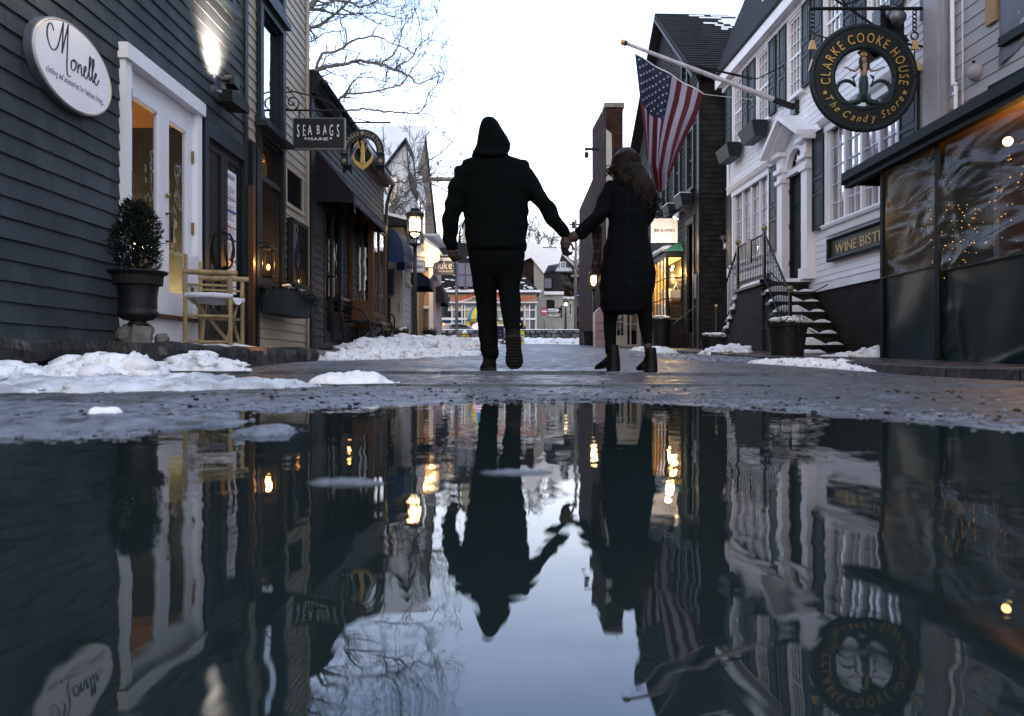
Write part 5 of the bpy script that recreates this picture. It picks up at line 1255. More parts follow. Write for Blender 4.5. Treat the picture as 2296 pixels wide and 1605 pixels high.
# ---- green tarpaulin porch enclosure
T = Wall(4.12,-.004,-1)
tp = thing('tarpaulin_enclosure','dark green tarpaulin curtain with clear vinyl windows closing a porch','tarpaulin',T((7,0,.06)))
rng = random.Random(8)
def sheet(par,name,mat,u0,u1,z0,z1,nu,nz2,fn,solid=None):
    mb = MB(T); vs = []
    for j in range(nz2 + 1):
        for i in range(nu + 1):
            u,z = lerp(u0,u1,i/nu),lerp(z0,z1,j/nz2); vs.append((u,fn(u,z),z))
    w_ = nu + 1; mb.add(vs,[(w_*j + i,w_*j + i + 1,w_*j + w_ + 1 + i,w_*j + w_ + i) for j in range(nz2) for i in range(nu)])
    return build(mb,name,mat if not isinstance(mat,str) else mt[mat],par,recalc=False,smooth=True)
CR = []
for _ in range(26): CR.append((rng.uniform(4.2,8.6),rng.uniform(0,1.05),rng.choice([rng.uniform(.3,.9),rng.uniform(-.3,.2),1.57]),rng.uniform(.2,.6),rng.uniform(.006,.018),rng.uniform(.025,.07)))
for _ in range(10): CR.append((rng.uniform(4.2,8.6),rng.uniform(.02,.22),rng.uniform(-.5,.5),rng.uniform(.1,.3),rng.uniform(.012,.025),rng.uniform(.025,.05)))
def fold(u,z):
    v = .026*nz(u*1.1 + z*1.4,z*.6,1) + .010*nz(u*3.2 + z*.9,z*.5,5)
    for (cu_,cz_,an_,ln_,am_,wd_) in CR:
        du,dz_ = u - cu_,z - cz_; a = du*math.cos(an_) + dz_*math.sin(an_); b = -du*math.sin(an_) + dz_*math.cos(an_) + .06*math.sin(a*5 + cu_)
        if abs(a) < ln_*2.2 and abs(b) < wd_*3: v += am_*math.exp(-(a/ln_) ** 2 - (b/wd_) ** 2)
    return v
sheet(tp,'tarp_panel','vinyl',4.2,7.26,.04,.99,220,90,fold)
sheet(tp,'tarp_panel','vinyl',7.32,8.40,.05,1.05,90,90,lambda u,z: fold(u + 3,z) + .02)
vin = bpy.data.materials.new('clear_vinyl'); vin.use_nodes = True; t_ = vin.node_tree; N_,L_ = t_.nodes,t_.links; N_.clear()
o_ = N_.new('ShaderNodeOutputMaterial'); mx = N_.new('ShaderNodeMixShader'); tr = N_.new('ShaderNodeBsdfTransparent'); gl = N_.new('ShaderNodeBsdfPrincipled')
tr.inputs[0].default_value = (.75,.74,.72,1); gl.inputs['Roughness'].default_value = .30; gl.inputs['Base Color'].default_value = (.045,.045,.048,1); gl.inputs['Specular IOR Level'].default_value = .8
tcv = N_.new('ShaderNodeTexCoord'); mpv = N_.new('ShaderNodeMapping'); mpv.inputs['Scale'].default_value = (1,.5,1.5); mpv.inputs['Rotation'].default_value = (.45,0,0); L_.new(tcv.outputs['Object'],mpv.inputs[0])
nv = N_.new('ShaderNodeTexNoise'); nv.inputs['Scale'].default_value = 3.0; nv.inputs['Detail'].default_value = 1.5; nv.inputs['Distortion'].default_value = 1.0; L_.new(mpv.outputs[0],nv.inputs['Vector'])
bv = N_.new('ShaderNodeBump'); bv.inputs['Strength'].default_value = .7; bv.inputs['Distance'].default_value = .09; L_.new(nv.outputs[0],bv.inputs['Height']); L_.new(bv.outputs[0],gl.inputs['Normal'])
mx.inputs[0].default_value = .42; L_.new(tr.outputs[0],mx.inputs[1]); L_.new(gl.outputs[0],mx.inputs[2]); L_.new(mx.outputs[0],o_.inputs[0])
vf = lambda u,z: .02 + .020*nz(u*1.2 + z*.6,z*1.6,2) + 1.7*fold(u,(z - 1)*.8)
sheet(tp,'vinyl_window',vin,4.2,7.26,.99,2.24,110,60,vf); sheet(tp,'vinyl_window',vin,7.32,8.36,1.05,2.24,60,60,lambda u,z: vf(u + 5,z))
boxes(tp,'seam','vinyl_dark',T,[(7.26,7.34,.03,.05,.05,2.26),(8.36,8.42,.02,.05,.05,2.26)])
mb = MB(T); mb.tube([(4.2,.035,.99),(7.26,.035,.99)],.008,5); mb.tube([(7.3,.045,1.05),(8.4,.045,1.05)],.008,5); build(mb,'hem',mt['vinyl'],tp)
mb = MB(T); mb.quad((8.40,.02,.05),(8.42,-1.2,.05),(8.42,-1.2,2.3),(8.40,.02,2.3)); mb.quad((4.2,-1.3,.05),(4.2,.0,.05),(4.2,.0,2.3),(4.2,-1.3,2.3)); build(mb,'tarp_return',mt['vinyl'],tp,recalc=False)
mb = MB(T); mb.prism_x([(.10,2.22),(.16,2.28),(.15,2.38),(.08,2.42),(-1.45,2.95),(-1.45,2.90),(.02,2.36)],4.0,9.15); mb.add([(9.15,.16,2.24),(9.15,-1.4,2.20),(9.15,-1.4,2.95),(9.15,.10,2.42)],[(0,1,2,3)])
mb.prism_x([(.04,2.20),(.12,2.20),(.12,2.24),(.04,2.24)],4.0,9.15); build(mb,'porch_roof',mt['vinyl_dark'],tp,smooth=False)
pr = thing('string_lights','tiny amber string lights tangled behind the clear vinyl windows','string lights',T((7,-.4,1.0)),kind='stuff')
mb = MB(T); 
for k in range(260):
    c = rng.choice([(7.9,1.7),(8.1,1.5),(7.7,1.35),(6.8,1.9),(6.6,1.7),(6.2,1.55),(6.9,1.5),(5.9,1.8),(5.5,1.5),(6.4,1.25),(8.0,1.25)])
    mb.ball((c[0] + rng.gauss(0,.10),-.25 - rng.random()*.5,c[1] + rng.gauss(0,.16)),rng.uniform(.0020,.0042),5)
o = build(mb,'bulbs',mt['fairy'],pr)
mb = MB(T); mb.quad((4.2,-1.25,.1),(8.4,-1.25,.1),(8.4,-1.25,2.9),(4.2,-1.25,2.9)); mb.quad((4.2,-1.25,2.5),(8.4,-1.25,2.5),(8.4,0,2.3),(4.2,0,2.3)); build(mb,'porch_wall',M('porch_wall',(.075,.038,.018),.6,.4,3),tp,recalc=False)
mb = MB(T); mb.ball((6.72,-.25,2.06),.04,12); bl = build(mb,'porch_lamp',mt['bulb'],tp,smooth=True)
light('porch_light',T((6.72,-.60,2.0)),70,(1,.50,.12),.05)

# ---- dark shingled building beyond the white house
K = Wall(4.64 + .044*19,-.044,-1)
k1 = thing('shingled_house','tall dark brown shingled house with a snowy roof and lit bay window','house',K((21,0,.3)))
hk = [(19.35,20.1,.55,3.85),(20.5,22.4,1.2,3.1)]
wins = [(19.45,19.95,4.62,6.05),(20.75,21.25,4.62,6.05),(22.2,22.7,4.62,6.05),(20.0,20.45,7.2,8.0)]
def kl(z): 
    if z < 7.1: return (19.0,26.2)
    t = (z - 7.1)/3.0; return (19.0 + 3.6*t,26.2 - 3.6*t)
mb = MB(K); siding(mb,19.0,26.2,.9,10.0,.13,hk[:1] + wins,.018,shingle=.17,ulim=kl); build(mb,'wall',mt['dark_shingle'],k1)
mb = MB(K); mb.box(19.0,26.2,-.03,.0,.2,.92); build(mb,'foundation',mt['brick_dark'],k1)
KF = face_fr(K((19.0,0,0)).x,19.0,0)
mb = MB(KF); siding(mb,0.0,5.0,.3,7.3,.13,(),.018,shingle=.17); build(mb,'end_wall',mt['dark_shingle'],k1)
mb = MB(K); mb.box(18.95,19.13,-.02,.03,.2,7.1); build(mb,'corner_board',mt['black_trim'],k1)
shell(k1,K,19.02,26.2,.1,7.2,5.0,'dark_room')
RA,RB = (18.62,7.12),(22.6,10.28)
mb = MB(K); mb.prism([RA,RB,(22.6,10.42),(18.60,7.26)],-5.2,.28,.5); mb.prism([(26.6,7.1),(26.62,7.24),(22.6,10.42),(22.6,10.28)],-5.2,.28,.5)
rf = build(mb,'roof',mt['roof_shingle'],k1)
# shingle courses on the street-facing slope and snow lying on it
mb = MB(K); sn = MB(K); nrow = 26
for j in range(nrow):
    a,b = j/nrow,(j + 1)/nrow; u0,z0 = lerp(18.60,22.6,a),lerp(7.26,10.42,a); u1,z1 = lerp(18.60,22.6,b),lerp(7.26,10.42,b); x = .28
    while x > -5.2:
        x2 = max(-5.2,x - random.uniform(.2,.4)); mb.add([(u0 - .02,x,z0 + .03),(u0 - .02,x2,z0 + .03),(u1,x2,z1 + .008),(u1,x,z1 + .008),(u0 - .02,x,z0),(u0 - .02,x2,z0)],[(0,1,2,3),(0,4,5,1)],random.random()); x = x2
    t = (a + b)/2; e0 = lerp(-4.4,-.75,t ** .7) if t > .22 else -9
    q = .28 - 1.2 - 3.3*(1 - t) ** 1.1
    x = .1
    while x > -5.1:
        ln = random.uniform(.1,.5); cover = (-x) - (.55 + 2.6*(1 - t)) + random.uniform(-.7,.7)
        if cover > 0 and t > .12 and random.random() < min(1,.25 + cover*.8 + t*.4):
            f = .92 if cover > .6 else .55
            sn.add([(lerp(u0,u1,.1),x,z0 + .045 + .08*.1),(lerp(u0,u1,.1),x - ln,z0 + .045 + .08*.1),(lerp(u0,u1,.1 + f),x - ln,lerp(z0,z1,.1 + f) + .05),(lerp(u0,u1,.1 + f),x,lerp(z0,z1,.1 + f) + .05)],[(0,1,2,3)])
        x -= ln
build(mb,'roof_shingles',mt['roof_shingle'],k1,recalc=False); build(sn,'roof_snow',mt['snow'],k1,recalc=False)
mb = MB(K); mb.prism([(18.6,7.02),(22.6,10.18),(22.6,10.28),(18.6,7.12)],.24,.30); build(mb,'rake_board',mt['navy_trim'],k1)
for a,b,z0,z1 in wins:
    window_unit(k1,K,a,b,z0,z1,'navy_trim','glass_sky',.09,.06,(2,4),True,True,depth=.3,th=.016)
for a,b in ((19.4,20.0),(20.7,21.3)):
    t = thing('window_box','black planter box with snow under an upper window of the dark shingled house, %s' % ('nearer one' if a < 20 else 'farther one'),'window box',K(((a + b)/2,.2,4.1)),group='window boxes of the dark house')
    mb = MB(K); mb.add([(a,.08,4.12),(b,.08,4.12),(b,.32,4.12),(a,.32,4.12),(a - .05,.08,4.42),(b + .05,.08,4.42),(b + .05,.40,4.42),(a - .05,.40,4.42)],[(0,3,2,1),(0,1,5,4),(1,2,6,5),(2,3,7,6),(3,0,4,7),(4,5,6,7)]); build(mb,'box',mt['navy_trim'],t)
    mb = MB(K); mb.box(a,b,.1,.38,4.42,4.455); build(mb,'snow_cap',mt['snow'],t)
mb = MB(K); mb.box(19.35,19.45,-.02,.05,.45,3.85); mb.box(20.0,20.1,-.02,.05,.45,3.85); mb.box(19.45,20.0,-.02,.049,3.7,3.85); f_ = build(mb,'door_frame',mt['navy_trim'],k1)
mb = MB(K); mb.box(19.45,20.0,-.25,-.2,.45,3.7); build(mb,'door',mt['black_trim'],k1)
# bay window
bn,b0,b1_,bz0,bz1 = .46,20.5,22.4,1.30,2.95
mb = MB(K)
for u in (b0,b1_ - .07): mb.box(u,u + .07,bn - .07,bn,bz0,bz1)
mb.box(b0,b1_,0,bn + .01,bz0 - .14,bz0); mb.box(b0,b1_,0,bn + .02,bz1,bz1 + .16); mb.box(b0,b0 + .05,-.02,.05,bz0,bz1)
bay = build(mb,'bay_window',mt['black_trim'],k1)
mb = MB(K)
for z in (lerp(bz0,bz1,.34),lerp(bz0,bz1,.67)): mb.box(b0 + .005,b0 + .03,.05,bn - .07,z - .012,z + .012); mb.box(b0 + .07,b1_ - .07,bn - .035,bn - .008,z - .012,z + .012)
for i in range(1,5): u = lerp(b0,b1_,i/5); mb.box(u - .012,u + .012,bn - .034,bn - .007,bz0,bz1)
build(mb,'glazing_bar',mt['black_trim'],bay)
mb = MB(K); mb.box(b0 + .012,b0 + .016,.05,bn - .07,bz0,bz1); mb.box(b0 + .07,b1_ - .07,bn - .025,bn - .020,bz0,bz1); build(mb,'pane',glass('glass_bay',(1,.97,.9),.0),bay)
mb = MB(K); lit = M('lit_wall',(.62,.40,.16),.7,.2,3); mb.quad((b0 + .02,-.5,bz0 - .1),(b1_,-.5,bz0 - .1),(b1_,-.5,bz1),(b0 + .02,-.5,bz1)); mb.quad((b0,-.5,bz1),(b1_,-.5,bz1),(b1_,bn - .05,bz1 - .01),(b0,bn - .05,bz1 - .01)); mb.quad((b1_ - .02,-.5,bz0),(b1_ - .02,bn - .05,bz0),(b1_ - .02,bn - .05,bz1),(b1_ - .02,-.5,bz1)); mb.box(b0 + .03,b1_ - .1,-.4,bn - .08,bz0,bz0 + .02); mb.box(b0 + .3,b0 + .5,.0,.3,bz0 + .5,bz0 + .55); bl_ = build(mb,'lit_interior',lit,bay,recalc=False)
mb = MB(K)
mb.tube([(b0 + .28,.12,bz0 + .55),(b0 + .25,.18,bz0 + .85),(b0 + .3,.10,bz0 + 1.0),(b0 + .35,.04,bz0 + .85),(b0 + .33,.05,bz0 + .55)],.02,6); mb.box(b0 + .2,b0 + .42,.02,.24,bz0 + .55,bz0 + .80); mb.box(b0 + .9,b0 + 1.2,.05,.3,bz0 + .6,bz0 + .9); mb.box(b0 + 1.4,b0 + 1.7,.05,.3,bz0 + .02,bz0 + .5); build(mb,'display_bag',mt['canvas'],bay)
mb = MB(K); mb.ball((b0 + .2,.26,bz1 - .3),.035,10); mb.ball((b0 + .7,.1,bz1 - .15),.03,8); build(mb,'spot_bulb',mt['bulb'],bay,smooth=True)
light('bay_light',K((b0 + .35,.15,bz1 - .35)),60,(1,.62,.20),.08); light('bay_light',K((b0 + 1.2,.1,bz1 - .4)),60,(1,.68,.28),.08)
mb = MB(K); mb.add([(b0 - .06,bn + .08,bz1 + .16),(b1_ + .1,bn + .08,bz1 + .16),(b1_ + .1,0,bz1 + .16),(b0 - .06,0,bz1 + .16),(b0 + .25,0,bz1 + .5),(b1_ - .2,0,bz1 + .5)],[(0,1,5,4),(0,4,3),(1,2,5),(2,3,4,5)]); build(mb,'bay_roof',mt['copper'],bay)
mb = MB(K)
for i in range(7): mb.ball((lerp(b0 + .5,b1_,i/6),.30,bz1 + .30),.17,10,1.4,1.2,.55,.25,i)
build(mb,'roof_snow',mt['snow'],bay,smooth=True)
mb = MB(K); siding(mb,b0,b1_,.9,bz0 - .14,.11,(),.014,shingle=.2); 
for p in range(len(mb.v)): mb.v[p] = (mb.v[p][0],mb.v[p][1] + bn - .04,mb.v[p][2])
mb.box(b0,b1_,0,bn - .05,.3,bz0 - .14); build(mb,'bay_skirt',mt['dark_shingle'],bay)
gl_ = thing('gooseneck_lamp','white gooseneck lamp above the dark doorway of the shingled house','wall lamp',K((19.7,.3,4.0)))
mb = MB(K); mb.tube([(19.9,0,4.0),(19.9,.18,4.12),(19.9,.3,4.0)],.02,8); build(mb,'arm',mt['steel'],gl_,smooth=True); mb = MB(K); mb.tube([(19.9,.29,4.02),(19.9,.36,3.88)],[.03,.10],14); build(mb,'shade',mt['white_trim'],gl_)
mb = MB(K); mb.ball((19.9,.365,3.88),.05,10); build(mb,'bulb',mt['bulb_soft'],gl_,smooth=True)
sp_ = thing('spotlight_pair','pair of small white spotlights on the dark shingled end wall','wall lamp',KF((.6,.1,3.1)))
mb = MB(KF); mb.tube([(.55,0,3.22),(.55,.08,3.22)],.06,12); mb.tube([(.55,.08,3.22),(.68,.16,3.24)],.015,6); mb.tube([(.55,.08,3.2),(.58,.18,3.02)],.015,6); build(mb,'mount',mt['steel'],sp_)
for a,b in (((.66,.14,3.26),(.82,.22,3.16)),((.58,.16,3.06),(.60,.22,2.92))):
    mb = MB(KF); mb.tube([a,b],[.03,.075],12); build(mb,'lamp_head',mt['white_trim'],sp_,smooth=True)
pq = MB(K); pq.box(19.1,19.3,.03,.05,1.75,2.35); build(pq,'wall_plaque',mt['slate_far'],label='slate coloured notice plaque beside the dark doorway',cat='plaque')
mb = MB(K); mb.tube([(19.15,.05,1.55),(20.2,.35,1.15)],.012,5); build(mb,'iron_rod',mt['steel'],label='thin metal rod leaning out from the dark doorway',cat='rod')
# far end wall of the stoop side: planters etc. come later
# ---- pale shop front and brick house further on
b5 = thing('brick_building','tall brick gable wall with a chimney beyond the dark shingled house','building',(5.5,30,.8))
BF = face_fr(0,30,0); xc0,xc1 = (1358 - CX)/F*30,(1396 - CX)/F*30; z = lambda py: CAMH + (HY - py)/F*30
mb = MB(BF); mb.box(xc0,12,-12,-.02,.6,z(333)); 
mb.add([(xc0,0,.6),(xc1,0,.6),(xc1,0,z(232)),(xc0,0,z(232)),(xc0 - .16,-3.6,.6),(xc1,-3.6,.6),(xc1,-3.6,z(232) + .2),(xc0 - .16,-3.6,z(232) + .1)],[(0,1,2,3),(4,7,6,5),(0,3,7,4),(1,5,6,2),(3,2,6,7)]); build(mb,'wall',mt['brick'],b5)
mb = MB(BF); mb.box(xc0 - .06,xc1 + .06,-.8,.06,z(241),z(232) + .02); build(mb,'chimney_cap',mt['stone_pale'],b5)
mb = MB(BF); mb.prism([(xc0 + .01,1.5),(xc0 + .34,1.5),(xc0 + .22,z(300)),(xc0 + .01,z(290))],0,.02); build(mb,'stucco_patch',mt['stucco'],b5)
mb = MB(BF); mb.tube([(xc1 - .15,-.2,z(232)),(xc1 - .15,-.2,z(196))],.012,5); build(mb,'lightning_rod',mt['iron'],b5)
mb = MB(BF); mb.box(xc1,12,-12,.1,z(333),z(333) + .05) ; build(mb,'roof',mt['snow'],b5)
al = thing('arm_floodlight','dark floodlight hanging from an arm on the brick gable','wall lamp',BF((xc0 - .5,-1.6,z(325))))
mb = MB(BF); mb.box((1310 - CX)/F*32,xc0,-2.05,-1.95,z(322) + .3,z(317) + .3); build(mb,'arm',mt['iron'],al); mb = MB(BF); mb.box((1310 - CX)/F*32,(1319 - CX)/F*32,-2.1,-1.9,z(339) + .3,z(328) + .3); mb.tube([((1314 - CX)/F*32,-2,z(328) + .3),((1314 - CX)/F*32,-2,z(320) + .3)],.02,5); build(mb,'lamp_head',mt['iron'],al)
BS = Wall(K.a + .0,-.044,-1)
b6 = thing('shopfront_building','pale grey wooden shop front with a glazed door between the brick and shingled houses','building',K((27,0,.8)))
F6 = face_fr(0,24.6,0); px = lambda p,D=24.6: (p - CX)/F*D; zy = lambda p,D=24.6: CAMH + (HY - p)/F*D
mb = MB(F6); mb.box(px(1374),px(1402),-.4,0,zy(786),zy(752)); mb.box(px(1374),px(1402),-.4,.01,zy(700),zy(690)); mb.box(px(1398),px(1402),-.4,.02,zy(752),zy(700)); mb.box(px(1402),px(1428),-.4,-.02,zy(786),zy(772)); mb.box(px(1402),px(1406),-.4,-.01,zy(772),zy(690)); mb.box(px(1412),px(1415),-.4,.0,zy(772),zy(690)); mb.box(px(1428),px(1436),-.4,.03,zy(786),zy(690)); mb.box(px(1374),px(1436),-.5,.05,zy(690),zy(560)); mb.box(px(1374),px(1376),-.4,.01,zy(752),zy(700)); build(mb,'wall',mt['stucco'],b6)
mb = MB(F6)
for p in (1382,1390): mb.box(px(p),px(p) + .02,-.1,-.04,zy(752),zy(700))
mb.box(px(1376),px(1398),-.1,-.04,zy(722),zy(720)); mb.box(px(1406),px(1428),-.1,-.04,zy(727),zy(725)); build(mb,'glazing_bar',mt['stucco'],b6)
mb = MB(F6); mb.box(px(1376),px(1398),-.09,-.08,zy(752),zy(700)); mb.box(px(1406),px(1428),-.09,-.08,zy(772),zy(700)); build(mb,'pane',mt['glass_sky'],b6)
mb = MB(F6); mb.box(px(1374),px(1436),-.6,-.55,zy(786),zy(690)); build(mb,'back_wall',mt['amber_curtain'],b6)
b7 = thing('garage_front','small peach coloured lean-to with a panelled front beside the second street lamp','building',((1342 - CX)/F*29,29,.8))
F7 = face_fr(0,29,0); px7 = lambda p: (p - CX)/F*29; z7 = lambda p: CAMH + (HY - p)/F*29
mb = MB(F7); mb.prism([(px7(1334),z7(782)),(px7(1356),z7(782)),(px7(1356),z7(686)),(px7(1345),z7(688)),(px7(1334),z7(700))],-.8,0); build(mb,'wall',mt['pink'],b7)
mb = MB(F7)
for p in (722,740,758): mb.box(px7(1337),px7(1354),0,.03,z7(p),z7(p) + .03)
build(mb,'panel_moulding',mt['stucco'],b7)
# ================================================================ BEYOND: further houses, cross street, background
class FC(Fr):
    def __init__(s,D): s.D = D; super().__init__((0,D,0),(1,0,0),(0,-1,0))
    def X(s,px): return (px - CX)/F*s.D
    def Z(s,py): return CAMH + (HY - py)/F*s.D
    def bx(s,mb,p0,p1,q0,q1,n0=-.1,n1=0.0): mb.box(s.X(p0),s.X(p1),n0,n1,s.Z(q1),s.Z(q0))
    def pg(s,mb,pts,n0=-.1,n1=0.0): mb.prism([(s.X(a),s.Z(b)) for a,b in pts],n0,n1)
def simple_window(par,f,p0,p1,q0,q1,trim,gl='glass_sky',bars=(2,2),t=1.2,n=.0):
    mb = MB(f); X,Z = f.X,f.Z
    f.bx(mb,p0 - t,p0,q0 - t,q1 + t,n - .05,n + .06); f.bx(mb,p1,p1 + t,q0 - t,q1 + t,n - .05,n + .06); f.bx(mb,p0,p1,q0 - t,q0,n - .05,n + .058); f.bx(mb,p0,p1,q1,q1 + t,n - .05,n + .07)
    for i in range(1,bars[0]): p = lerp(p0,p1,i/bars[0]); f.bx(mb,p - .25,p + .25,q0,q1,n + .01,n + .03)
    for i in range(1,bars[1]): q = lerp(q0,q1,i/bars[1]); f.bx(mb,p0,p1,q - .25,q + .25,n + .01,n + .029)
    w_ = build(mb,'window',mt[trim],par); mb = MB(f); f.bx(mb,p0,p1,q0,q1,n + .002,n + .008); build(mb,'pane',mt[gl],w_); return w_
# ---- cream clapboard house with its end wall towards us
f = FC(18.5); c1 = thing('clapboard_house','narrow cream clapboard house end with blue awnings left of the street lamp','house',(-3.2,18.5,.4))
mb = MB(f); siding(mb,-5.2,f.X(899),.5,3.4,.155,(),.016); build(mb,'wall',mt['cream_clap'],c1)
mb = MB(f); mb.box(f.X(896),f.X(903),-.02,.03,.45,3.5); mb.box(f.X(896),f.X(903),.03,.05,2.0,2.04); build(mb,'corner_board',mt['cream_trim'],c1)
W5 = Wall(f.X(903) + .02*18.5,-.02,1)
mb = MB(W5); siding(mb,18.5,20.1,.5,3.4,.155,[(18.8,19.8,2.1,3.1)],.016); build(mb,'side_wall',mt['grey_clap'],c1); shell(c1,W5,18.53,20.1,.3,3.4,4,'cream_clap')
window_unit(c1,W5,18.9,19.7,2.2,3.0,'cream_trim','glass_sky',.08,.04,(2,2))
mb = MB(W5); mb.prism_x([(.2,3.4),(.2,3.50),(-2.2,4.1),(-4.6,3.6),(-4.5,3.4)],18.2,20.3); build(mb,'roof',mt['roof_shingle'],c1)
mb = MB(W5); mb.prism_x([(.2,3.505),(.18,3.58),(-2.2,4.18),(-4.6,3.68),(-4.6,3.605),(-2.2,4.105)],18.2,20.3); build(mb,'roof_snow',mt['snow'],c1)
barrel_awning('small navy hood awning low on the cream clapboard end wall',f,-3.25,f.X(884),.02,.45,f.Z(603),f.Z(662),.12,'fabric_navy')
mb = MB(f); f.bx(mb,862,876,668,776,0,.05); build(mb,'door',mt['black_trim'],c1)
mb = MB(f); f.bx(mb,893,896.5,678,700,.02,.05); build(mb,'meter',mt['pole_grey'],c1)
# ---- beige dormered house with steep gable, behind the cream one
f = FC(23.0); c2 = thing('gabled_house','tan house with a steep snowy roof and a hoist beam at the gable','house',(-3.5,25,.7))
TW = Wall(-2.98 - .015*26,.015,1); zap = .114 + 512*26/F
mb = MB(TW); mb.prism([(21.8,.6),(30.6,.6),(30.6,3.9),(26.1,zap),(21.8,3.9)],-.15,0); build(mb,'gable_wall',mt['tan_wall'],c2)
mb = MB(TW)
for a,b in (((21.6,3.75),(26.1,zap + .05)),((30.9,3.7),(26.1,zap + .05))):
    mb.prism([a,b,(b[0],b[1] + .12),(a[0] + (-.12 if a[0] < 26 else .12),a[1] + .08)],-4.2,.05)
build(mb,'roof',mt['roof_shingle'],c2)
mb = MB(TW); mb.prism([(21.45,3.86),(26.0,zap + .2),(26.0,zap + .32),(21.4,3.95)],-4.2,.10); build(mb,'roof_snow',mt['snow'],c2)
mb = MB(TW); mb.prism([(21.8,.6),(22.0,.6),(22.0,3.9),(21.8,3.9)],-4.2,-.16); build(mb,'end_wall',mt['tan_wall'],c2)
mb = MB(TW); mb.box(25.9,26.2,-.1,1.15,f.Z(384)*1.09,f.Z(391)*1.09 + .03); build(mb,'hoist_beam',mt['cream_trim'],c2)
mb = MB(TW); mb.box(22.6,24.6,.0,.2,3.2,5.2); mb.prism([(22.5,5.2),(24.7,5.2),(23.6,5.9)],0,.25); bb = build(mb,'bay',mt['white_clap'],c2)
boxes(bb,'pane','glass_sky',TW,[(u,u + .35,.205,.23,3.7,5.0) for u in (22.8,23.5,24.1)])
f2 = FC(21.2); mb = MB(f2); f2.pg(mb,[(866,520),(918,520),(918,372),(911,316),(866,372)],-1.2,0); dm_ = build(mb,'dormer',mt['white_clap'],c2)
mb = MB(f2); f2.pg(mb,[(860,377),(911,311),(911,318),(862,382)],-1.6,.15); f2.pg(mb,[(911,311),(922,420),(919,420),(911,318)],-1.6,.15); build(mb,'dormer_roof',mt['roof_shingle'],dm_)
mb = MB(f2); f2.pg(mb,[(862,374),(911,308),(911,311),(862,377)],-1.6,.10); build(mb,'dormer_snow',mt['snow'],dm_)
simple_window(dm_,f2,872,890,395,470,'cream_trim',bars=(2,2)); mb = MB(f2); f2.bx(mb,862,905,490,500,0,.3); build(mb,'dormer_ledge',mt['roof_shingle'],dm_)
# ---- white entry with lit soffit
f = FC(26.0); c3 = thing('shop_entry','white panelled shop entry under a warmly lit soffit beyond the lamp post','building',(-2.9,26,.8))
mb = MB(f); f.bx(mb,937,971,590,776,-3.0,0); build(mb,'wall',mt['pink'],c3)
mb = MB(f); f.bx(mb,936,941,560,775,0,.12); f.bx(mb,944,948,600,775,0,.10); f.bx(mb,962,971,600,776,0,.14); f.bx(mb,948,962,686,692,0,.12); f.bx(mb,948,962,745,775,0,.06); f.bx(mb,935,972,590,600,0,.2); build(mb,'pilaster',mt['white_trim'],c3)
mb = MB(f); f.bx(mb,950,955,696,744,0,.04); f.bx(mb,957,961,696,744,0,.04); f.bx(mb,949,953,620,660,0,.03); build(mb,'pane',mt['glass_sky'],c3)
mb = MB(f); f.bx(mb,940,960,768,779,.14,.6); build(mb,'doorstep',mt['stone'],c3)
mb = MB(f); f.pg(mb,[(936,548),(950,543),(985,570),(985,583),(968,592),(936,590)],-.2,-.05); f.pg(mb,[(934,541),(952,538),(990,566),(990,572),(950,545),(934,548)],-.3,1.3); build(mb,'eave',mt['white_trim'],c3)
mb = MB(f); f.bx(mb,934,992,537,541,-1.4,1.2); build(mb,'eave_snow',mt['snow'],c3)
mb = MB(f)
for a,b,n in ((944,556,.4),(966,578,.8),(980,582,.9)): mb.ball((f.X(a),n,f.Z(b)),.06,10)
build(mb,'soffit_bulb',mt['bulb'],c3,smooth=True)
light('soffit_light',f((f.X(955),.6,f.Z(572))),55,(1,.62,.22),.1); light('soffit_light',f((f.X(975),.8,f.Z(580))),30,(1,.62,.22),.1)
def hang_sign(name,label,cat,f,p0,p1,q0,q1,board,rim,words,ink,n=0.0):
    t = thing(name,label,cat,f(((f.X(p0) + f.X(p1))/2,0,f.Z(q1))))
    mb = MB(f); f.bx(mb,p0,p1,q0,q1,-.03,.03); bo = build(mb,'board',mt[board],t)
    if rim:
        mb = MB(f); X,Z = f.X,f.Z; s = (X(p1) - X(p0))*.02
        for a in ((X(p0) - s,X(p0) + s,Z(q1) - s,Z(q0) + s),(X(p1) - s,X(p1) + s,Z(q1) - s,Z(q0) + s)): mb.box(a[0],a[1],-.04,.045,a[2],a[3])
        mb.box(X(p0) + s,X(p1) - s,-.04,.044,Z(q0) - s,Z(q0) + s); mb.box(X(p0) + s,X(p1) - s,-.04,.044,Z(q1) - s,Z(q1) + s); build(mb,'rim',mt[rim],t)
    mb = MB(f)
    for (w_,a,b,zb,h) in words: text(mb,w_,f.X(a),f.Z(zb),f.X(b) - f.X(a),h/F*f.D,.031,.008)
    build(mb,'lettering',mt[ink],t); return t
t = hang_sign('hanging_sign','small white rectangular sign with dark capitals behind the lamp post','sign',FC(18.2),908,953,586,610,'sign_white','stucco',[('ARDENNA',913,949,602,11)],'ink')
f = FC(18.2); mb = MB(f); mb.tube([(f.X(900),0,f.Z(572)),(f.X(955),0,f.Z(577))],.012,5)
for p,s in ((908,1),(918,1)): mb.tube([(f.X(p) + .10*math.cos(a)*(1 - a/12),0,f.Z(566) + .10*math.sin(a)*(1 - a/12)) for a in [k*.5 for k in range(16)]],.008,4)
for p in (912,950): mb.tube([(f.X(p),0,f.Z(576)),(f.X(p),0,f.Z(586))],.006,4)
build(mb,'scroll_bracket',mt['iron'],t)
t = hang_sign('hanging_sign','grey blue sign with rounded cream letters hanging from the lit white entry','sign',FC(26.5),970,1018,585,616,'slate_far',None,[('fluke',974,1013,603,25),('WINE, BAR & KITCHEN',982,1016,610,5)],'sign_white')
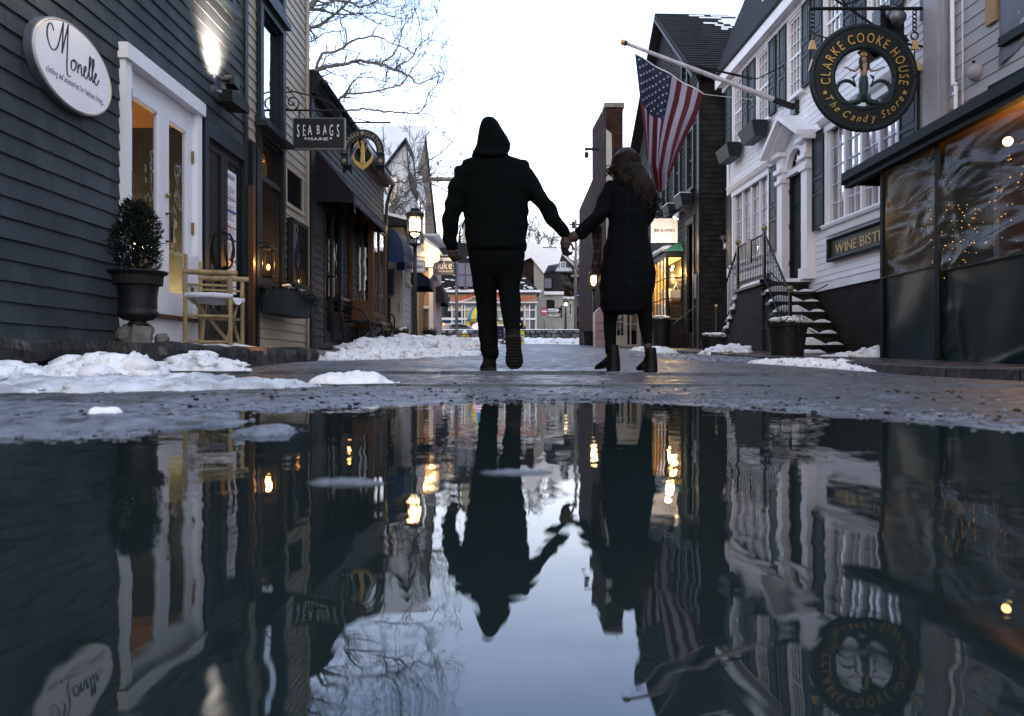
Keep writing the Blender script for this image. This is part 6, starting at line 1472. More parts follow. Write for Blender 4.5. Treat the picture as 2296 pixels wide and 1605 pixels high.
f = FC(26.5); mb = MB(f); f.bx(mb,968,1018,578,585,-.05,.05); f.bx(mb,955,1022,571.5,573.5,-.02,.02); mb.tube([(f.X(972),0,f.Z(573)),(f.X(972),0,f.Z(579))],.01,4); build(mb,'sign_bar',mt['sign_white'],t)
W6 = Wall(-2.02,-.04,1)
t = thing('awning','navy shed awning with a small crest beside the little striped flag','awning',W6((22,.5,2.4)))
mb = MB(W6); u0,u1 = 20.8,22.6; zt,zf,zb = 2.85,2.42,2.22; mb.prism_x([(0,zt),(.62,zf),(.62,zb),(.60,zb),(.59,zf),(0,zt - .04)],u0,u1)
for u in (u0,u1): mb.add([(u,0,zt),(u,.62,zf),(u,.62,zb),(u,0,zb)],[(0,1,2,3)])
build(mb,'canopy',mt['fabric_navy'],t,recalc=False); mb = MB(W6); mb.box(21.9,22.3,.621,.63,2.25,2.39); build(mb,'crest',mt['lilac'],t)
W7 = Wall(-2.95,.0,1)
t = thing('awning','black rounded awning behind the small striped flag','awning',W7((28,.5,2.4)))
mb = MB(W7); u0,u1 = 26.8,28.8; pr = [(.6*math.sin(a*math.pi/16),2.45 + .65*math.cos(a*math.pi/16)) for a in range(9)]
vs = []
for n,z in pr + [(.6,2.25)]: vs += [(u0,n,z),(u1,n,z)]
mb.add(vs,[(2*i,2*i + 1,2*i + 3,2*i + 2) for i in range(9)])
for u in (u0,u1): mb.add([(u,n,z) for n,z in pr] + [(u,.6,2.25),(u,0,2.25)],[tuple(range(11))])
build(mb,'canopy',mt['fabric_black'],t,recalc=False); mb = MB(W7); mb.box(28.2,28.6,.601,.61,2.28,2.42); build(mb,'crest',mt['lilac'],t)
c4 = thing('shopfront_building','tan timber shop front under the black awnings','building',W7((28,0,.8)))
mb = MB(W7)
for u in (27.0,28.2,29.4,30.6): mb.box(u,u + .35,0,.12,.7,3.2)
mb.box(26.4,31.5,-.3,0,.6,3.6); build(mb,'wall',mt['tan_wall'],c4)
mb = MB(W6); 
c5 = thing('shopfront_building','cream clapboard shop front with ochre door posts under the navy awning','building',W6((22,0,.6)))
mb = MB(W6); siding(mb,20.2,25.6,.6,3.2,.15,[(21.2,23.6,.8,2.2)],.016); build(mb,'wall',mt['cream_clap'],c5)
boxes(c5,'door_post','wood_tan',W6,[(21.2,21.4,-.05,.05,.7,2.3),(22.4,22.55,-.05,.05,.7,2.3),(23.5,23.7,-.05,.05,.7,2.3)])
mb = MB(W6); mb.box(21.2,23.7,-.2,-.1,.6,2.3); build(mb,'door',mt['black_trim'],c5)
# ---- fieldstone wall across the end
fw = FC(53); sw = thing('stone_wall','long dark fieldstone wall closing the end of the street, snow on top','wall',(0,53,1.5))
mb = MB(fw); rng = random.Random(2); zb,zt = 1.3,fw.Z(739.5)
mb.box(-9,12,-.5,-.03,zb,zt); build(mb,'mortar_core',mt['mortar'],sw)
mb = MB(fw)
z = zb + .12
rows = [(.12,.32),(.38,.40),(.78,.36)]
for k,(a,hgt) in enumerate(rows):
    x = -9.0 + rng.random()*.3
    while x < 12:
        w_ = rng.choice([.25,.4,.55,.8])*rng.uniform(.8,1.2); zc = zb + .1 + a + hgt/2*rng.uniform(.8,1.2); pts = []
        m = 9
        for i in range(m):
            an_ = 2*math.pi*i/m; ex = abs(math.cos(an_)) ** .7*(1 if math.cos(an_) > 0 else -1); ez = abs(math.sin(an_)) ** .7*(1 if math.sin(an_) > 0 else -1)
            pts.append((x + w_/2 + ex*w_/2*rng.uniform(.85,1.0),max(zb,min(zt - .03,zc + ez*hgt/2*rng.uniform(.8,1.12)))))
        r = rng.random(); cxm = sum(p[0] for p in pts)/m; czm = sum(p[1] for p in pts)/m
        vs = [(p[0],-.03,p[1]) for p in pts] + [(lerp(cxm,p[0],.86),.03 + .03*rng.random(),lerp(czm,p[1],.86)) for p in pts] + [(cxm,.06,czm)]
        mb.add(vs,[(i,(i + 1) % m,m + (i + 1) % m,m + i) for i in range(m)] + [(m + i,m + (i + 1) % m,2*m) for i in range(m)],r)
        x += w_*1.0 + .03
build(mb,'stones',mt['fieldstone'],sw)
mb = MB(fw); n = 80; vs = []
for i in range(n + 1):
    x = lerp(-9,12,i/n); h = .05 + .02*nz(x*2,1)
    for (d,q) in ((.04,0),(.03,.7),(-.1,1),(-.5,1),(-.5,0)): vs.append((x,d,zt + h*q))
mb.add(vs,[(5*i + j,5*i + 5 + j,5*i + 6 + j,5*i + 1 + j) for i in range(n) for j in range(4)]); build(mb,'snow_cap',mt['snow'],sw,smooth=True)
# ---- amusement arcade
f = FC(66); c6 = thing('arcade_building','cream arcade building with orange letters, blue doors and a striped dome awning','building',(-2.5,66,1.9))
mb = MB(f); f.bx(mb,900,1203,655,775,-8,0); build(mb,'wall',mt['cream_far'],c6)
mb = MB(f); f.pg(mb,[(880,660),(1210,656),(1120,560),(960,545)],-8,.6); build(mb,'roof',mt['roof_shingle'],c6)
mb = MB(f); rng = random.Random(6)
for k in range(150):
    q = rng.uniform(565,652); p = rng.uniform(985,1205); edge = 1210 - (656 - q)*.93
    if p < edge - 5 and nz(p*.05,q*.08,2) + (q - 600)*.004 > -.12: ln = rng.uniform(4,16); f.bx(mb,p,min(p + ln,edge - 3),q,q + 2.2,.60,.66)
build(mb,'roof_snow',mt['snow'],c6)
mb = MB(f); f.bx(mb,1026,1062,594,645,.6,1.2); dr_ = build(mb,'dormer',mt['lilac'],c6); mb = MB(f)
for p in (1026,1044,1061): f.bx(mb,p,p + 1,594,645,1.2,1.25)
f.bx(mb,1027,1061,619,620,1.2,1.249); build(mb,'dormer_joint',mt['ink'],dr_)
mb = MB(f); f.bx(mb,880,1212,652,657,0,.9); f.bx(mb,900,1205,677,680,0,.35)
pts = [(1020,677),(1045,671),(1070,662),(1085,659),(1100,662),(1125,671),(1150,677),(1150,681),(1125,675),(1100,666),(1085,663),(1070,666),(1045,675),(1020,681)]; f.pg(mb,pts,0,.4)
for p in (985,1012,1035,1041,1130,1139,1175,1186,1200): f.bx(mb,p,p + 2,684,740,0,.2)
f.bx(mb,985,1200,713,717,0,.18); f.bx(mb,985,1200,694,696,0,.12); build(mb,'trim',mt['white_trim'],c6)
mb = MB(f); f.bx(mb,900,1205,657,659,.05,.5); f.bx(mb,985,1200,682,686,.02,.16); f.bx(mb,1187,1198,687,740,0,.05); f.bx(mb,1036,1040,687,740,0,.05); f.bx(mb,1131,1139,687,740,0,.05); build(mb,'slate_panel',mt['slate_far'],c6)
mb = MB(f)
def far_word(s_,p0,p1,q,h,arch=0):
    k = len(s_)
    for i,ch in enumerate(s_):
        t = i/max(1,k - 1); p = lerp(p0,p1,t); zq = f.Z(q - arch*math.sin(math.pi*min(1,t))); 
        mb = MB(f)
        if ch != ' ': put_glyph(mb,ch,lambda gx,gz,p=p,zq=zq: (f.X(p) + gx,zq + gz),h/F*66,1.1,0,.42,.12); build(mb,'orange_letter',mt['orange'],c6)
far_word('FUN',966,989,677,16)
for ch_,p_,q_ in (('F',1018,677),('A',1029,676),('M',1042,674),('I',1053,671.5),('L',1061,668.5),('Y',1071,666)): far_word(ch_,p_,p_,q_,16)
for i_,ch_ in enumerate('AMUSEMENTS'): far_word(ch_,1100 + i_*10.6,0,666 + min(10,i_*2.4),15)
for (a,b) in ((990,1012),(1018,1034),(1141,1150),(1156,1174)):
    mb = MB(f); f.bx(mb,a,b,716,745,0,.06); d_ = build(mb,'blue_door',mt['blue_paint'],c6)
    mb = MB(f); f.bx(mb,a + 2,(a + b)/2 - 1,720,740,.06,.09); f.bx(mb,(a + b)/2 + 1,b - 2,720,740,.06,.09); build(mb,'door_glass',mt['dark_room'],d_)
    mb = MB(f); 
    for k in range(3): f.bx(mb,a + 3 + k*3.2,a + 4.4 + k*3.2,724 + k,738,.09,.1)
    build(mb,'arcade_light',mt['ember'],d_)
for (a,b) in ((995,1012),(1018,1033),(1143,1152),(1156,1174)):
    mb = MB(f); f.bx(mb,a,b,698,711,0,.05); build(mb,'transom_window',mt['dark_room'],c6)
aw_ = thing('dome_awning','yellow and blue striped dome awning over the arcade entrance','awning',f((f.X(1082),.5,f.Z(722))))
for s in range(8):
    mb = MB(f); a0,a1 = math.pi*s/8,math.pi*(s + 1)/8; vs = []; nn = 6; cx_,R_ = f.X(1082),f.X(1118) - f.X(1082)
    for j in range(9):
        for i in range(nn + 1):
            a = lerp(a0,a1,i/nn); e = math.pi/2*j/8; vs.append((cx_ + R_*math.cos(e)*math.cos(a),R_*.9*math.cos(e)*math.sin(a),f.Z(718) + R_*1.0*math.sin(e)))
    for i in range(nn + 1): a = lerp(a0,a1,i/nn); vs.append((cx_ + R_*math.cos(a),R_*.9*math.sin(a),f.Z(722)))
    mb.add(vs,[(j*(nn + 1) + i,j*(nn + 1) + i + 1,(j + 1)*(nn + 1) + i + 1,(j + 1)*(nn + 1) + i) for j in range(8) for i in range(nn)] + [(i,i + 1,9*(nn + 1) + i + 1,9*(nn + 1) + i) for i in range(nn)])
    build(mb,'stripe',mt['yellow' if s % 2 else 'sky_blue'],aw_,recalc=False,smooth=True)
mb = MB(f); f.bx(mb,1046,1054,722,745,.3,.5); f.bx(mb,1110,1118,722,745,.3,.5); build(mb,'yellow_column',mt['yellow'],c6)
mb = MB(f); f.pg(mb,[(1056,745),(1108,745),(1108,735),(1103,727),(1094,723),(1070,723),(1061,727),(1056,735)],.02,.05); build(mb,'lit_entrance',E_('arcade_glow',(1,.62,.75),1.6),c6)
# ---- stucco corner house with mansard
f = FC(70); c7 = thing('stucco_house','pale stucco corner house with a dark shingled attic behind the one way sign','house',(4,70,2))
mb = MB(f); f.pg(mb,[(1198,760),(1262,760),(1262,655),(1219,655),(1219,563),(1196,560)],-8,0); f.pg(mb,[(1262,762),(1288,762),(1288,668),(1262,660)],-8,-.8); build(mb,'wall',mt['stucco_far'],c7)
mb = MB(f); f.bx(mb,1219,1263,654,661,-8,.35); f.bx(mb,1262,1289,664,669,-6,-.5); f.bx(mb,1230,1252,707,709,0,.2); build(mb,'cornice',mt['white_trim'],c7)
mb = MB(f); f.pg(mb,[(1219,654),(1219,618),(1247,612),(1262,625),(1268,654)],-7,-.1); f.pg(mb,[(1238,652),(1247,608),(1263,618),(1266,652)],-6,.1); at_tic = build(mb,'attic',mt['dark_shingle'],c7)
simple_window(c7,f,1220,1236,624,646,'black_trim','lilac',(2,1),1); simple_window(c7,f,1226,1242,673,690,'black_trim','glass_sky',(2,1),1); simple_window(c7,f,1256,1260,685,712,'stucco','glass_sky',(1,2),.6); simple_window(c7,FC(69),1276,1280,680,705,'white_trim','glass_sky',(1,2),.6)
mb = MB(f); f.pg(mb,[(1130,605),(1160,545),(1195,541),(1222,560),(1262,560),(1252,592),(1228,596),(1219,614),(1190,578)],-7.9,.3); build(mb,'roof_snow',mt['snow'],c7)
mb = MB(f); f.pg(mb,[(1133,606),(1160,548),(1195,544),(1222,563),(1224,612),(1196,606),(1190,655),(1140,655)],-7.8,-.2); f.bx(mb,1150,1166,575,620,-.2,.35); build(mb,'side_roof',mt['brick'],c7)
f = FC(78); c8 = thing('gabled_house','brown shingled house with white gable boards and paired attic windows','house',(7,78,2))
mb = MB(f); f.pg(mb,[(1200,770),(1320,770),(1320,622),(1256,566),(1222,600),(1200,622)],-8,0); build(mb,'wall',mt['brown_shingle'],c8)
mb = MB(f)
for a,b in (((1218,600),(1256,562)),((1256,562),(1324,628))): 
    dx = 1 if a[0] < 1256 else -1
    f.pg(mb,[a,b,(b[0],b[1] + 6),(a[0] + 4*dx,a[1] + 4)] if dx == 1 else [a,b,(b[0] - 6,b[1]),(a[0],a[1] + 6)],-.1,.5)
f.bx(mb,1278,1322,617,622,0,.4); build(mb,'gable_board',mt['white_trim'],c8)
mb = MB(f)
f.pg(mb,[(1214,604),(1256,561),(1256,563),(1217,604)],-8,.6); f.pg(mb,[(1256,561),(1330,632),(1326,632),(1256,563)],-8,.6); build(mb,'roof',mt['roof_shingle'],c8)
simple_window(c8,f,1246,1255,588,602,'white_trim','lilac',(3,3),1.4); simple_window(c8,f,1258,1267,588,602,'white_trim','lilac',(3,3),1.4)
mb = MB(f); f.pg(mb,[(1234,604),(1276,604),(1282,612),(1228,612)],0,1.5); build(mb,'porch_snow',mt['snow'],c8)
mb = MB(f); f.bx(mb,1261,1276,552,580,-2,-1); build(mb,'chimney',mt['brick'],c8)
mb = MB(f); f.pg(mb,[(1270,575),(1316,577),(1330,600),(1290,600)],-6,-2); build(mb,'rear_roof',mt['snow'],c8)
# ---- hillside: snow roofs, lattice fence, low sheds
f = FC(95); c9 = thing('lattice_fence','long white lattice fence on the rise behind the gabled house','fence',f((8,0,12)))
mb = MB(f)
for p in range(1170,1330,14): f.bx(mb,p,p + 1.2,556,577,0,.15)
f.bx(mb,1168,1330,556,558,0,.1); f.bx(mb,1168,1330,575,577,0,.1)
for k in range(1160,1330,4):
    mb.prism([(f.X(k),f.Z(575)),(f.X(k + .9),f.Z(575)),(f.X(k + 17.9),f.Z(558)),(f.X(k + 17),f.Z(558))],.02,.05); mb.prism([(f.X(k + 17),f.Z(575)),(f.X(k + 17.9),f.Z(575)),(f.X(k + .9),f.Z(558)),(f.X(k),f.Z(558))],.05,.08)
build(mb,'lattice',mt['white_trim'],c9)
c10 = thing('snowy_house','low white house with a brick coloured band on the snowy rise','house',FC(90)((5,0,8))); f = FC(90)
mb = MB(f); f.pg(mb,[(1168,640),(1250,640),(1250,583),(1168,583)],-6,0); build(mb,'wall',mt['white_clap'],c10)
mb = MB(f); f.pg(mb,[(1160,585),(1255,585),(1240,577),(1172,577)],-6,.5); build(mb,'roof',mt['snow'],c10)
mb = MB(f); f.bx(mb,1190,1214,588,598,0,.08); build(mb,'shingle_band',mt['wood'],c10)
mb = MB(f); f.bx(mb,1174,1178,577,588,.5,.8); f.pg(mb,[(1184,592),(1192,592),(1190,578),(1184,582)],.2,.8); build(mb,'roof_vent',mt['slate_far'],c10)
c11 = thing('snowy_house','purplish far roof peeking over the lattice fence','house',FC(110)((7,0,14))); f = FC(110)
mb = MB(f); f.pg(mb,[(1196,570),(1252,570),(1248,552),(1198,552)],-5,0); build(mb,'roof',mt['lilac'],c11)
c12 = thing('cream_house','slim cream gable end high behind the man','house',FC(80)((-5,0,5))); f = FC(80)
mb = MB(f); f.pg(mb,[(1036,600),(1062,600),(1062,500),(1050,480),(1036,505)],-6,0); build(mb,'wall',mt['cream_far'],c12)
mb = MB(f); f.pg(mb,[(1034,508),(1050,477),(1064,500),(1064,506),(1050,484),(1036,512)],-6,.4); build(mb,'roof',mt['roof_shingle'],c12)
c13 = thing('dark_roofed_house','dark shingled roof with snow streaks behind the hanging grey sign','house',FC(76)((-6,0,3))); f = FC(76)
mb = MB(f); f.pg(mb,[(960,660),(1070,660),(1066,548),(1020,542),(985,552)],-6,0); build(mb,'roof',mt['roof_shingle'],c13)
mb = MB(f)
for k in range(40): p,q = rng.uniform(985,1050),rng.uniform(552,650); f.bx(mb,p,p + rng.uniform(3,12),q,q + 1.6,0,.08)
build(mb,'roof_snow',mt['snow'],c13)
# right: brick row behind the utility pole
f = FC(74); c14 = thing('brick_row','brick row house with a snowy flat roof behind the second street lamp','building',f((8.5,0,2)))
mb = MB(f); f.pg(mb,[(1290,765),(1420,765),(1420,560),(1312,575),(1300,640)],-6,0); build(mb,'wall',mt['brick'],c14)
mb = MB(f); f.pg(mb,[(1296,578),(1330,560),(1420,552),(1420,560),(1330,570),(1300,586)],-6,.6); build(mb,'roof',mt['snow'],c14)
for p in (1302,1310,1318): simple_window(c14,f,p,p + 4,640 + (p - 1302),665 + (p - 1302),'white_trim','glass_sky',(1,2),.6)
# shed beside: small plant awning etc. on the rise is left to distance
# ================================================================ STREET FURNITURE, FLAGS, POTS, BACKGROUND THINGS
def street_lamp(x,y,label):
    z0 = gz(x,y) + .06; t = thing('street_lamp',label,'street lamp',(x,y,z0)); fr = Fr((x,y,z0),(1,0,0),(0,-1,0)); h = lambda q: 3.48 - .405 - (q - 1112)*.00173
    mb = MB(fr); mb.lathe(0,0,[(.11,0),(.11,.12),(.065,.2),(.055,.6),(.045,.7),(.042,h(1590))],14); build(mb,'pole',mt['iron'],t,smooth=True)
    mb = MB(fr); mb.lathe(0,0,[(.07,h(1150)),(.105,h(1145)),(.105,h(1120)),(.09,h(1112)),(.01,h(1110))],20); mb.lathe(0,0,[(.19,h(1232)),(.195,h(1195)),(.21,h(1190)),(.21,h(1178)),(.17,h(1160)),(.08,h(1148))],24); build(mb,'hood',mt['iron'],t)
    mb = MB(fr); mb.lathe(0,0,[(.112,h(1402)),(.112,h(1245))],20); build(mb,'lamp_glass',mt['lamp_glass'],t,smooth=False)
    mb = MB(fr); mb.lathe(0,0,[(.03,h(1478)),(.10,h(1440)),(.10,h(1430))],16); build(mb,'reflector',mt['bulb_soft'],t,smooth=True)
    mb = MB(fr); mb.lathe(0,0,[(.15,h(1432)),(.155,h(1424)),(.155,h(1408)),(.115,h(1402))],20)
    mb.lathe(0,0,[(.045,h(1600)),(.06,h(1590)),(.13,h(1572)),(.13,h(1560)),(.06,h(1560))],16); build(mb,'collar',mt['iron'],t)
    for k in range(6):
        a = math.pi*(k/3 + .08); c,s = math.cos(a),math.sin(a); mb = MB(fr)
        mb.tube([(.185*c,.185*s,h(1225)),(.185*c,.185*s,h(1520)),(.165*c,.165*s,h(1550)),(.12*c,.12*s,h(1566))],.013,6); build(mb,'cage_bar',mt['iron'],t,smooth=True)
    light('lamp_light',(x,y - .35,z0 + h(1330)),14,(1,.58,.2),.12,parent=t)
street_lamp(-2.15,17,'black caged street lamp glowing beside the blue awning')
street_lamp(3.36,31.6,'black caged street lamp glowing by the brick gable wall')
# cast iron victorian lamp and posts beyond the stone wall
f = FC(62); t = thing('antique_lamp','slim antique post lantern lit before the stucco corner house','street lamp',f((f.X(1268),0,1.9)))
mb = MB(f); x = f.X(1268); mb.tube([(x,0,1.9),(x,0,f.Z(688))],[.13,.06],8); mb.tube([(x,0,1.9),(x,0,2.6)],.16,8); build(mb,'post',mt['iron'],t)
mb = MB(f); mb.tube([(x,0,f.Z(688)),(x,0,f.Z(676))],[.12,.26],8); mb.tube([(x,0,f.Z(676)),(x,0,f.Z(668))],[.26,.03],8); mb.tube([(x,0,f.Z(668)),(x,0,f.Z(663))],.02,5); build(mb,'lantern',mt['glass_dark'],t); mb = MB(f); mb.ball((x,.05,f.Z(682)),.16,10); build(mb,'lamp_glass',mt['bulb_soft'],t,smooth=True)
# sign pole in front of the cross street
def pole(name,label,cat,D,p,q0,q1,r,mat='pole_grey'):
    f = FC(D); x = f.X(p); t = thing(name,label,cat,f((x,0,f.Z(q1)))); mb = MB(f); mb.tube([(x,0,f.Z(q1)),(x,0,f.Z(q0))],r,8); build(mb,'post',mt[mat],t,smooth=True); return t,f,x
t,f,x = pole('steel_pole','tall grey steel pole standing in the snow left of the man','pole',27,1023.5,569,779,.055)
mb = MB(f)
for q in (600,640,690,725): mb.tube([(x,0,f.Z(q)),(x,0,f.Z(q) + .05)],.065,8)
mb.box(x - .10,x - .03,-.05,.05,f.Z(708),f.Z(700)); build(mb,'band',mt['steel'],t)
t,f,x = pole('utility_pole','weathered wooden utility pole behind the joined hands','pole',60,1290,492,738,.10,'wood_old')
mb = MB(f); mb.box(x - .5,x + .35,-.06,.06,f.Z(505),f.Z(502)); mb.tube([(x - .2,.1,f.Z(512)),(x - .2,.1,f.Z(498))],.12,8); mb.tube([(x,0,f.Z(585)),(x + .5,0,f.Z(575)),(x + .6,0,f.Z(562))],.02,5); build(mb,'crossarm',mt['iron'],t)
t,f,x = pole('one_way_sign','white on black one way arrow sign at the snowy kerb','traffic sign',50,1241,692,774,.04,'steel')
mb = MB(f); f.bx(mb,1226,1256,690,702,.04,.07); bo = build(mb,'sign_plate',mt['sign_black'],t)
mb = MB(f); X,Z = f.X,f.Z; mb.prism([(X(1228),Z(700)),(X(1247),Z(700)),(X(1247),Z(701.5)),(X(1254),Z(696)),(X(1247),Z(690.5)),(X(1247),Z(692)),(X(1228),Z(692))],.071,.08); build(mb,'arrow',mt['sign_white'],bo); mb = MB(f); text(mb,'ONE WAY',X(1229),Z(698.6),X(1247) - X(1229),.15,.081,.01); build(mb,'lettering',mt['ink'],bo)
t,f,x = pole('do_not_enter_sign','round red do not enter sign beside the one way arrow','traffic sign',58,1220,690,742,.04,'steel')
mb = MB(f); mb.disc(x,f.Z(698),.30,.04,.06,28); bo = build(mb,'sign_plate',mt['sign_red'],t); mb = MB(f); mb.box(x - .22,x + .22,.061,.07,f.Z(699.2),f.Z(696.6)); build(mb,'bar',mt['sign_white'],bo)
mb = MB(f); text(mb,'DO NOT',x - .17,f.Z(695.2),.34,.12,.061,.01); text(mb,'ENTER',x - .17,f.Z(703.5),.34,.12,.061,.01); build(mb,'lettering',mt['sign_white'],bo)
t,f,x = pole('street_name_sign','blue street name sign over a grey diamond plate on one post','traffic sign',42,1302,655,777,.04,'steel')
mb = MB(f); mb.prism([(f.X(1289),f.Z(658)),(f.X(1312),f.Z(654.5)),(f.X(1312),f.Z(663)),(f.X(1289),f.Z(667))],.04,.055); bo = build(mb,'name_plate',mt['street_blue'],t); mb = MB(f); text(mb,"BANNISTER'S WF",f.X(1290),f.Z(665),f.X(1311) - f.X(1290),.14,.056,.006,rise=.15); build(mb,'lettering',mt['sign_white'],bo)
mb = MB(f); mb.prism([(x,f.Z(669)),(f.X(1315),f.Z(682)),(x,f.Z(695)),(f.X(1289),f.Z(682))],.04,.055); build(mb,'diamond_plate',mt['pole_grey'],t)
t,f,x = pole('signpost','thin bare signpost behind the yellow crossing sign','pole',49,1174,690,770,.035,'steel')
t = thing('crossing_sign','fluorescent yellow pedestrian crossing sign standing in the road','traffic sign',FC(42)((.5,0,1.15))); f = FC(42)
mb = MB(f); f.pg(mb,[(1164.5,773),(1175,773),(1175,745),(1173,742),(1166.5,742),(1164.5,745)],-.02,.02); bo = build(mb,'panel',M('lime',(.75,.80,.02),.5),t); mb = MB(f); f.bx(mb,1166,1173.6,749,767,.02,.03); wp = build(mb,'white_plate',mt['sign_white'],bo)
mb = MB(f); f.pg(mb,[(1167,750.5),(1172.6,750.5),(1169.8,755.5)],.031,.04); build(mb,'yield_triangle',mt['sign_red'],bo)
mb = MB(f); mb.disc(f.X(1170),f.Z(758.6),.022,.031,.04,10); f.pg(mb,[(1169,760),(1171,760),(1171.4,763),(1172.4,766),(1171.4,766),(1170,763.6),(1168.6,766),(1167.6,766),(1169,763)],.031,.04); build(mb,'walking_figure',mt['ink'],bo)
# hydrant
hx,hy = (1042 - CX)/F*44,44.0; hz = gz(hx,hy) + .05; t = thing('fire_hydrant','yellow fire hydrant with a white bonnet in the snow','hydrant',(hx,hy,hz))
mb = MB(Fr((hx,hy,hz),(1,0,0),(0,-1,0))); fr = mb.fr; mb.lathe(0,0,[(.17,0),(.17,.04),(.12,.06),(.11,.5),(.15,.53),(.15,.56)],14); build(mb,'barrel',mt['hyd'],t,smooth=False)
mb = MB(fr); mb.lathe(0,0,[(.15,.56),(.14,.64),(.10,.72),(.04,.76),(.04,.80)],14); build(mb,'bonnet',mt['white_trim'],t,smooth=True)
mb = MB(fr); mb.tube([(-.2,0,.42),(.2,0,.42)],.05,8); mb.tube([(0,0,.38),(0,.18,.38)],.07,8); build(mb,'outlet',mt['hyd'],t)
f = FC(50); t = thing('litter_bin','dark violet litter bin on the steps seen between the man\'s legs','litter bin',f((f.X(1121),0,f.Z(769))))
mb = MB(f); f.bx(mb,1113,1129,731,757,-.4,0); b_ = build(mb,'bin_body',mt['fabric_navy'],t); mb = MB(f); f.pg(mb,[(1112,731),(1130,731),(1127,727),(1115,727)],-.45,.04); build(mb,'bin_lid',mt['snow'],t); mb = MB(f); text(mb,'TRASH',f.X(1116),f.Z(744),f.X(1126) - f.X(1116),.11,.001,.01); mb.ring(f.X(1121),f.Z(751),.05,.08,0,.01,12); build(mb,'bin_lettering',mt['lilac'],b_)
mb = MB(f)
for i,q in enumerate((757,761,765,769)): f.bx(mb,1108 - i,1134 + i,q,q + 3,-.4,.2 + i*.3)
build(mb,'bin_steps',mt['stone'],t)
# parked car behind the wall
cx_,cy_,cz_ = (1026 - CX)/F*60,60.0,.114 + 89*60/F - 1.42; t = thing('parked_car','pale snow dusted sedan parked beyond the stone wall','car',(cx_,cy_,cz_)); fr = Fr((cx_,cy_,cz_),(1,0,0),(0,-1,0))
def car_body(mb,prof,w,tw=.0):
    k = len(prof); vs = []
    for n,s in ((-w,1),(-w*.96,1),(w*.96,1),(w,1)):
        for u,z_ in prof: 
            inn = 1 - .22*max(0,(z_ - .85)/.6); zz_ = z_ if abs(n) < w else z_*.98; vs.append((u*(1 if abs(n) < w else .985),n*inn,zz_))
    mb.add(vs,[tuple(range(k)),tuple(range(4*k - 1,3*k - 1,-1))] + [(a*k + i,a*k + (i + 1) % k,(a + 1)*k + (i + 1) % k,(a + 1)*k + i) for a in range(3) for i in range(k)])
mb = MB(fr); car_body(mb,[(-2.2,.3),(-2.25,.62),(-2.1,.86),(-1.6,.95),(-.95,1.33),(-.4,1.42),(.3,1.42),(.85,1.28),(1.35,.98),(2.05,.82),(2.2,.6),(2.15,.3)],.88); build(mb,'body',M('car_paint',(.42,.43,.47),.25,.05),t,smooth=False)
mb = MB(fr); 
for s in (.80,-.80): mb.prism([(-1.25,.98),(-.85,1.30),(-.12,1.36),(-.12,.98)],s - .04,s + .04); mb.prism([(-.02,.98),(-.02,1.36),(.3,1.36),(.78,1.24),(1.1,.98)],s - .04,s + .04)
build(mb,'side_window',mt['glass_dark'],t)
for u in (-1.4,1.4):
    for s in (-.8,.8): mb = MB(fr); mb.tube([(u,s - .1,.32),(u,s + .1,.32)],.32,18); w_ = build(mb,'wheel',mt['pot_black'],t); mb = MB(fr); mb.tube([(u,s - .11,.32),(u,s + .11,.32)],.18,12); build(mb,'rim',mt['steel'],w_)
mb = MB(fr); mb.prism([(-1.2,1.19),(-.9,1.38),(-.4,1.47),(.2,1.46),(.2,1.425),(-.4,1.43),(-.95,1.34),(-1.3,1.14)],-.6,.6); build(mb,'snow_layer',mt['snow'],t)
# small striped flag, green open flag
def flag_mesh(mb,fn,ns,nt_,mfn,star_fn=None):
    vs = [fn(i/ns,j/nt_) for j in range(nt_ + 1) for i in range(ns + 1)]; w_ = ns + 1
    for j in range(nt_):
        for i in range(ns):
            mb.mi = mfn((i + .5)/ns,(j + .5)/nt_); mb.add([vs[j*w_ + i],vs[j*w_ + i + 1],vs[(j + 1)*w_ + i + 1],vs[(j + 1)*w_ + i]],[(0,1,2,3)])
def us(s,t): return 2 if (s < 7/13 and t < .40) else (0 if int(s*13) % 2 == 0 else 1)
def add_stars(mb,fn,r,off=.006,step=1):
    mb.mi = 1
    for row in range(9):
        for c in range(6 if row % 2 == 0 else 5):
            s = (row + 1)/10*7/13; t = ((c + .5)/6 if row % 2 == 0 else (c + 1)/6)*.40
            p = Vector(fn(s,t)); e1 = (Vector(fn(s + .01,t)) - p).normalized(); e2 = (Vector(fn(s,t + .01)) - p).normalized(); nn = e1.cross(e2).normalized(); e2 = nn.cross(e1)
            for sg in (-1,1):
                mb.add([tuple(p + nn*off*sg + (e1*math.cos(k*math.pi/5) + e2*math.sin(k*math.pi/5))*(r if k % 2 == 0 else r*.4)) for k in range(10)],[tuple(range(10))])
S_ = .64
f = FC(25); t = thing('striped_flag','small stars and stripes flag leaning out from the white shop entry','flag',f((f.X(960),0,f.Z(650))))
mb = MB(f); mb.tube([(f.X(949),0,f.Z(648)),(f.X(974),0,f.Z(612))],.010,5); build(mb,'staff',mt['wood_old'],t)
A_,B_,C_,D_ = (974,612),(964,625),(972,650),(988,640)
def ff(s,tt):
    a = (lerp(A_[0],B_[0],s),lerp(A_[1],B_[1],s)); b = (lerp(D_[0],C_[0],s),lerp(D_[1],C_[1],s)); return (f.X(lerp(a[0],b[0],tt)),.05*math.sin(tt*7 + s*3),f.Z(lerp(a[1],b[1],tt) - 1.5*math.sin(math.pi*s)))
mb = MB(f); flag_mesh(mb,ff,13,10,us); add_stars(mb,ff,.012); build(mb,'flag_cloth',[mt['red'],mt['flag_white'],mt['flag_blue']],t,recalc=False)
f = FC(33); t = thing('open_flag','green feather flag with grey capital letters reading down','flag',f((f.X(986),0,f.Z(712))))
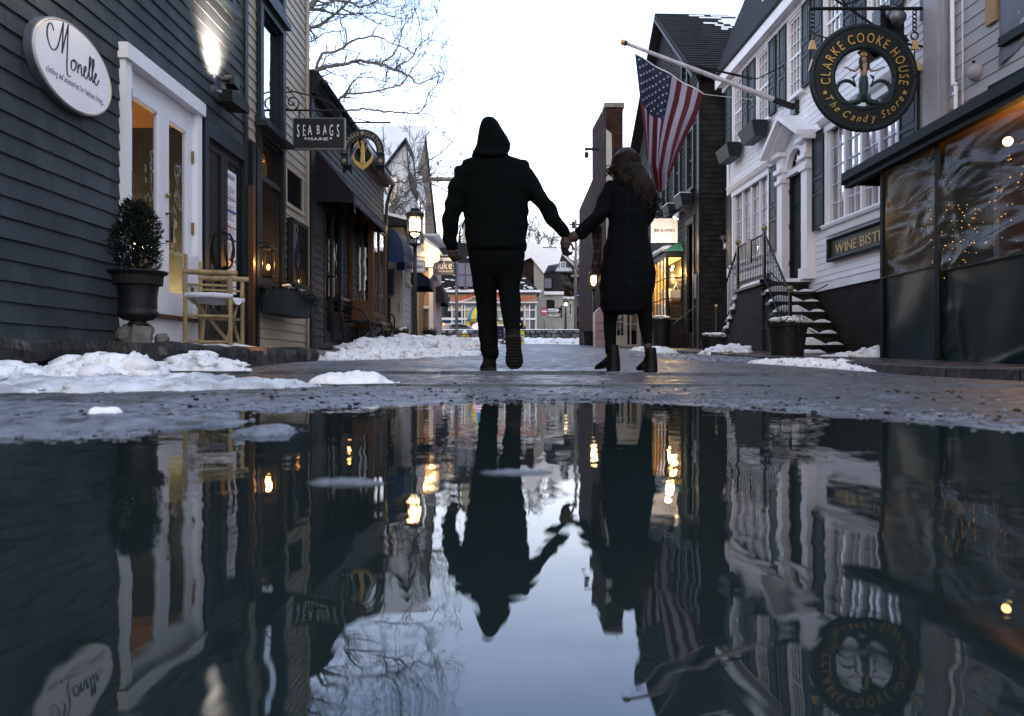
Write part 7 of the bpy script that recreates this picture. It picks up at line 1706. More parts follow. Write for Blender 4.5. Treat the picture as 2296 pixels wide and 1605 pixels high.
mb = MB(f); mb.tube([(f.X(986),0,f.Z(712)),(f.X(986),0,f.Z(690)),(f.X(1009),0,f.Z(666))],.012,5); build(mb,'staff',mt['iron'],t)
mb = MB(f); mb.prism([(f.X(987),f.Z(712)),(f.X(1001),f.Z(710)),(f.X(1009),f.Z(667)),(f.X(995),f.Z(682)),(f.X(988),f.Z(694))],-.015,.015); cl = build(mb,'flag_cloth',mt['fabric_green'],t)
mb = MB(f)
for i,ch in enumerate('OPEN'): put_glyph(mb,ch,lambda gx,gz_,i=i: (f.X(996 - i*1.2) + gx,f.Z(688.5 + i*6.8) + gz_),.15,1,0,.016,.006)
build(mb,'lettering',mt['lilac'],cl)
# the large flag on its wall pole
t = thing('striped_flag','large stars and stripes flag hanging from the white wall pole','flag',at(1500,300,14.2))
FD = 14.2; f = FC(FD)
Lc = [(0,(1423,121)),(.2,(1428,175)),(.4,(1433,232)),(.6,(1439,290)),(.8,(1443,352)),(1,(1460,424))]
Rc = [(0,(1577,211)),(.15,(1564,255)),(.35,(1541,303)),(.55,(1521,347)),(.8,(1503,395)),(1,(1494,424))]
def cv(Cc,t_): return (interp([(a,b[0]) for a,b in Cc],t_),interp([(a,b[1]) for a,b in Cc],t_))
def big(s,tt):
    a,b = cv(Lc,tt),cv(Rc,tt); sq = s + .02*math.sin(s*9)*tt; px_,py_ = lerp(a[0],b[0],sq),lerp(a[1],b[1],sq) + 5*math.sin(math.pi*s)*tt
    d = .10*math.sin(s*16 + tt*1.5)*(.25 + tt) + .05*math.sin(s*31 + tt*3)*tt; px_ += 3.5*math.sin(s*17 + 1)*tt
    return (f.X(px_),d,f.Z(py_))
mb = MB(f); flag_mesh(mb,big,52,60,us); add_stars(mb,big,.030); build(mb,'flag_cloth',[mt['red'],mt['flag_white'],mt['flag_blue']],t,recalc=False)
mb = MB(f); mb.tube([big(i/20,0) for i in range(21)],.014,5); build(mb,'hoist_band',mt['canvas'],t); mb = MB(f); mb.tube([(f.X(1411),0,f.Z(108)),(f.X(1416),0,f.Z(116)),(f.X(1423),0,f.Z(121))],.006,5); build(mb,'halyard',mt['canvas'],t); mb = MB(f); mb.tube([(f.X(1577),0,f.Z(211)),(f.X(1600),.0,f.Z(214)),(f.X(1690),-.1,f.Z(219))],.006,5); build(mb,'halyard',mt['canvas'],t)
t = thing('flagpole','white wall mounted flagpole with a gilt ball above the door of the white house','flagpole',at(1785,243,14.15))
mb = MB(f); a,b = Vector((f.X(1783),0,f.Z(242))),Vector((f.X(1405),0,f.Z(98))); mb.tube([a.lerp(b,i/6) for i in range(7)],[.050,.048,.045,.042,.039,.035,.031],12); build(mb,'pole',mt['pole_white'],t,smooth=True)
mb = MB(f); mb.tube([a + (a - b)*.01,a.lerp(b,.13)],.058,12); mb.box(f.X(1776),f.X(1790),-.12,.12,f.Z(258),f.Z(228)); mb.tube([b,b + (b - a)*.012],.05,10); mb.tube([a.lerp(b,.71) + Vector((0,0,.02)),Vector((f.X(1720),-.6,f.Z(150)))],.012,5); mb.tube([a.lerp(b,.71) + Vector((0,0,.02)),Vector((f.X(1700),-.4,f.Z(160)))],.012,5); mb.tube([Vector((f.X(1720),-.6,f.Z(150))),Vector((f.X(1790),-.5,f.Z(118)))],.012,5); build(mb,'bracket',mt['iron'],t)
mb = MB(f); mb.ball((f.X(1397),0,f.Z(95)),.055,14); build(mb,'finial',mt['gold'],t,smooth=True); mb = MB(f); mb.tube([b + Vector((.02,0,0)),(f.X(1399),0,f.Z(96))],.012,5); build(mb,'spindle',mt['iron'],t)
# hanging signs on the left
f = FC(9.9); t = thing('hanging_sign','black rectangular hanging sign with stencilled white capitals on a scroll bracket','sign',f((f.X(716),0,f.Z(336))))
mb = MB(f); f.bx(mb,658,773,267,335,-.03,.03); bo = build(mb,'board',mt['sign_black'],t); mb = MB(f); X,Z = f.X,f.Z
for a in ((657,659.5,266,336),(772,774.5,266,336),(659.5,772,266,268),(659.5,772,334,336)): f.bx(mb,*a,-.035,.035)
build(mb,'rim',mt['pole_grey'],t)
mb = MB(f); s_ = 'SEA BAGS'; ps = [668,681.5,694,None,713,727.5,742,757]
for i,ch in enumerate(s_):
    if ch == ' ': continue
    k = abs(i - 3.5)/3.5; h_ = lerp(20,29,k ** 1.3); q = 303 + lerp(-1,5.5,k ** 1.3); p = ps[i] + 2; put_glyph(mb,ch,lambda gx,gz_,p=p,q=q: (X(p) + gx,Z(q) + gz_),h_/.72/F*9.9,.40*24/h_,0,.031,.006)
text(mb,'MAINE',X(692),Z(316.5),X(737) - X(692),10/F*9.9*.95,.031,.006); mb.star(X(686.5),Z(312),.02,.031,.037); mb.star(X(743),Z(312),.02,.031,.037); build(mb,'lettering',mt['silver_paint'],bo)
mb = MB(f)
for p in (674,684,719,733,748,763): f.bx(mb,p,p + .9,276,309,.037,.0385)
build(mb,'stencil_gap',mt['sign_black'],bo)
t2 = thing('scroll_bracket','wrought iron scroll bracket carrying the black hanging sign','bracket',f((f.X(640),0,f.Z(246))))
mb = MB(f); mb.tube([(X(575),0,Z(246.5)),(X(772),0,Z(248))],.013,6)
def spiral(cx,cy,r0,r1,a0,turns,n=26): return [(X(cx + lerp(r0,r1,i/n)*math.cos(a0 + turns*2*math.pi*i/n)),0,Z(cy - lerp(r0,r1,i/n)*math.sin(a0 + turns*2*math.pi*i/n))) for i in range(n + 1)]
mb.tube(spiral(655,230,21,3,math.radians(150),1.6),.010,5); mb.tube(spiral(597,232,17,3,math.radians(20),-1.5),.010,5); mb.tube([(X(636),0,Z(226)),(X(640),0,Z(208)),(X(655),0,Z(205)),(X(690),0,Z(213)),(X(735),0,Z(228)),(X(760),0,Z(246))],.010,5)
mb.tube([(X(575),0,Z(221)),(X(592),0,Z(212)),(X(608),0,Z(205)),(X(612),0,Z(198)),(X(605),0,Z(195))],.010,5); mb.tube([(X(636),0,Z(180)),(X(635),0,Z(262))],.013,6); mb.tube(spiral(645,200,9,3,0,-1.0,14),.008,5); build(mb,'scrollwork',mt['iron'],t2,smooth=True)
mb = MB(f)
for p in (671,763):
    for k in range(3): mb.ring(X(p),Z(251 + k*5),.008,.016,-.005,.005,10,sz=1.5)
build(mb,'chain',mt['iron'],t2)
# arched sign with gilt anchor
f = FC(12.4); X,Z = f.X,f.Z; t = thing('arched_sign','navy horseshoe shaped sign with a gilt anchor and two little flags','sign',f((X(812),0,Z(388))))
cx_,cz_ = X(813),Z(340); R0,R1 = X(846) - cx_,X(861) - cx_ - .0
mb = MB(f); mb.ring(cx_,cz_,R0*.95,R1,-.03,.03,30,math.radians(-12),math.radians(192),sz=1.02); f.bx(mb,765,782,346,372,-.03,.03); f.bx(mb,845,862,346,372,-.03,.03); bo = build(mb,'arch_board',mt['sign_navy'],t)
for a in (768,841): mb = MB(f); f.pg(mb,[(a,368),(a + 20,368),(a + 20,390),(a + 10,380),(a,388)],-.05,-.01); build(mb,'ribbon',mt['fabric_wine'],t)
mb = MB(f); RT = lerp(R0,R1,.22); arc_text(mb,'UPPERDECK',cx_,cz_,RT,math.radians(188),math.radians(98),R1*.22,.031,.006,.8); arc_text(mb,'CLOTHING',cx_,cz_,RT,math.radians(82),math.radians(-6),R1*.22,.031,.006,.8); mb.star(cx_,cz_ + lerp(R0,R1,.5),.045,.031,.04)
for s in (-1,1): mb.ring(cx_ + s*lerp(R0,R1,.5),Z(361),.028,.034,.03,.036,14); mb.star(cx_ + s*lerp(R0,R1,.5),Z(361),.028,.031,.037)
build(mb,'lettering',mt['gold_paint'],bo)
mb = MB(f); mb.ring(cx_,Z(319),.016,.028,-.012,.02,14); mb.prism([(X(810.5),Z(324)),(X(815.5),Z(324)),(X(818),Z(368)),(X(808),Z(368))],-.012,.022); mb.tube([(X(804),.01,Z(332)),(X(822),.01,Z(332))],.008,6)
mb.prism([(X(789),Z(352)),(X(791),Z(346)),(X(796),Z(357)),(X(803),Z(364)),(X(813),Z(367)),(X(823),Z(364)),(X(830),Z(357)),(X(835),Z(346)),(X(837),Z(352)),(X(833),Z(364)),(X(824),Z(374)),(X(813),Z(381)),(X(802),Z(374)),(X(793),Z(364))],-.012,.022); build(mb,'anchor',mt['gold'],t)
for s,m1,m2 in ((-1,'gold_paint','street_blue'),(1,'sky_blue','canvas')):
    mb = MB(f); mb.tube([(cx_ + s*.02,-.02,Z(345)),(cx_ + s*.10,-.02,Z(309))],.007,5); mb.tube([(cx_ + s*.10,-.02,Z(309)),(cx_ + s*.105,-.02,Z(304))],[.014,.002],6); sfl = build(mb,'spear',mt['gold'],t)
    P0 = lambda a,b: (cx_ + s*a,Z(b)); mb = MB(f); mb.prism([P0(.085,317),P0(.14,325),P0(.17,345),P0(.20,362),P0(.15,350),P0(.11,336),P0(.06,329)],-.012,0); fl_ = build(mb,'pennant',mt[m1],t); mb = MB(f); mb.prism([P0(.082,321),P0(.15,335),P0(.18,352),P0(.14,342),P0(.075,325)],.0005,.006); build(mb,'pennant_stripe',mt[m2],fl_)
t2 = thing('scroll_bracket','thin black arm holding the arched anchor sign','bracket',f((X(820),0,Z(275)))); mb = MB(f); mb.tube([(X(765),0,Z(274)),(X(872),0,Z(275))],.014,6); mb.ball((X(872),0,Z(275)),.022,8); mb.tube([(X(780),0,Z(262)),(X(830),0,Z(273))],.009,5); mb.tube([(X(860),0,Z(276)),(X(858),0,Z(284)),(X(861),0,Z(330))],.006,4); mb.tube([(X(790),0,Z(276)),(X(788),0,Z(300))],.006,4); build(mb,'arm',mt['iron'],t2)
# cream square sign on the right
f = FC(20.4); X,Z = f.X,f.Z; t = hang_sign('hanging_sign','square cream sign with small dark capitals hanging beyond the woman','sign',f,1459,1518,490,544,'sign_white',None,[('BRAHMIN',1466,1511,521,10.5)],'ink')
mb = MB(f); mb.tube([(X(1462),0,Z(479)),(X(1545),0,Z(478))],.02,6)
for p in (1464,1512): mb.tube([(X(p),0,Z(480)),(X(p),0,Z(490))],.012,5)
build(mb,'hanging_rod',mt['iron'],t)
light('sign_uplight',f((X(1485),.8,Z(560))),50,(1,.70,.42),.1)
# bench, hoop sign
f = FC(13.2); X,Z = f.X,f.Z; t = thing('iron_bench','black iron bench with curved arms under the timber bow window','bench',(X(812),13.2,.4)); bx0 = X(797)
g0 = gz(bx0,13.2) + .10
for y in (12.8,14.0):
    mb = MB(); mb.tube([(bx0 - .1,y,g0),(bx0 - .14,y,g0 + .45),(bx0 - .16,y,g0 + .8)],.02,6); mb.tube([(bx0 + .32,y,g0),(bx0 + .34,y,g0 + .25),(bx0 + .30,y,g0 + .45),(bx0 + .22,y,g0 + .60),(bx0 + .05,y,g0 + .66),(bx0 - .15,y,g0 + .60)],.022,6); mb.tube([(bx0 - .1,y,g0 + .42),(bx0 + .32,y,g0 + .42)],.02,6); build(mb,'bench_leg',mt['iron'],t,smooth=True)
mb = MB()
for i in range(6): x = bx0 - .08 + i*.075; mb.box(x,x + .055,12.75,14.05,g0 + .43,g0 + .45)
build(mb,'seat',mt['iron'],t); mb = MB()
for i in range(4): z = g0 + .52 + i*.085; mb.box(bx0 - .17,bx0 - .15,12.75,14.05,z,z + .06)
build(mb,'backrest',mt['iron'],t)
f = FC(15.5); X,Z = f.X,f.Z; gg = gz(X(870),15.5) + .1; t = thing('hoop_sign','black hoop frame pavement sign with an oval board beside the bench','sign',(X(870),15.5,gg))
mb = MB(f); r = .12; mb.tube([(X(859),0,gg),(X(859),0,Z(715))] + [(X(871.5) - (X(884) - X(859))/2*math.cos(a),0,Z(715) + .11*math.sin(a)) for a in [math.pi*k/8 for k in range(1,8)]] + [(X(884),0,Z(715)),(X(884),0,gg)],.018,6); build(mb,'hoop',mt['iron'],t,smooth=True)
mb = MB(f); mb.disc(X(871.5),Z(735),.09,-.012,.012,24,1,1.6); bo = build(mb,'board',mt['sign_black'],t); mb = MB(f); text(mb,'ART',X(866),Z(741),.09,.06,.013,.003); mb.ring(X(871.5),Z(727),.02,.026,.012,.016,12); build(mb,'lettering',mt['gold_paint'],bo)

# ---- bamboo director's chair
P_A,e1,e2 = Vector((-2.86,6.72,zl_base(7) + .0)),Vector((.35,.12,0)),Vector((-.07,.50,0)); ch = thing('bamboo_chair','bamboo director\'s chair with white canvas seat by the white door','chair',P_A + (e1 + e2)/2)
def P3(a,b,z): return P_A + e1*a + e2*b + Vector((0,0,z))
def bam(mb,p,q,r):
    n = max(2,int((q - p).length/.12)); pts,rr = [],[]
    for i in range(n + 1):
        for dt,k in ((-.02,1.0),(0,1.18),(.02,1.0)):
            tt = i/n + dt
            if 0 <= tt <= 1: pts.append(p.lerp(q,tt)); rr.append(r*(k if 0 < i < n else 1))
    mb.tube(pts,rr,9)
for a,b,h in ((0,0,1.0),(1,0,.64),(0,1,1.0),(1,1,.64)):
    mb = MB(); bam(mb,P3(a,b,0),P3(a,b,.62 if h < .9 else .80),.019); build(mb,'leg',mt['bamboo'],ch,smooth=True)
for b in (0,1):
    mb = MB(); bam(mb,P3(-.06,b,.645),P3(1.16,b,.645),.024); build(mb,'armrest',mt['bamboo'],ch,smooth=True)
    mb = MB(); bam(mb,P3(-.05,b,.535),P3(1.05,b,.53),.011); bam(mb,P3(-.05,b,.26),P3(1.05,b,.26),.013); bam(mb,P3(-.05,b,.035),P3(1.05,b,.03),.012); build(mb,'side_rail',mt['bamboo'],ch,smooth=True)
mb = MB(); bam(mb,P3(.12,.03,.42),P3(.75,.97,.01),.015); bam(mb,P3(.12,.97,.42),P3(.35,.03,.01),.016); bam(mb,P3(.9,.03,.42),P3(.95,.97,.02),.014); bam(mb,P3(.9,.97,.42),P3(.9,.03,.02),.014); build(mb,'cross_leg',mt['bamboo'],ch,smooth=True)
mb = MB(); vs = []
for i in range(9):
    for j in range(9): a,b = i/8,j/8; vs.append(tuple(P3(lerp(0,1.02,a),b,.435 - .055*math.sin(math.pi*b) + .006*math.sin(a*9))))
mb.add(vs,[(9*i + j,9*i + j + 1,9*i + 10 + j,9*i + 9 + j) for i in range(8) for j in range(8)]); build(mb,'seat',mt['canvas'],ch,recalc=False,smooth=True)
mb = MB()
for b in (.0,1.0): mb.tube([P3(-.02,b,.44),P3(.6,b,.445),P3(1.06,b,.44)],.026,8)
build(mb,'seat_hem',mt['canvas'],ch,smooth=True)
mb = MB(); vs = []
for i in range(13):
    for j in range(9): b,k = i/12,j/8; vs.append(tuple(P3(-.03 - .10*math.sin(math.pi*b),b,lerp(.56,.86,k) - .05*math.sin(math.pi*b)*k + .006*math.sin(b*17 + k*6))))
mb.add(vs,[(9*i + j,9*i + j + 1,9*i + 10 + j,9*i + 9 + j) for i in range(12) for j in range(8)]); build(mb,'backrest',mt['canvas'],ch,recalc=False,smooth=True)
snow_heap('snow_patch','thin snow left under the bamboo chair',[(-2.8,6.8,.16,.03),(-2.65,7.3,.18,.035),(-2.7,7.9,.12,.02)],0,.03,seed=31,res=.02,cat='snow patch',z_fn=lambda x,y: zl_base(y) - .01)
# ---- urn on its rock with a cedar shrub
ux,uy = -2.73,5.60; ub = zl_base(5.6)
rk = MB(); rk.ball((ux - .01,uy,ub + .055),.115,18,1.1,.9,.85,.55,3); rk2 = build(rk,'rock',mt['stone_pale'],label='squat pale rock propping up the dark urn',cat='rock')
rk = MB(); rk.ball((ux + .15,uy + .05,ub + .03),.05,10,1,.9,.9,.5,6); build(rk,'rock',mt['stone_pale'],label='small stone chip beside the bigger rock under the urn',cat='rock')
ur = thing('urn','dark fluted urn standing on a rock by the white door','urn',(ux,uy,ub + .12)); b0 = ub + .125
mb = MB(); mb.lathe(ux,uy,[(.075,b0),(.07,b0 + .02),(.055,b0 + .035),(.10,b0 + .045),(.138,b0 + .075),(.140,b0 + .105),(.128,b0 + .115),(.131,b0 + .13),(.130,b0 + .20),(.137,b0 + .27),(.152,b0 + .32),(.160,b0 + .34),(.178,b0 + .37),(.205,b0 + .385),(.208,b0 + .398),(.19,b0 + .40),(.17,b0 + .385)],48,flute=24,fa=-.018); build(mb,'bowl',mt['urn'],ur,smooth=True)
mb = MB(); mb.lathe(ux,uy,[(.0,b0 + .37),(.175,b0 + .375),(.17,b0 + .30)],20); build(mb,'soil',mt['dark_room'],ur)
sh = thing('cedar_shrub','dark bushy cedar growing out of the fluted urn','shrub',(ux,uy,b0 + .37)); rng = random.Random(5); mb = MB()
for k in range(3000):
    h = rng.random() ** .9; rmax = .168*(math.sin(math.pi*min(1,h*.80 + .20)) ** .55)*(1 - .12*h)*(1 + .22*nz(h*4,k % 7,2)); a = rng.uniform(0,6.28); r = rmax*rng.random() ** .5
    tw = .05*math.sin(a*3 + h*9); x,y,z = ux - .01 + (r + tw*.4)*math.cos(a),uy + (r + tw*.4)*math.sin(a),b0 + .38 + h*.50 + .03*math.sin(a*2)
    d = Vector((math.cos(a)*.8 + rng.uniform(-.5,.5),math.sin(a)*.8 + rng.uniform(-.5,.5),rng.uniform(.1,1.1))).normalized(); ln = rng.uniform(.022,.05)
    for q in range(5):
        s1 = (Matrix.Rotation(rng.uniform(0,6.28),3,d) @ d.orthogonal().normalized()); p = Vector((x,y,z)) + d*ln*q/5; e_ = p + (s1*.5 + d).normalized()*ln*.6; w_ = d.cross(s1).normalized()*.0035
        mb.add([tuple(p - w_),tuple(p + w_),tuple(e_)],[(0,1,2)],rng.random())
build(mb,'foliage',mt['leaf'],sh,recalc=False); mb = MB(); mb.tube([(ux,uy,b0 + .36),(ux,uy,b0 + .75)],[.02,.006],6); build(mb,'stem',mt['bark_dark'],sh)
# ---- pots on the right
def pot(label,x,y,z,r,h,seed,spr=90,snow=True,reach=.3):
    t = thing('planter',label,'planter',(x,y,z)); mb = MB(); mb.lathe(x,y,[(r*.72,z),(r*.74,z + h*.1),(r*.95,z + h*.9),(r*1.03,z + h*.92),(r*1.05,z + h),(r*.93,z + h),(r*.9,z + h*.9)],28); build(mb,'pot',mt['pot_black'],t)
    mb = MB(); mb.lathe(x,y,[(0,z + h*.93),(r*.95,z + h*.93),(r*.9,z + h*.85)],20); build(mb,'soil',mt['dark_room'],t)
    rg = random.Random(seed); mb = MB(); sprigs(mb,rg,lambda r_: (x + r_.uniform(-r*.7,r*.7),y + r_.uniform(-r*.7,r*.7),z + h*.92),spr,reach,(-.15,1.0),1.0,16,.07,.006); build(mb,'evergreen',mt['leaf'],t,recalc=False)
    if snow:
        mb = MB()
        for k in range(7): a = rg.uniform(0,6.28); rr = rg.uniform(0,r*.8); mb.ball((x + rr*math.cos(a),y + rr*math.sin(a),z + h + .02 + rg.uniform(0,.05)),r*.33,8,1.3,1.2,.45,.4,k)
        build(mb,'snow_cap',mt['snow'],t,smooth=True)
pot('big black planter with evergreen boughs in front of the stoop',3.405,9.5,.105,.25,.50,3,110,True,.38)
pot('small round black planter topped with snow near the dark house',3.40,13.0,.24,.225,.32,4,26,True,.30)
pot('black planter at the foot of the farther street lamp',3.02,30.2,.83,.27,.55,5,60,False,.4)
pot('tall dark planter with snow under the lit bay window',3.88,20.0,.42,.26,.85,6,30,True,.25)
pot('dark planter with greenery at the foot of the white entry',-2.62,24.5,.70,.22,.45,7,60,False,.3)
pot('dark planter of greenery beside the hoop sign',-2.35,16.2,.42,.16,.38,8,50,True,.25)
# ================================================================ TREES
def z5(x,y): return ((1150 + x/2.293)/1.785,(y/2.293)/1.785)
def z6(x,y): return ((1500 + x/3.211)/1.785,(500 + y/3.211)/1.785)
def grow(mb,p,d,ln,r,depth,rng,kx=1.0,mn=.0035):
    n = 4; pts = [p]; rr = [r]; q = p; dd = d.copy()
    for i in range(n):
        dd = (dd + Vector((rng.uniform(-.28,.28),rng.uniform(-.28,.28),rng.uniform(-.22,.30)*kx))).normalized(); q = q + dd*ln/n; pts.append(q); rr.append(max(mn,r*(1 - .55*(i + 1)/n)))
        if depth > 0 and rng.random() < .75:
            s = (dd + Vector((rng.uniform(-1,1),rng.uniform(-1,1),rng.uniform(-.6,.9)))*.8).normalized(); grow(mb,q,s,ln*rng.uniform(.45,.75),max(mn,rr[-1]*.62),depth - 1,rng,kx,mn)
    mb.tube(pts,rr,4 if r < .02 else 6,caps=False)
def traced_tree(name,label,D,paths,conv,trunk,mat,seed,twig=.55,dens=1.0,mn=.0045,r0=.09):
    rng = random.Random(seed); base = at(*trunk,D); base.z = gz(base.x,min(D,50)); t = thing(name,label,'tree',base)
    mb = MB(); top = at(*trunk,D); mb.tube([base,base.lerp(top,.5) + Vector((.1,0,0)),top],[r0*2.6,r0*2.2,r0*1.8],12); build(mb,'trunk',mt[mat],t,smooth=True)
    mb = MB()
    for (pts,ra,rb,link) in paths:
        dz = rng.uniform(-1.2,1.2); P_ = []
        for i,(x,y) in enumerate(pts): v = conv(x,y); P_.append(at(v[0],v[1],D + dz*i/len(pts)*.8))
        if link: P_ = [top.copy(),top.lerp(P_[0],.5) + Vector((0,0,.2))] + P_
        o_ = []
        for i in range(len(P_) - 1):
            p0,p1,p2,p3 = P_[max(i - 1,0)],P_[i],P_[i + 1],P_[min(i + 2,len(P_) - 1)]
            for j in range(4): s = j/4; v = .5*((2*p1) + (-p0 + p2)*s + (2*p0 - 5*p1 + 4*p2 - p3)*s*s + (-p0 + 3*p1 - 3*p2 + p3)*s ** 3); o_.append(v + Vector((rng.uniform(-.02,.02),0,rng.uniform(-.02,.02))))
        o_.append(P_[-1]); n = len(o_); rr = [.58*lerp(ra,rb,i/(n - 1)) for i in range(n)]
        mb.tube(o_,rr,8)
        for i in range(1,n - 1):
            if rng.random() < .42*dens:
                d = (o_[i + 1] - o_[i]).normalized(); s = (d*rng.uniform(.1,.9) + Vector((rng.uniform(-.5,.7),rng.uniform(-.8,.8),rng.uniform(-.7,.9)))).normalized(); grow(mb,o_[i],s,twig*rng.uniform(.5,1.5),max(mn*1.4,rr[i]*.4),2,rng,1,mn)
        grow(mb,o_[-1],(o_[-1] - o_[-2]).normalized(),twig,rb*.7,3,rng,1,mn)
    build(mb,'crown',mt[mat],t,smooth=True,recalc=False); return t
B = lambda s: [tuple(map(int,q.split(','))) for q in s.split()]
traced_tree('bare_tree','large leafless sycamore spreading over the left roofs',21.5,[
 (B('190,690 260,650 400,610 530,590 640,555 720,570 860,585 980,640 1120,700 1160,750 1210,770'),.12,.03,1),(B('260,650 320,495 420,480 530,420 620,370 770,330 870,350 940,400 985,408'),.075,.02,0),
 (B('860,585 1000,465 1050,300 1080,210'),.045,.015,0),(B('980,640 1050,580 1130,545 1170,470 1235,390 1320,340 1360,220'),.045,.012,0),(B('130,380 190,270 300,230 400,160 500,80 570,0 640,-60'),.10,.05,1),
 (B('120,180 150,100 200,60 260,0 330,-80'),.2,.13,1),(B('130,450 250,370 350,300 480,290 650,270'),.05,.012,1),(B('380,1000 440,950 500,890 570,860 700,850 830,830 1000,790 1060,760 1130,650 1210,560'),.08,.02,1),
 (B('380,1060 460,1020 620,1010 720,1000 850,1020 1000,1030 1170,1040 1250,1000 1290,860 1370,780 1390,700'),.07,.015,1),(B('1170,1040 1310,1060 1370,1180 1450,1260 1530,1300'),.03,.01,0),
 (B('500,80 600,120 720,150 840,220 950,230'),.05,.012,0),(B('200,90 330,95 480,135 600,130 830,120 960,150 1110,100'),.06,.012,0),(B('440,950 560,820 620,730 700,710 850,730 1000,780'),.045,.015,0),
 (B('770,330 830,230 900,170 970,150'),.03,.01,0),(B('530,420 540,300 480,200 560,130 620,60'),.04,.012,0),(B('700,-40 800,60 830,120 900,0'),.03,.012,0),(B('300,-60 420,0 560,20 660,60 760,40 860,-20'),.07,.03,0),
 (B('1235,390 1220,250 1190,140 1160,60'),.02,.008,0),(B('1370,780 1440,700 1400,600 1420,520'),.018,.008,0),(B('830,830 900,880 880,760 900,690'),.025,.01,0),(B('200,300 230,380 180,420 150,440'),.03,.01,0),(B('1000,1030 990,900 985,800'),.018,.008,0)],
 z5,(650,330),'bark',4,.62,1.5,.0038,.11)
traced_tree('bare_tree','gnarled bare tree rising behind the street lamp',20.3,[
 (B('120,790 150,770 300,730 400,740 440,710 600,705 720,750 880,830 960,870 1040,900'),.05,.02,1),(B('200,1290 200,1200 170,1150 280,1060 290,970 400,880 520,770 620,720'),.06,.03,1),
 (B('100,1180 180,1130 280,1060'),.045,.04,1),(B('280,1060 370,1090 400,1170 430,1200'),.03,.02,0),(B('420,700 440,540 440,420 450,200'),.03,.010,0),(B('420,700 500,650 600,560 680,460 820,380 930,290 1010,180 1040,0'),.045,.012,0),
 (B('600,705 700,640 780,560 860,420'),.02,.008,0),(B('720,750 830,700 960,720 1030,700'),.02,.008,0),(B('400,880 300,830 200,820'),.025,.01,0),(B('520,770 640,860 700,980'),.022,.01,0),(B('210,430 220,470 330,510 420,560'),.015,.012,0),(B('500,650 490,400 530,240'),.015,.007,0),(B('290,970 420,1000 560,1050'),.02,.01,0)],
 z6,(905,560),'bark',9,.45,1.3,.0045,.05)
def far_tree(label,px_,D,q0,q1,w_,seed,mat='bark',name='bare_tree'):
    rng = random.Random(seed); b = at(px_,q1,D); h = (q1 - q0)/F*D; t = thing(name,label,'tree',b); mb = MB(); mb.tube([b,b + Vector((0,0,h*.35))],[h*.022,h*.015],6); build(mb,'trunk',mt[mat],t)
    mb = MB(); 
    for k in range(11):
        a = rng.uniform(0,6.28); d = Vector((math.cos(a)*w_,math.sin(a)*w_,1.0)).normalized(); p = b + Vector((0,0,h*rng.uniform(.08,.4))); grow(mb,p,d,h*rng.uniform(.45,.75),h*.007,3,rng,1.4,D*.00017)
    build(mb,'crown',mt[mat],t,recalc=False)
far_tree('upswept bare tree on the rise nearest the man\'s jacket',1184,120,500,562,.35,1); far_tree('bare tree in the middle of the far hilltop trio',1205,124,520,562,.45,2); far_tree('bushy bare tree right of the hilltop trio',1232,118,524,563,.7,3)
far_tree('slim leafless sapling beside the grey diamond plate',1322,48,640,766,.12,4); far_tree('thin leafless sapling just left of the other sapling',1312,50,665,766,.14,14); far_tree('wispy bare tree behind the man\'s left elbow',1012,90,500,600,.5,5)
far_tree('pale bare tree right of the utility pole',1302,100,560,600,.6,6)
rng = random.Random(9); f = FC(88); b = f((f.X(1031),0,f.Z(605))); t = thing('conifer_tree','dark pointed spruce behind the man\'s left arm','tree',b)
mb = MB(); mb.tube([b,b + Vector((0,0,5.2))],[.16,.02],6); build(mb,'trunk',mt['bark_dark'],t); mb = MB()
for k in range(900):
    h = rng.random(); a = rng.uniform(0,6.28); r = .95*(1 - h)*rng.uniform(.5,1.1) + .05; p0 = b + Vector((0,0,.4 + 5*h)); p1 = p0 + Vector((r*math.cos(a),r*math.sin(a),-.25*r)); s = Vector((-math.sin(a),math.cos(a),0))*.09
    mb.add([tuple(p0.lerp(p1,.3) - s),tuple(p0.lerp(p1,.3) + s),tuple(p1)],[(0,1,2)],rng.random())
build(mb,'crown',mt['leaf'],t,recalc=False)
# ================================================================ PEOPLE
def remesh(mb,vox=.010,it=4,amp=0.0,fr_=9.0,seed=0,folds=None):
    me = bpy.data.meshes.new('tmp'); me.from_pydata([mb.fr(p) for p in mb.v],[],mb.f); bm = bmesh.new(); bm.from_mesh(me); bmesh.ops.recalc_face_normals(bm,faces=bm.faces); bm.to_mesh(me); bm.free()
    o = bpy.data.objects.new('tmp',me); sc.collection.objects.link(o); m = o.modifiers.new('r','REMESH'); m.mode = 'VOXEL'; m.voxel_size = vox; m.adaptivity = 0
    s = o.modifiers.new('s','SMOOTH'); s.factor = .5; s.iterations = it; bpy.context.view_layer.update()
    r = bpy.data.meshes.new_from_object(o.evaluated_get(bpy.context.evaluated_depsgraph_get())); out_ = MB()
    vs = []
    for v in r.vertices:
        p = v.co.copy()
        if amp:
            q = p*fr_; d = noise.noise(q + Vector((seed,0,0))) + .5*noise.noise(q*2.3)
            if folds: d += folds(p)
            p += v.normal*amp*d
        vs.append(tuple(p))
    out_.add(vs,[tuple(f.vertices) for f in r.polygons]); bpy.data.objects.remove(o); bpy.data.meshes.remove(me); bpy.data.meshes.remove(r); return out_
PD = 5.45; KX = F/PD
def pp(px_,py_,dy=0.0): return Vector(((px_ - CX)/KX,PD + dy,CAMH + (HY - py_)/KX))
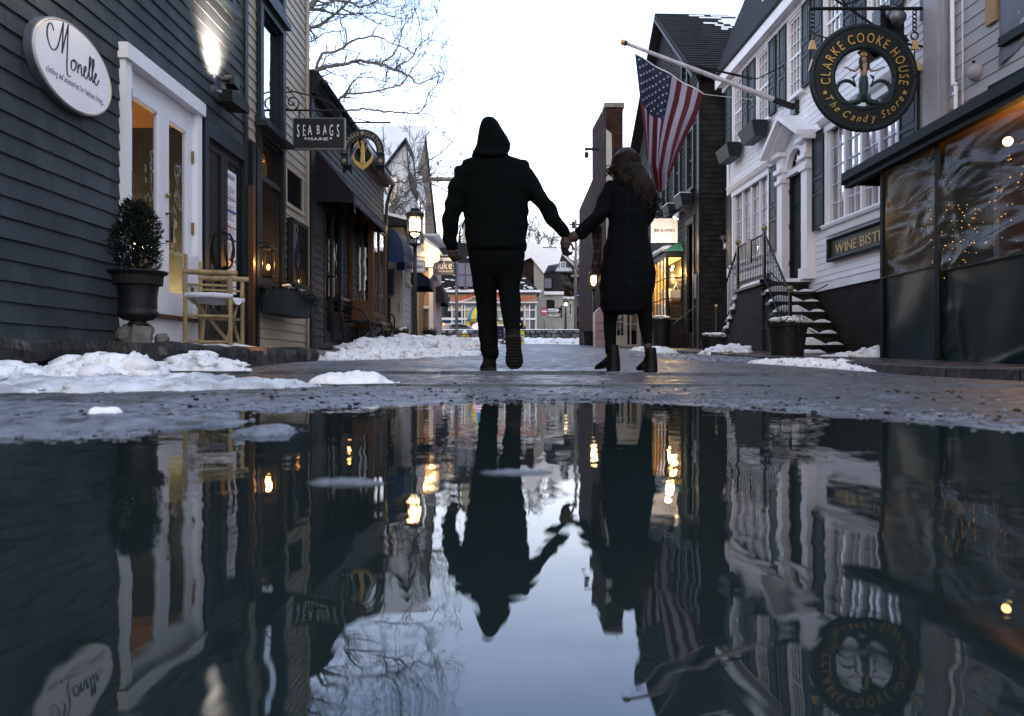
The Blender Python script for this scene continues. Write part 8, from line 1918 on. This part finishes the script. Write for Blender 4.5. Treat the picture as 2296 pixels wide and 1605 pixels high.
def loft(mb,rows,k=24,cap=True):
    """rows of (py, x0px, x1px, ry, dy): horizontal ellipses"""
    vs = []
    for (py_,a,b,ry,dy) in rows:
        c = pp((a + b)/2,py_,dy); rx = (b - a)/2/KX
        for i in range(k): t = 2*math.pi*i/k; vs.append((c.x + rx*math.cos(t),c.y + ry*math.sin(t),c.z))
    n = len(rows); fs = [(j*k + i,j*k + (i + 1) % k,(j + 1)*k + (i + 1) % k,(j + 1)*k + i) for j in range(n - 1) for i in range(k)]
    if cap: fs += [tuple(range(k)),tuple((n - 1)*k + i for i in range(k))]
    mb.add(vs,fs)
def limb(mb,pts,k=16):
    """pts (px,py,dy,r) with rounded ends"""
    P_ = [pp(p[0],p[1],p[2]) for p in pts]; R_ = [p[3] for p in pts]; d0 = (P_[0] - P_[1]).normalized(); d1 = (P_[-1] - P_[-2]).normalized()
    P_ = [P_[0] + d0*R_[0]*.8,P_[0] + d0*R_[0]*.5] + P_ + [P_[-1] + d1*R_[-1]*.5,P_[-1] + d1*R_[-1]*.8]; R_ = [R_[0]*.3,R_[0]*.8] + R_ + [R_[-1]*.8,R_[-1]*.3]
    mb.tube(P_,R_,k)
def finger(mb,pts,r): n = len(pts); mb.tube(pts + [pts[-1] + (pts[-1] - pts[-2]).normalized()*r*.7],[r,r*1.02] + [r*.92]*(n - 2) + [r*.5],8)
def head(mb,c,s=1.0,f=1):
    """c = middle of the head; f=+1 faces away from the camera (+y)"""
    mb.ball(tuple(c),.098*s,20,.80,1.0,1.18); mb.ball((c.x,c.y + .035*f*s,c.z - .055*s),.066*s,16,.82,.95,1.0)
    n = c + Vector((0,.098*f*s,-.012*s)); mb.tube([n + Vector((0,-.02*f,.03*s)),n + Vector((0,.012*f*s,-.012*s)),n + Vector((0,-.012*f,-.02*s))],[.009*s,.015*s,.010*s],8)
    for q in (-1,1):
        mb.ball((c.x + q*.080*s,c.y,c.z - .005*s),.030*s,10,.3,.6,1.0); mb.ball((c.x + q*.032*s,c.y + .078*f*s,c.z + .018*s),.016*s,8)
    mb.ball((c.x,c.y + .086*f*s,c.z - .060*s),.022*s,10,1.1,.5,.35)
def face_details(par,c,s=1.0,f=1):
    mb = MB()
    for q in (-1,1): mb.ball((c.x + q*.032*s,c.y + .092*f*s,c.z + .006*s),.010*s,8)
    build(mb,'eye',mt['ink'],par,smooth=True)
def shoe(px0,px1,heel,toe,hgt,seed,up):
    """closed shoe lofted from heel to toe; up = direction of the instep"""
    mb = MB(); d = toe - heel; L_ = d.length; d.normalize(); side = d.cross(up).normalized(); vs = []; k = 14; st = [(0,.75,.85),(.06,.92,1.0),(.25,.9,1.05),(.45,.86,.88),(.62,1.0,.68),(.8,1.04,.56),(.93,.85,.46),(1.0,.45,.30)]
    w_ = px1
    for (t,a,b) in st:
        c = heel + d*L_*t
        for i in range(k):
            an_ = 2*math.pi*i/k; z = math.sin(an_); zz_ = (z*.5 + .5)*hgt*b if z > -.3 else 0.0; vs.append(tuple(c + side*w_/2*a*math.cos(an_)*(1 if z < .2 else .85) + up*zz_))
    n = len(st); mb.add(vs,[(j*k + i,j*k + (i + 1) % k,(j + 1)*k + (i + 1) % k,(j + 1)*k + i) for j in range(n - 1) for i in range(k)] + [tuple(range(k)),tuple((n - 1)*k + i for i in range(k))]); return mb
# ---------------- the man
mc = pp(1104,322,.02)
mb = MB(); head(mb,mc); limb(mb,[(1106,342,.0,.06),(1108,362,-.01,.065)])
loft(mb,[(352,1085,1130,.07,0),(366,1045,1172,.09,0),(400,1050,1170,.11,0),(460,1056,1166,.11,0),(540,1058,1166,.115,0),(580,1058,1168,.11,0),(610,1064,1162,.09,0)])
limb(mb,[(1052,380,0,.055),(1020,470,-.02,.045),(1010,535,.03,.034),(1012,556,.04,.028)]); limb(mb,[(1168,380,0,.055),(1222,462,-.02,.045),(1262,518,.02,.032),(1269,533,.02,.028)])
limb(mb,[(1088,590,0,.06),(1090,690,.07,.045),(1097,800,.0,.03),(1098,818,-.0,.03)]); limb(mb,[(1138,590,0,.06),(1143,680,-.0,.04),(1146,712,-.07,.035),(1149,748,-.19,.028)])
def hand_parts(mb,w_,dirv,palm,thumb,curl,fl=.075,r=.0092,th_dir=None):
    """wrist point, hand direction, palm normal; four unequal curled fingers and a thumb from the side of the palm"""
    dv = dirv.normalized(); pn = palm.normalized(); sd = dv.cross(pn).normalized(); P0 = w_ + dv*.045
    mb.ball(tuple(P0),.042,12,1,1,1); mb.tube([w_ - dv*.02,w_ + dv*.02,w_ + dv*.085],[.026,.034,.036],10)
    for i,(o,k) in enumerate(((-.030,.92),(-.010,1.0),(.011,.95),(.031,.78))):
        b = w_ + dv*.085 + sd*o; a = 0; p = b; pts = [b - dv*.02,b]
        for j,sl_ in enumerate((.42,.32,.26)): a += curl[j]*(1 + .06*i); p = p + (dv*math.cos(a) + pn*math.sin(a))*fl*k*sl_*1.1; pts.append(p)
        finger(mb,pts,r*(1 if i < 3 else .88))
    s = thumb; b = w_ + dv*.028 + sd*s*.030; td = (dv*.75 + sd*s*.75 + pn*.35).normalized(); finger(mb,[b,b + td*.028,b + td*.050 + dv*.006,b + td*.056 + dv*.030 + pn*.008],r*1.12)
hm = pp(1270,532,.02); hand_parts(mb,pp(1269,530,.02),Vector((-.10,.0,-1)),Vector((.75,.5,0)),1,(.35,.9,.8),.085,.010)
hand_parts(mb,pp(1012,548,.04),Vector((.10,.1,-1)),Vector((.7,.6,0)),1,(.7,1.1,.8),.07,.010)
body = remesh(mb,.0075,2); man = build(body,'person',mt['skin'],smooth=True,label='hooded man in a dark jacket walking away hand in hand with a woman',cat='person',recalc=False); face_details(man,mc)
mb = MB()
loft(mb,[(350,1083,1134,.085,0),(356,1058,1156,.105,0),(363,1036,1176,.12,0),(372,1030,1184,.13,0),(400,1036,1184,.145,0),(430,1040,1186,.15,0),(461,1040,1185,.152,0),(500,1040,1183,.155,0),(530,1043,1182,.158,0),(550,1044,1182,.16,0),(562,1047,1178,.158,0)],32)
limb(mb,[(1050,386,0,.078),(1034,407,0,.074),(1025,436,-.01,.071),(1014.5,473,-.02,.064),(1010,500,-.01,.058),(1008,530,.02,.052),(1010,543,.03,.052),(1011,553,.035,.045)])
limb(mb,[(1160,386,0,.078),(1176,398,0,.074),(1202,436,-.01,.063),(1225,467,-.02,.060),(1242,495,-.01,.056),(1258,512,.01,.054),(1266,524,.02,.046)])
for c_ in ((1180,366,.045),(1034,374,.035)): mb.ball(tuple(pp(c_[0] - 6,c_[1] + 5,0)),c_[2],10)
def jf(p):
    q = p.z*30 + p.x*9; v = .0
    for (a,b,w_) in ((-.42,1.0,.12),(.30,1.15,.25)):
        v += math.exp(-((p.x - a)/w_) ** 2)*math.sin(p.z*46 + p.x*26 + 2*noise.noise(p*6))*.9
    return v
jk = remesh(mb,.009,5,.0078,7,1,jf); build(jk,'jacket',mt['coat'],man,smooth=True,recalc=False)
# hood: open at the front
hr = [(353,1057,1142,.115,-.02),(345,1059,1138,.115,-.015),(334,1064,1143,.125,0),(322,1068.5,1144.5,.13,.005),(308,1070,1138,.13,.01),(296,1072,1130,.125,.01),(284,1075,1122,.115,.005),(275,1078,1117,.10,0),(270,1081,1112,.08,-.005),(267.8,1084,1109,.06,-.01),(267,1088,1104,.02,-.01)]
mb = MB(); vs = []; k = 30
for off in (0,.010):
    for (q,a,b,ry,dy) in hr:
        c = pp((a + b)/2,q,dy); rx = (b - a)/2/KX - off
        for i in range(k + 1):
            t = math.radians(128) + math.radians(284)*i/k; w_ = .004*nz(i*.7,q*.08,2); vs.append((c.x + (rx + w_)*math.cos(t),c.y + (ry - off)*math.sin(t),c.z))
n,w_ = len(hr),k + 1; fs = []
for s in (0,1): fs += [(s*n*w_ + j*w_ + i,s*n*w_ + j*w_ + i + 1,s*n*w_ + (j + 1)*w_ + i + 1,s*n*w_ + (j + 1)*w_ + i) for j in range(n - 1) for i in range(k)]
for j in range(n - 1):
    for i in (0,k): fs.append((j*w_ + i,(j + 1)*w_ + i,n*w_ + (j + 1)*w_ + i,n*w_ + j*w_ + i))
mb.add(vs,fs); mb.tube([pp(1070,352,-.11),pp(1100,356,-.125),pp(1130,352,-.11)],[.02,.03,.02],8); build(mb,'hood',mt['coat'],man,smooth=True)
mb = MB(); loft(mb,[(545,1048,1176,.13,0),(575,1051,1177,.135,0),(598,1054,1171,.125,0),(614,1058,1167,.09,.0),(628,1070,1156,.05,0)],28)
limb(mb,[(1083,585,.0,.098),(1085,612,.02,.094),(1087,642,.04,.086),(1089,677,.08,.074),(1092,730,.06,.0735),(1096,772,.03,.067),(1098.5,798,.01,.060)]); limb(mb,[(1146,585,.0,.094),(1143,612,.0,.086),(1140,642,.0,.077),(1144,677,-.01,.074),(1145.5,711,-.07,.066),(1148.5,744,-.17,.054)])
tr_ = remesh(mb,.009,3,.0045,8,4,lambda p: math.sin(p.z*60 + p.x*20 + 3*noise.noise(p*5))*.7*max(0,min(1,(.55 - p.z)*4))); build(tr_,'trousers',mt['trouser'],man,smooth=True,recalc=False)
a = pp(1097,831.5,-.04); s_ = shoe(0,.115,a,a + Vector((-.02,.29,0)),.10,1,Vector((0,0,1))); b_ = build(s_,'boot',mt['boot_brown'],man,smooth=True); mb = MB(); mb.tube([a + Vector((0,.06,.06)),a + Vector((0,.05,.14))],[.048,.046],14); build(mb,'boot_cuff',mt['boot_brown'],b_,smooth=True)
mb = shoe(0,.122,a - Vector((0,.004,.0)),a + Vector((-.02,.296,0)),.030,1,Vector((0,0,1))); build(mb,'boot_sole',mt['sole'],b_)
hl,te = pp(1150,757,-.30),pp(1153,819,-.16); d = (te - hl).normalized(); up = Vector((0,1,0)) - d*d.y; up.normalize(); hl = hl - d*.01
s_ = shoe(0,.112,hl,te + d*.02,.095,2,up); b_ = build(s_,'boot',mt['boot_brown'],man,smooth=True)
mb = shoe(0,.118,hl - up*.022,te + d*.024 - up*.012,.030,2,up); so_ = build(mb,'boot_sole',mt['sole'],b_); mb = MB()
for i in range(9): c = hl.lerp(te,.08 + i*.105) - up*.020; w_ = .045 if i > 3 else .036; mb.tube([c - Vector((w_,0,0)),c + Vector((w_,0,0))],.004,5)
build(mb,'tread',mt['sole'],so_)
# ---------------- the woman
wc = pp(1404,372,.02)
mb = MB(); head(mb,wc,.92); limb(mb,[(1406,395,0,.045),(1408,410,0,.05)])
loft(mb,[(408,1385,1436,.06,0),(416,1372,1452,.08,0),(450,1376,1448,.09,0),(500,1380,1442,.085,0),(560,1370,1450,.10,0),(620,1368,1452,.10,0),(650,1372,1448,.08,0)])
limb(mb,[(1376,420,0,.045),(1352,470,-.02,.038),(1318,506,.0,.028),(1300,524,.01,.023)]); limb(mb,[(1448,420,0,.045),(1452,485,0,.038),(1430,520,.14,.028)])
limb(mb,[(1380,640,0,.055),(1369,705,.02,.034),(1368,770,-.01,.026),(1368,800,-.02,.024)]); limb(mb,[(1436,640,0,.055),(1446,705,.02,.036),(1451,765,.0,.026),(1451.5,776,-.005,.0285),(1452,800,-.02,.024)])
hand_parts(mb,pp(1300,524,.01),Vector((-1,.12,-.42)),Vector((.1,.6,-.8)),-1,(.35,.75,.7),.072,.0082)
body = remesh(mb,.0075,2); wo = build(body,'person',mt['skin'],smooth=True,label='woman with long wavy hair in a dark plaid coat walking beside the hooded man',cat='person',recalc=False); face_details(wo,wc,.92)
mb = MB()
loft(mb,[(404,1384,1440,.075,0),(408,1370,1452,.09,0),(418,1360,1460,.105,0),(445,1360,1463,.12,0),(480,1362,1461,.125,0),(504,1363,1452,.122,0),(530,1360,1453,.125,0),(560,1353,1459,.14,0),(590,1348,1466,.15,0),(612,1345,1471,.16,0),(640,1343,1468,.165,0),(665,1343,1460,.165,0),(690,1346,1449,.155,0),(703,1351,1438,.145,0)],32)
limb(mb,[(1370,420,0,.062),(1360,442,0,.060),(1350,470,-.02,.056),(1338,490,-.02,.057),(1318,507,.0,.052),(1306,518,.01,.050),(1302,523,.01,.050)]); limb(mb,[(1448,420,0,.062),(1453,450,0,.058),(1453,485,.0,.050),(1432,515,.12,.045)])
plaid = M('plaid',(.0026,.0038,.0048),.9,.15,9,bump=.3,bs=120,spec=.08,brick=dict(c2=(.0024,.0036,.0052),m=(.0040,.0058,.0092),w=.135,h=.17,ms=.010))
for n_ in plaid.node_tree.nodes:
    if n_.type == 'TEX_BRICK': n_.offset = 0; n_.inputs['Mortar Smooth'].default_value = .8
ct = remesh(mb,.009,4,.0055,7,9,lambda p: .8*math.exp(-((p.x - .58)/.12) ** 2)*math.sin(p.z*50 - p.x*30) + .5*math.sin(p.x*60 + noise.noise(p*4)*3)*max(0,min(1,(.95 - p.z)*3))); build(ct,'coat',plaid,wo,smooth=True,recalc=False)
mb = MB(); limb(mb,[(1372,660,0,.07),(1369,700,.02,.053),(1368,735,.02,.047),(1368,770,-.01,.040),(1368,790,-.02,.040)]); limb(mb,[(1440,660,0,.07),(1446,700,.02,.054),(1449,735,.02,.048),(1451,762,.0,.034),(1451,770,.0,.031)]); lg = remesh(mb,.009,2); build(lg,'leggings',mt['trouser'],wo,smooth=True,recalc=False)
for (x0,tox,gy,top,sh_) in ((1369,-.075,832.5,772,0),(1452,-.03,835.5,778,1)):
    mb = MB(); g0 = pp(x0,gy,0); hh = (gy - top)/KX
    hc = g0 + Vector((.012,-.05,0)); tt_ = g0 + Vector((tox,.14,0))
    vs = []; k = 14; prof = [(0.0,.050,.050,.0),(.035,.050,.055,.01),(.07,.052,.075,.03),(.10,.047,.062,.02),(hh*.7,.040,.042,.0),(hh*.98,.036,.038,-.002)]
    for (z,rx,ry,dy) in prof:
        for i in range(k): an_ = 2*math.pi*i/k; vs.append((hc.x + rx*math.cos(an_),hc.y + dy + ry*math.sin(an_),hc.z + z))
    mb.add(vs,[(j*k + i,j*k + (i + 1) % k,(j + 1)*k + (i + 1) % k,(j + 1)*k + i) for j in range(len(prof) - 1) for i in range(k)] + [tuple(range(k)),tuple((len(prof) - 1)*k + i for i in range(k))])
    m2 = shoe(0,.098,hc + Vector((0,.0,.045)),tt_ + Vector((0,0,.012)),.085,3,Vector((0,-.2,.98)).normalized()); mb.add(m2.v,m2.f)
    bt_ = remesh(mb,.006,2); bo_ = build(bt_,'boot',mt['boot'],wo,smooth=True,recalc=False)
    mb = MB(); mb.prism([],0,0) if False else None; mb.tube([hc + Vector((0,0,0)),hc + Vector((0,0,.05))],[.038,.042],14); build(mb,'boot_heel',mt['sole'],bo_)
# scarf end with stripes and fringe
mb = MB(); vs = []; rows = 22
for j in range(rows + 1):
    q = lerp(500,596,j/rows)
    for i in range(7): c = pp(lerp(1327 + 6*math.sin(j*.13),1352,i/6) ,q,.10 + .015*math.sin(i*1.6 + j*.3)); vs.append(tuple(c))
for j in range(rows):
    mb.mi = 1 if j % 6 in (0,3) else (2 if j % 6 == 1 else 0)
    for i in range(6): mb.add([vs[7*j + i],vs[7*j + i + 1],vs[7*j + 8 + i],vs[7*j + 7 + i]],[(0,1,2,3)])
mb.mi = 0
for i in range(16): c = Vector(vs[7*rows]).lerp(Vector(vs[7*rows + 6]),i/15); mb.tube([c,c + Vector((random.uniform(-.006,.006),0,-.05 - random.random()*.02))],.0022,4)
build(mb,'scarf',[M('scarf_brown',(.04,.022,.020),.85,.2),mt['fabric_black'],M('scarf_grey',(.06,.055,.055),.85,.2)],wo,recalc=False)
# hair: cap and many wavy locks
mb = MB(); mb.ball((wc.x,wc.y - .012,wc.z + .020),.106,20,.93,1.02,1.05); loft(mb,[(372,1372,1438,.09,-.02),(390,1371,1449,.09,-.03),(410,1376,1458,.075,-.055),(428,1394,1460,.05,-.07),(444,1408,1456,.03,-.075),(452,1420,1450,.012,-.075)],20)
base_h = remesh(mb,.009,3,.006,14,3); hb = build(base_h,'hair',mt['hair'],wo,smooth=True,recalc=False)
mb = MB(); rng = random.Random(12)
for k in range(300):
    u = rng.random(); a = lerp(-1.45,1.45,u); top = Vector((wc.x + .092*math.sin(a)*.6,wc.y - .10*math.cos(a)*.65,wc.z + .112 - .02*abs(math.sin(a))))
    ex,ey = lerp(1376,1466,u ** .9) + rng.uniform(-6,9),lerp(428,474,u) + rng.uniform(-34,10)*(1 if u > .3 else .6)
    if rng.random() < .10 and u > .6: ex += rng.uniform(4,12)
    if u < .12: ex,ey = 1370 + rng.uniform(-3,6),rng.uniform(385,400)
    end = pp(ex,ey,-.075*(1 - .4*abs(a)/1.4) - rng.uniform(0,.03)); side = Vector((wc.x + .104*math.sin(a),wc.y - .115*math.cos(a),wc.z - .005)); neck = Vector((lerp(side.x,end.x,.3),lerp(side.y,end.y,.3) - .012,lerp(side.z,end.z,.35)))
    ctrl = [top,top.lerp(side,.55) + Vector((.016*math.sin(a),-.022*math.cos(a),.02)),side,neck,end]; pts = []
    for i in range(len(ctrl) - 1):
        p0,p1,p2,p3 = ctrl[max(i - 1,0)],ctrl[i],ctrl[i + 1],ctrl[min(i + 2,len(ctrl) - 1)]
        for j in range(7): s = j/7; pts.append(.5*((2*p1) + (-p0 + p2)*s + (2*p0 - 5*p1 + 4*p2 - p3)*s*s + (-p0 + 3*p1 - 3*p2 + p3)*s ** 3))
    pts.append(end); n = len(pts); ph = rng.uniform(0,6.28); am = rng.uniform(.012,.028); fq = rng.uniform(15,21)
    for i in range(n): t = i/(n - 1); g_ = max(0,t - .32) ** 1.1; pts[i] = pts[i] + Vector((math.sin(ph + t*fq)*am*g_*2.2,math.cos(ph + t*fq)*am*g_*1.5 - .004,0))
    if rng.random() < .6:
        e_ = pts[-1]; r = rng.uniform(.012,.024); pts += [e_ + Vector((r*math.sin(b_),0,-r*(1 - math.cos(b_))))*(1 if u > .4 else -1) for b_ in (.6,1.3,2.1,3.0,3.8)]
    n = len(pts); rr = [(lerp(.0035,.0095,min(1,i/8))*(1 - .75*(i/n) ** 2),.004) for i in range(n)]; f0 = len(mb.r); mb.tube(pts,rr,5,caps=False); q_ = rng.random() ** 1.5; mb.r[f0:] = [q_]*(len(mb.r) - f0)
build(mb,'hair_locks',mt['hair'],hb,smooth=True,recalc=False)
# ---------------- passer-by far behind the stone wall
f = FC(61); bx,bz = f.X(1169),1.75; mb = MB(f); q = lambda z: bz + z
mb.tube([(bx,0,q(.85)),(bx,0,q(1.1)),(bx,0,q(1.35)),(bx,0,q(1.46))],[(.19,.14),(.18,.13),(.22,.13),(.08,.07)],14); mb.ball((bx,.02,q(1.60)),.105,12,.85,1,1.15)
for s in (-1,1): mb.tube([(bx + s*.09,0,q(.9)),(bx + s*.10,.03,q(.48)),(bx + s*.10,0,q(.05))],[.09,.065,.045],10); mb.tube([(bx + s*.21,0,q(1.36)),(bx + s*.25,0,q(1.08)),(bx + s*.22,.1,q(.85))],[.06,.05,.035],8); mb.tube([(bx + s*.10,-.05,q(.03)),(bx + s*.10,.2,q(.03))],.045,8); mb.tube([(bx + s*.22,.1,q(.86)),(bx + s*.21,.13,q(.76))],[.03,.02],8)
mb = remesh(mb,.03,2); pb = build(mb,'person',mt['skin'],smooth=True,label='passer-by in a dark coat standing beyond the stone wall',cat='person',recalc=False)
mb = MB(f); mb.tube([(bx,0,q(.62)),(bx,0,q(.9)),(bx,0,q(1.2)),(bx,0,q(1.42)),(bx,0,q(1.5))],[(.24,.19),(.23,.17),(.24,.17),(.20,.14),(.10,.09)],14)
for s in (-1,1): mb.tube([(bx + s*.20,0,q(1.38)),(bx + s*.27,0,q(1.10)),(bx + s*.24,.1,q(.88))],[.08,.07,.06],10)
build(remesh(mb,.03,2),'coat',mt['coat'],pb,smooth=True,recalc=False); mb = MB(f); mb.ball((bx,-.01,q(1.64)),.115,12,.9,1,1.05); build(mb,'hat',mt['coat'],pb,smooth=True)
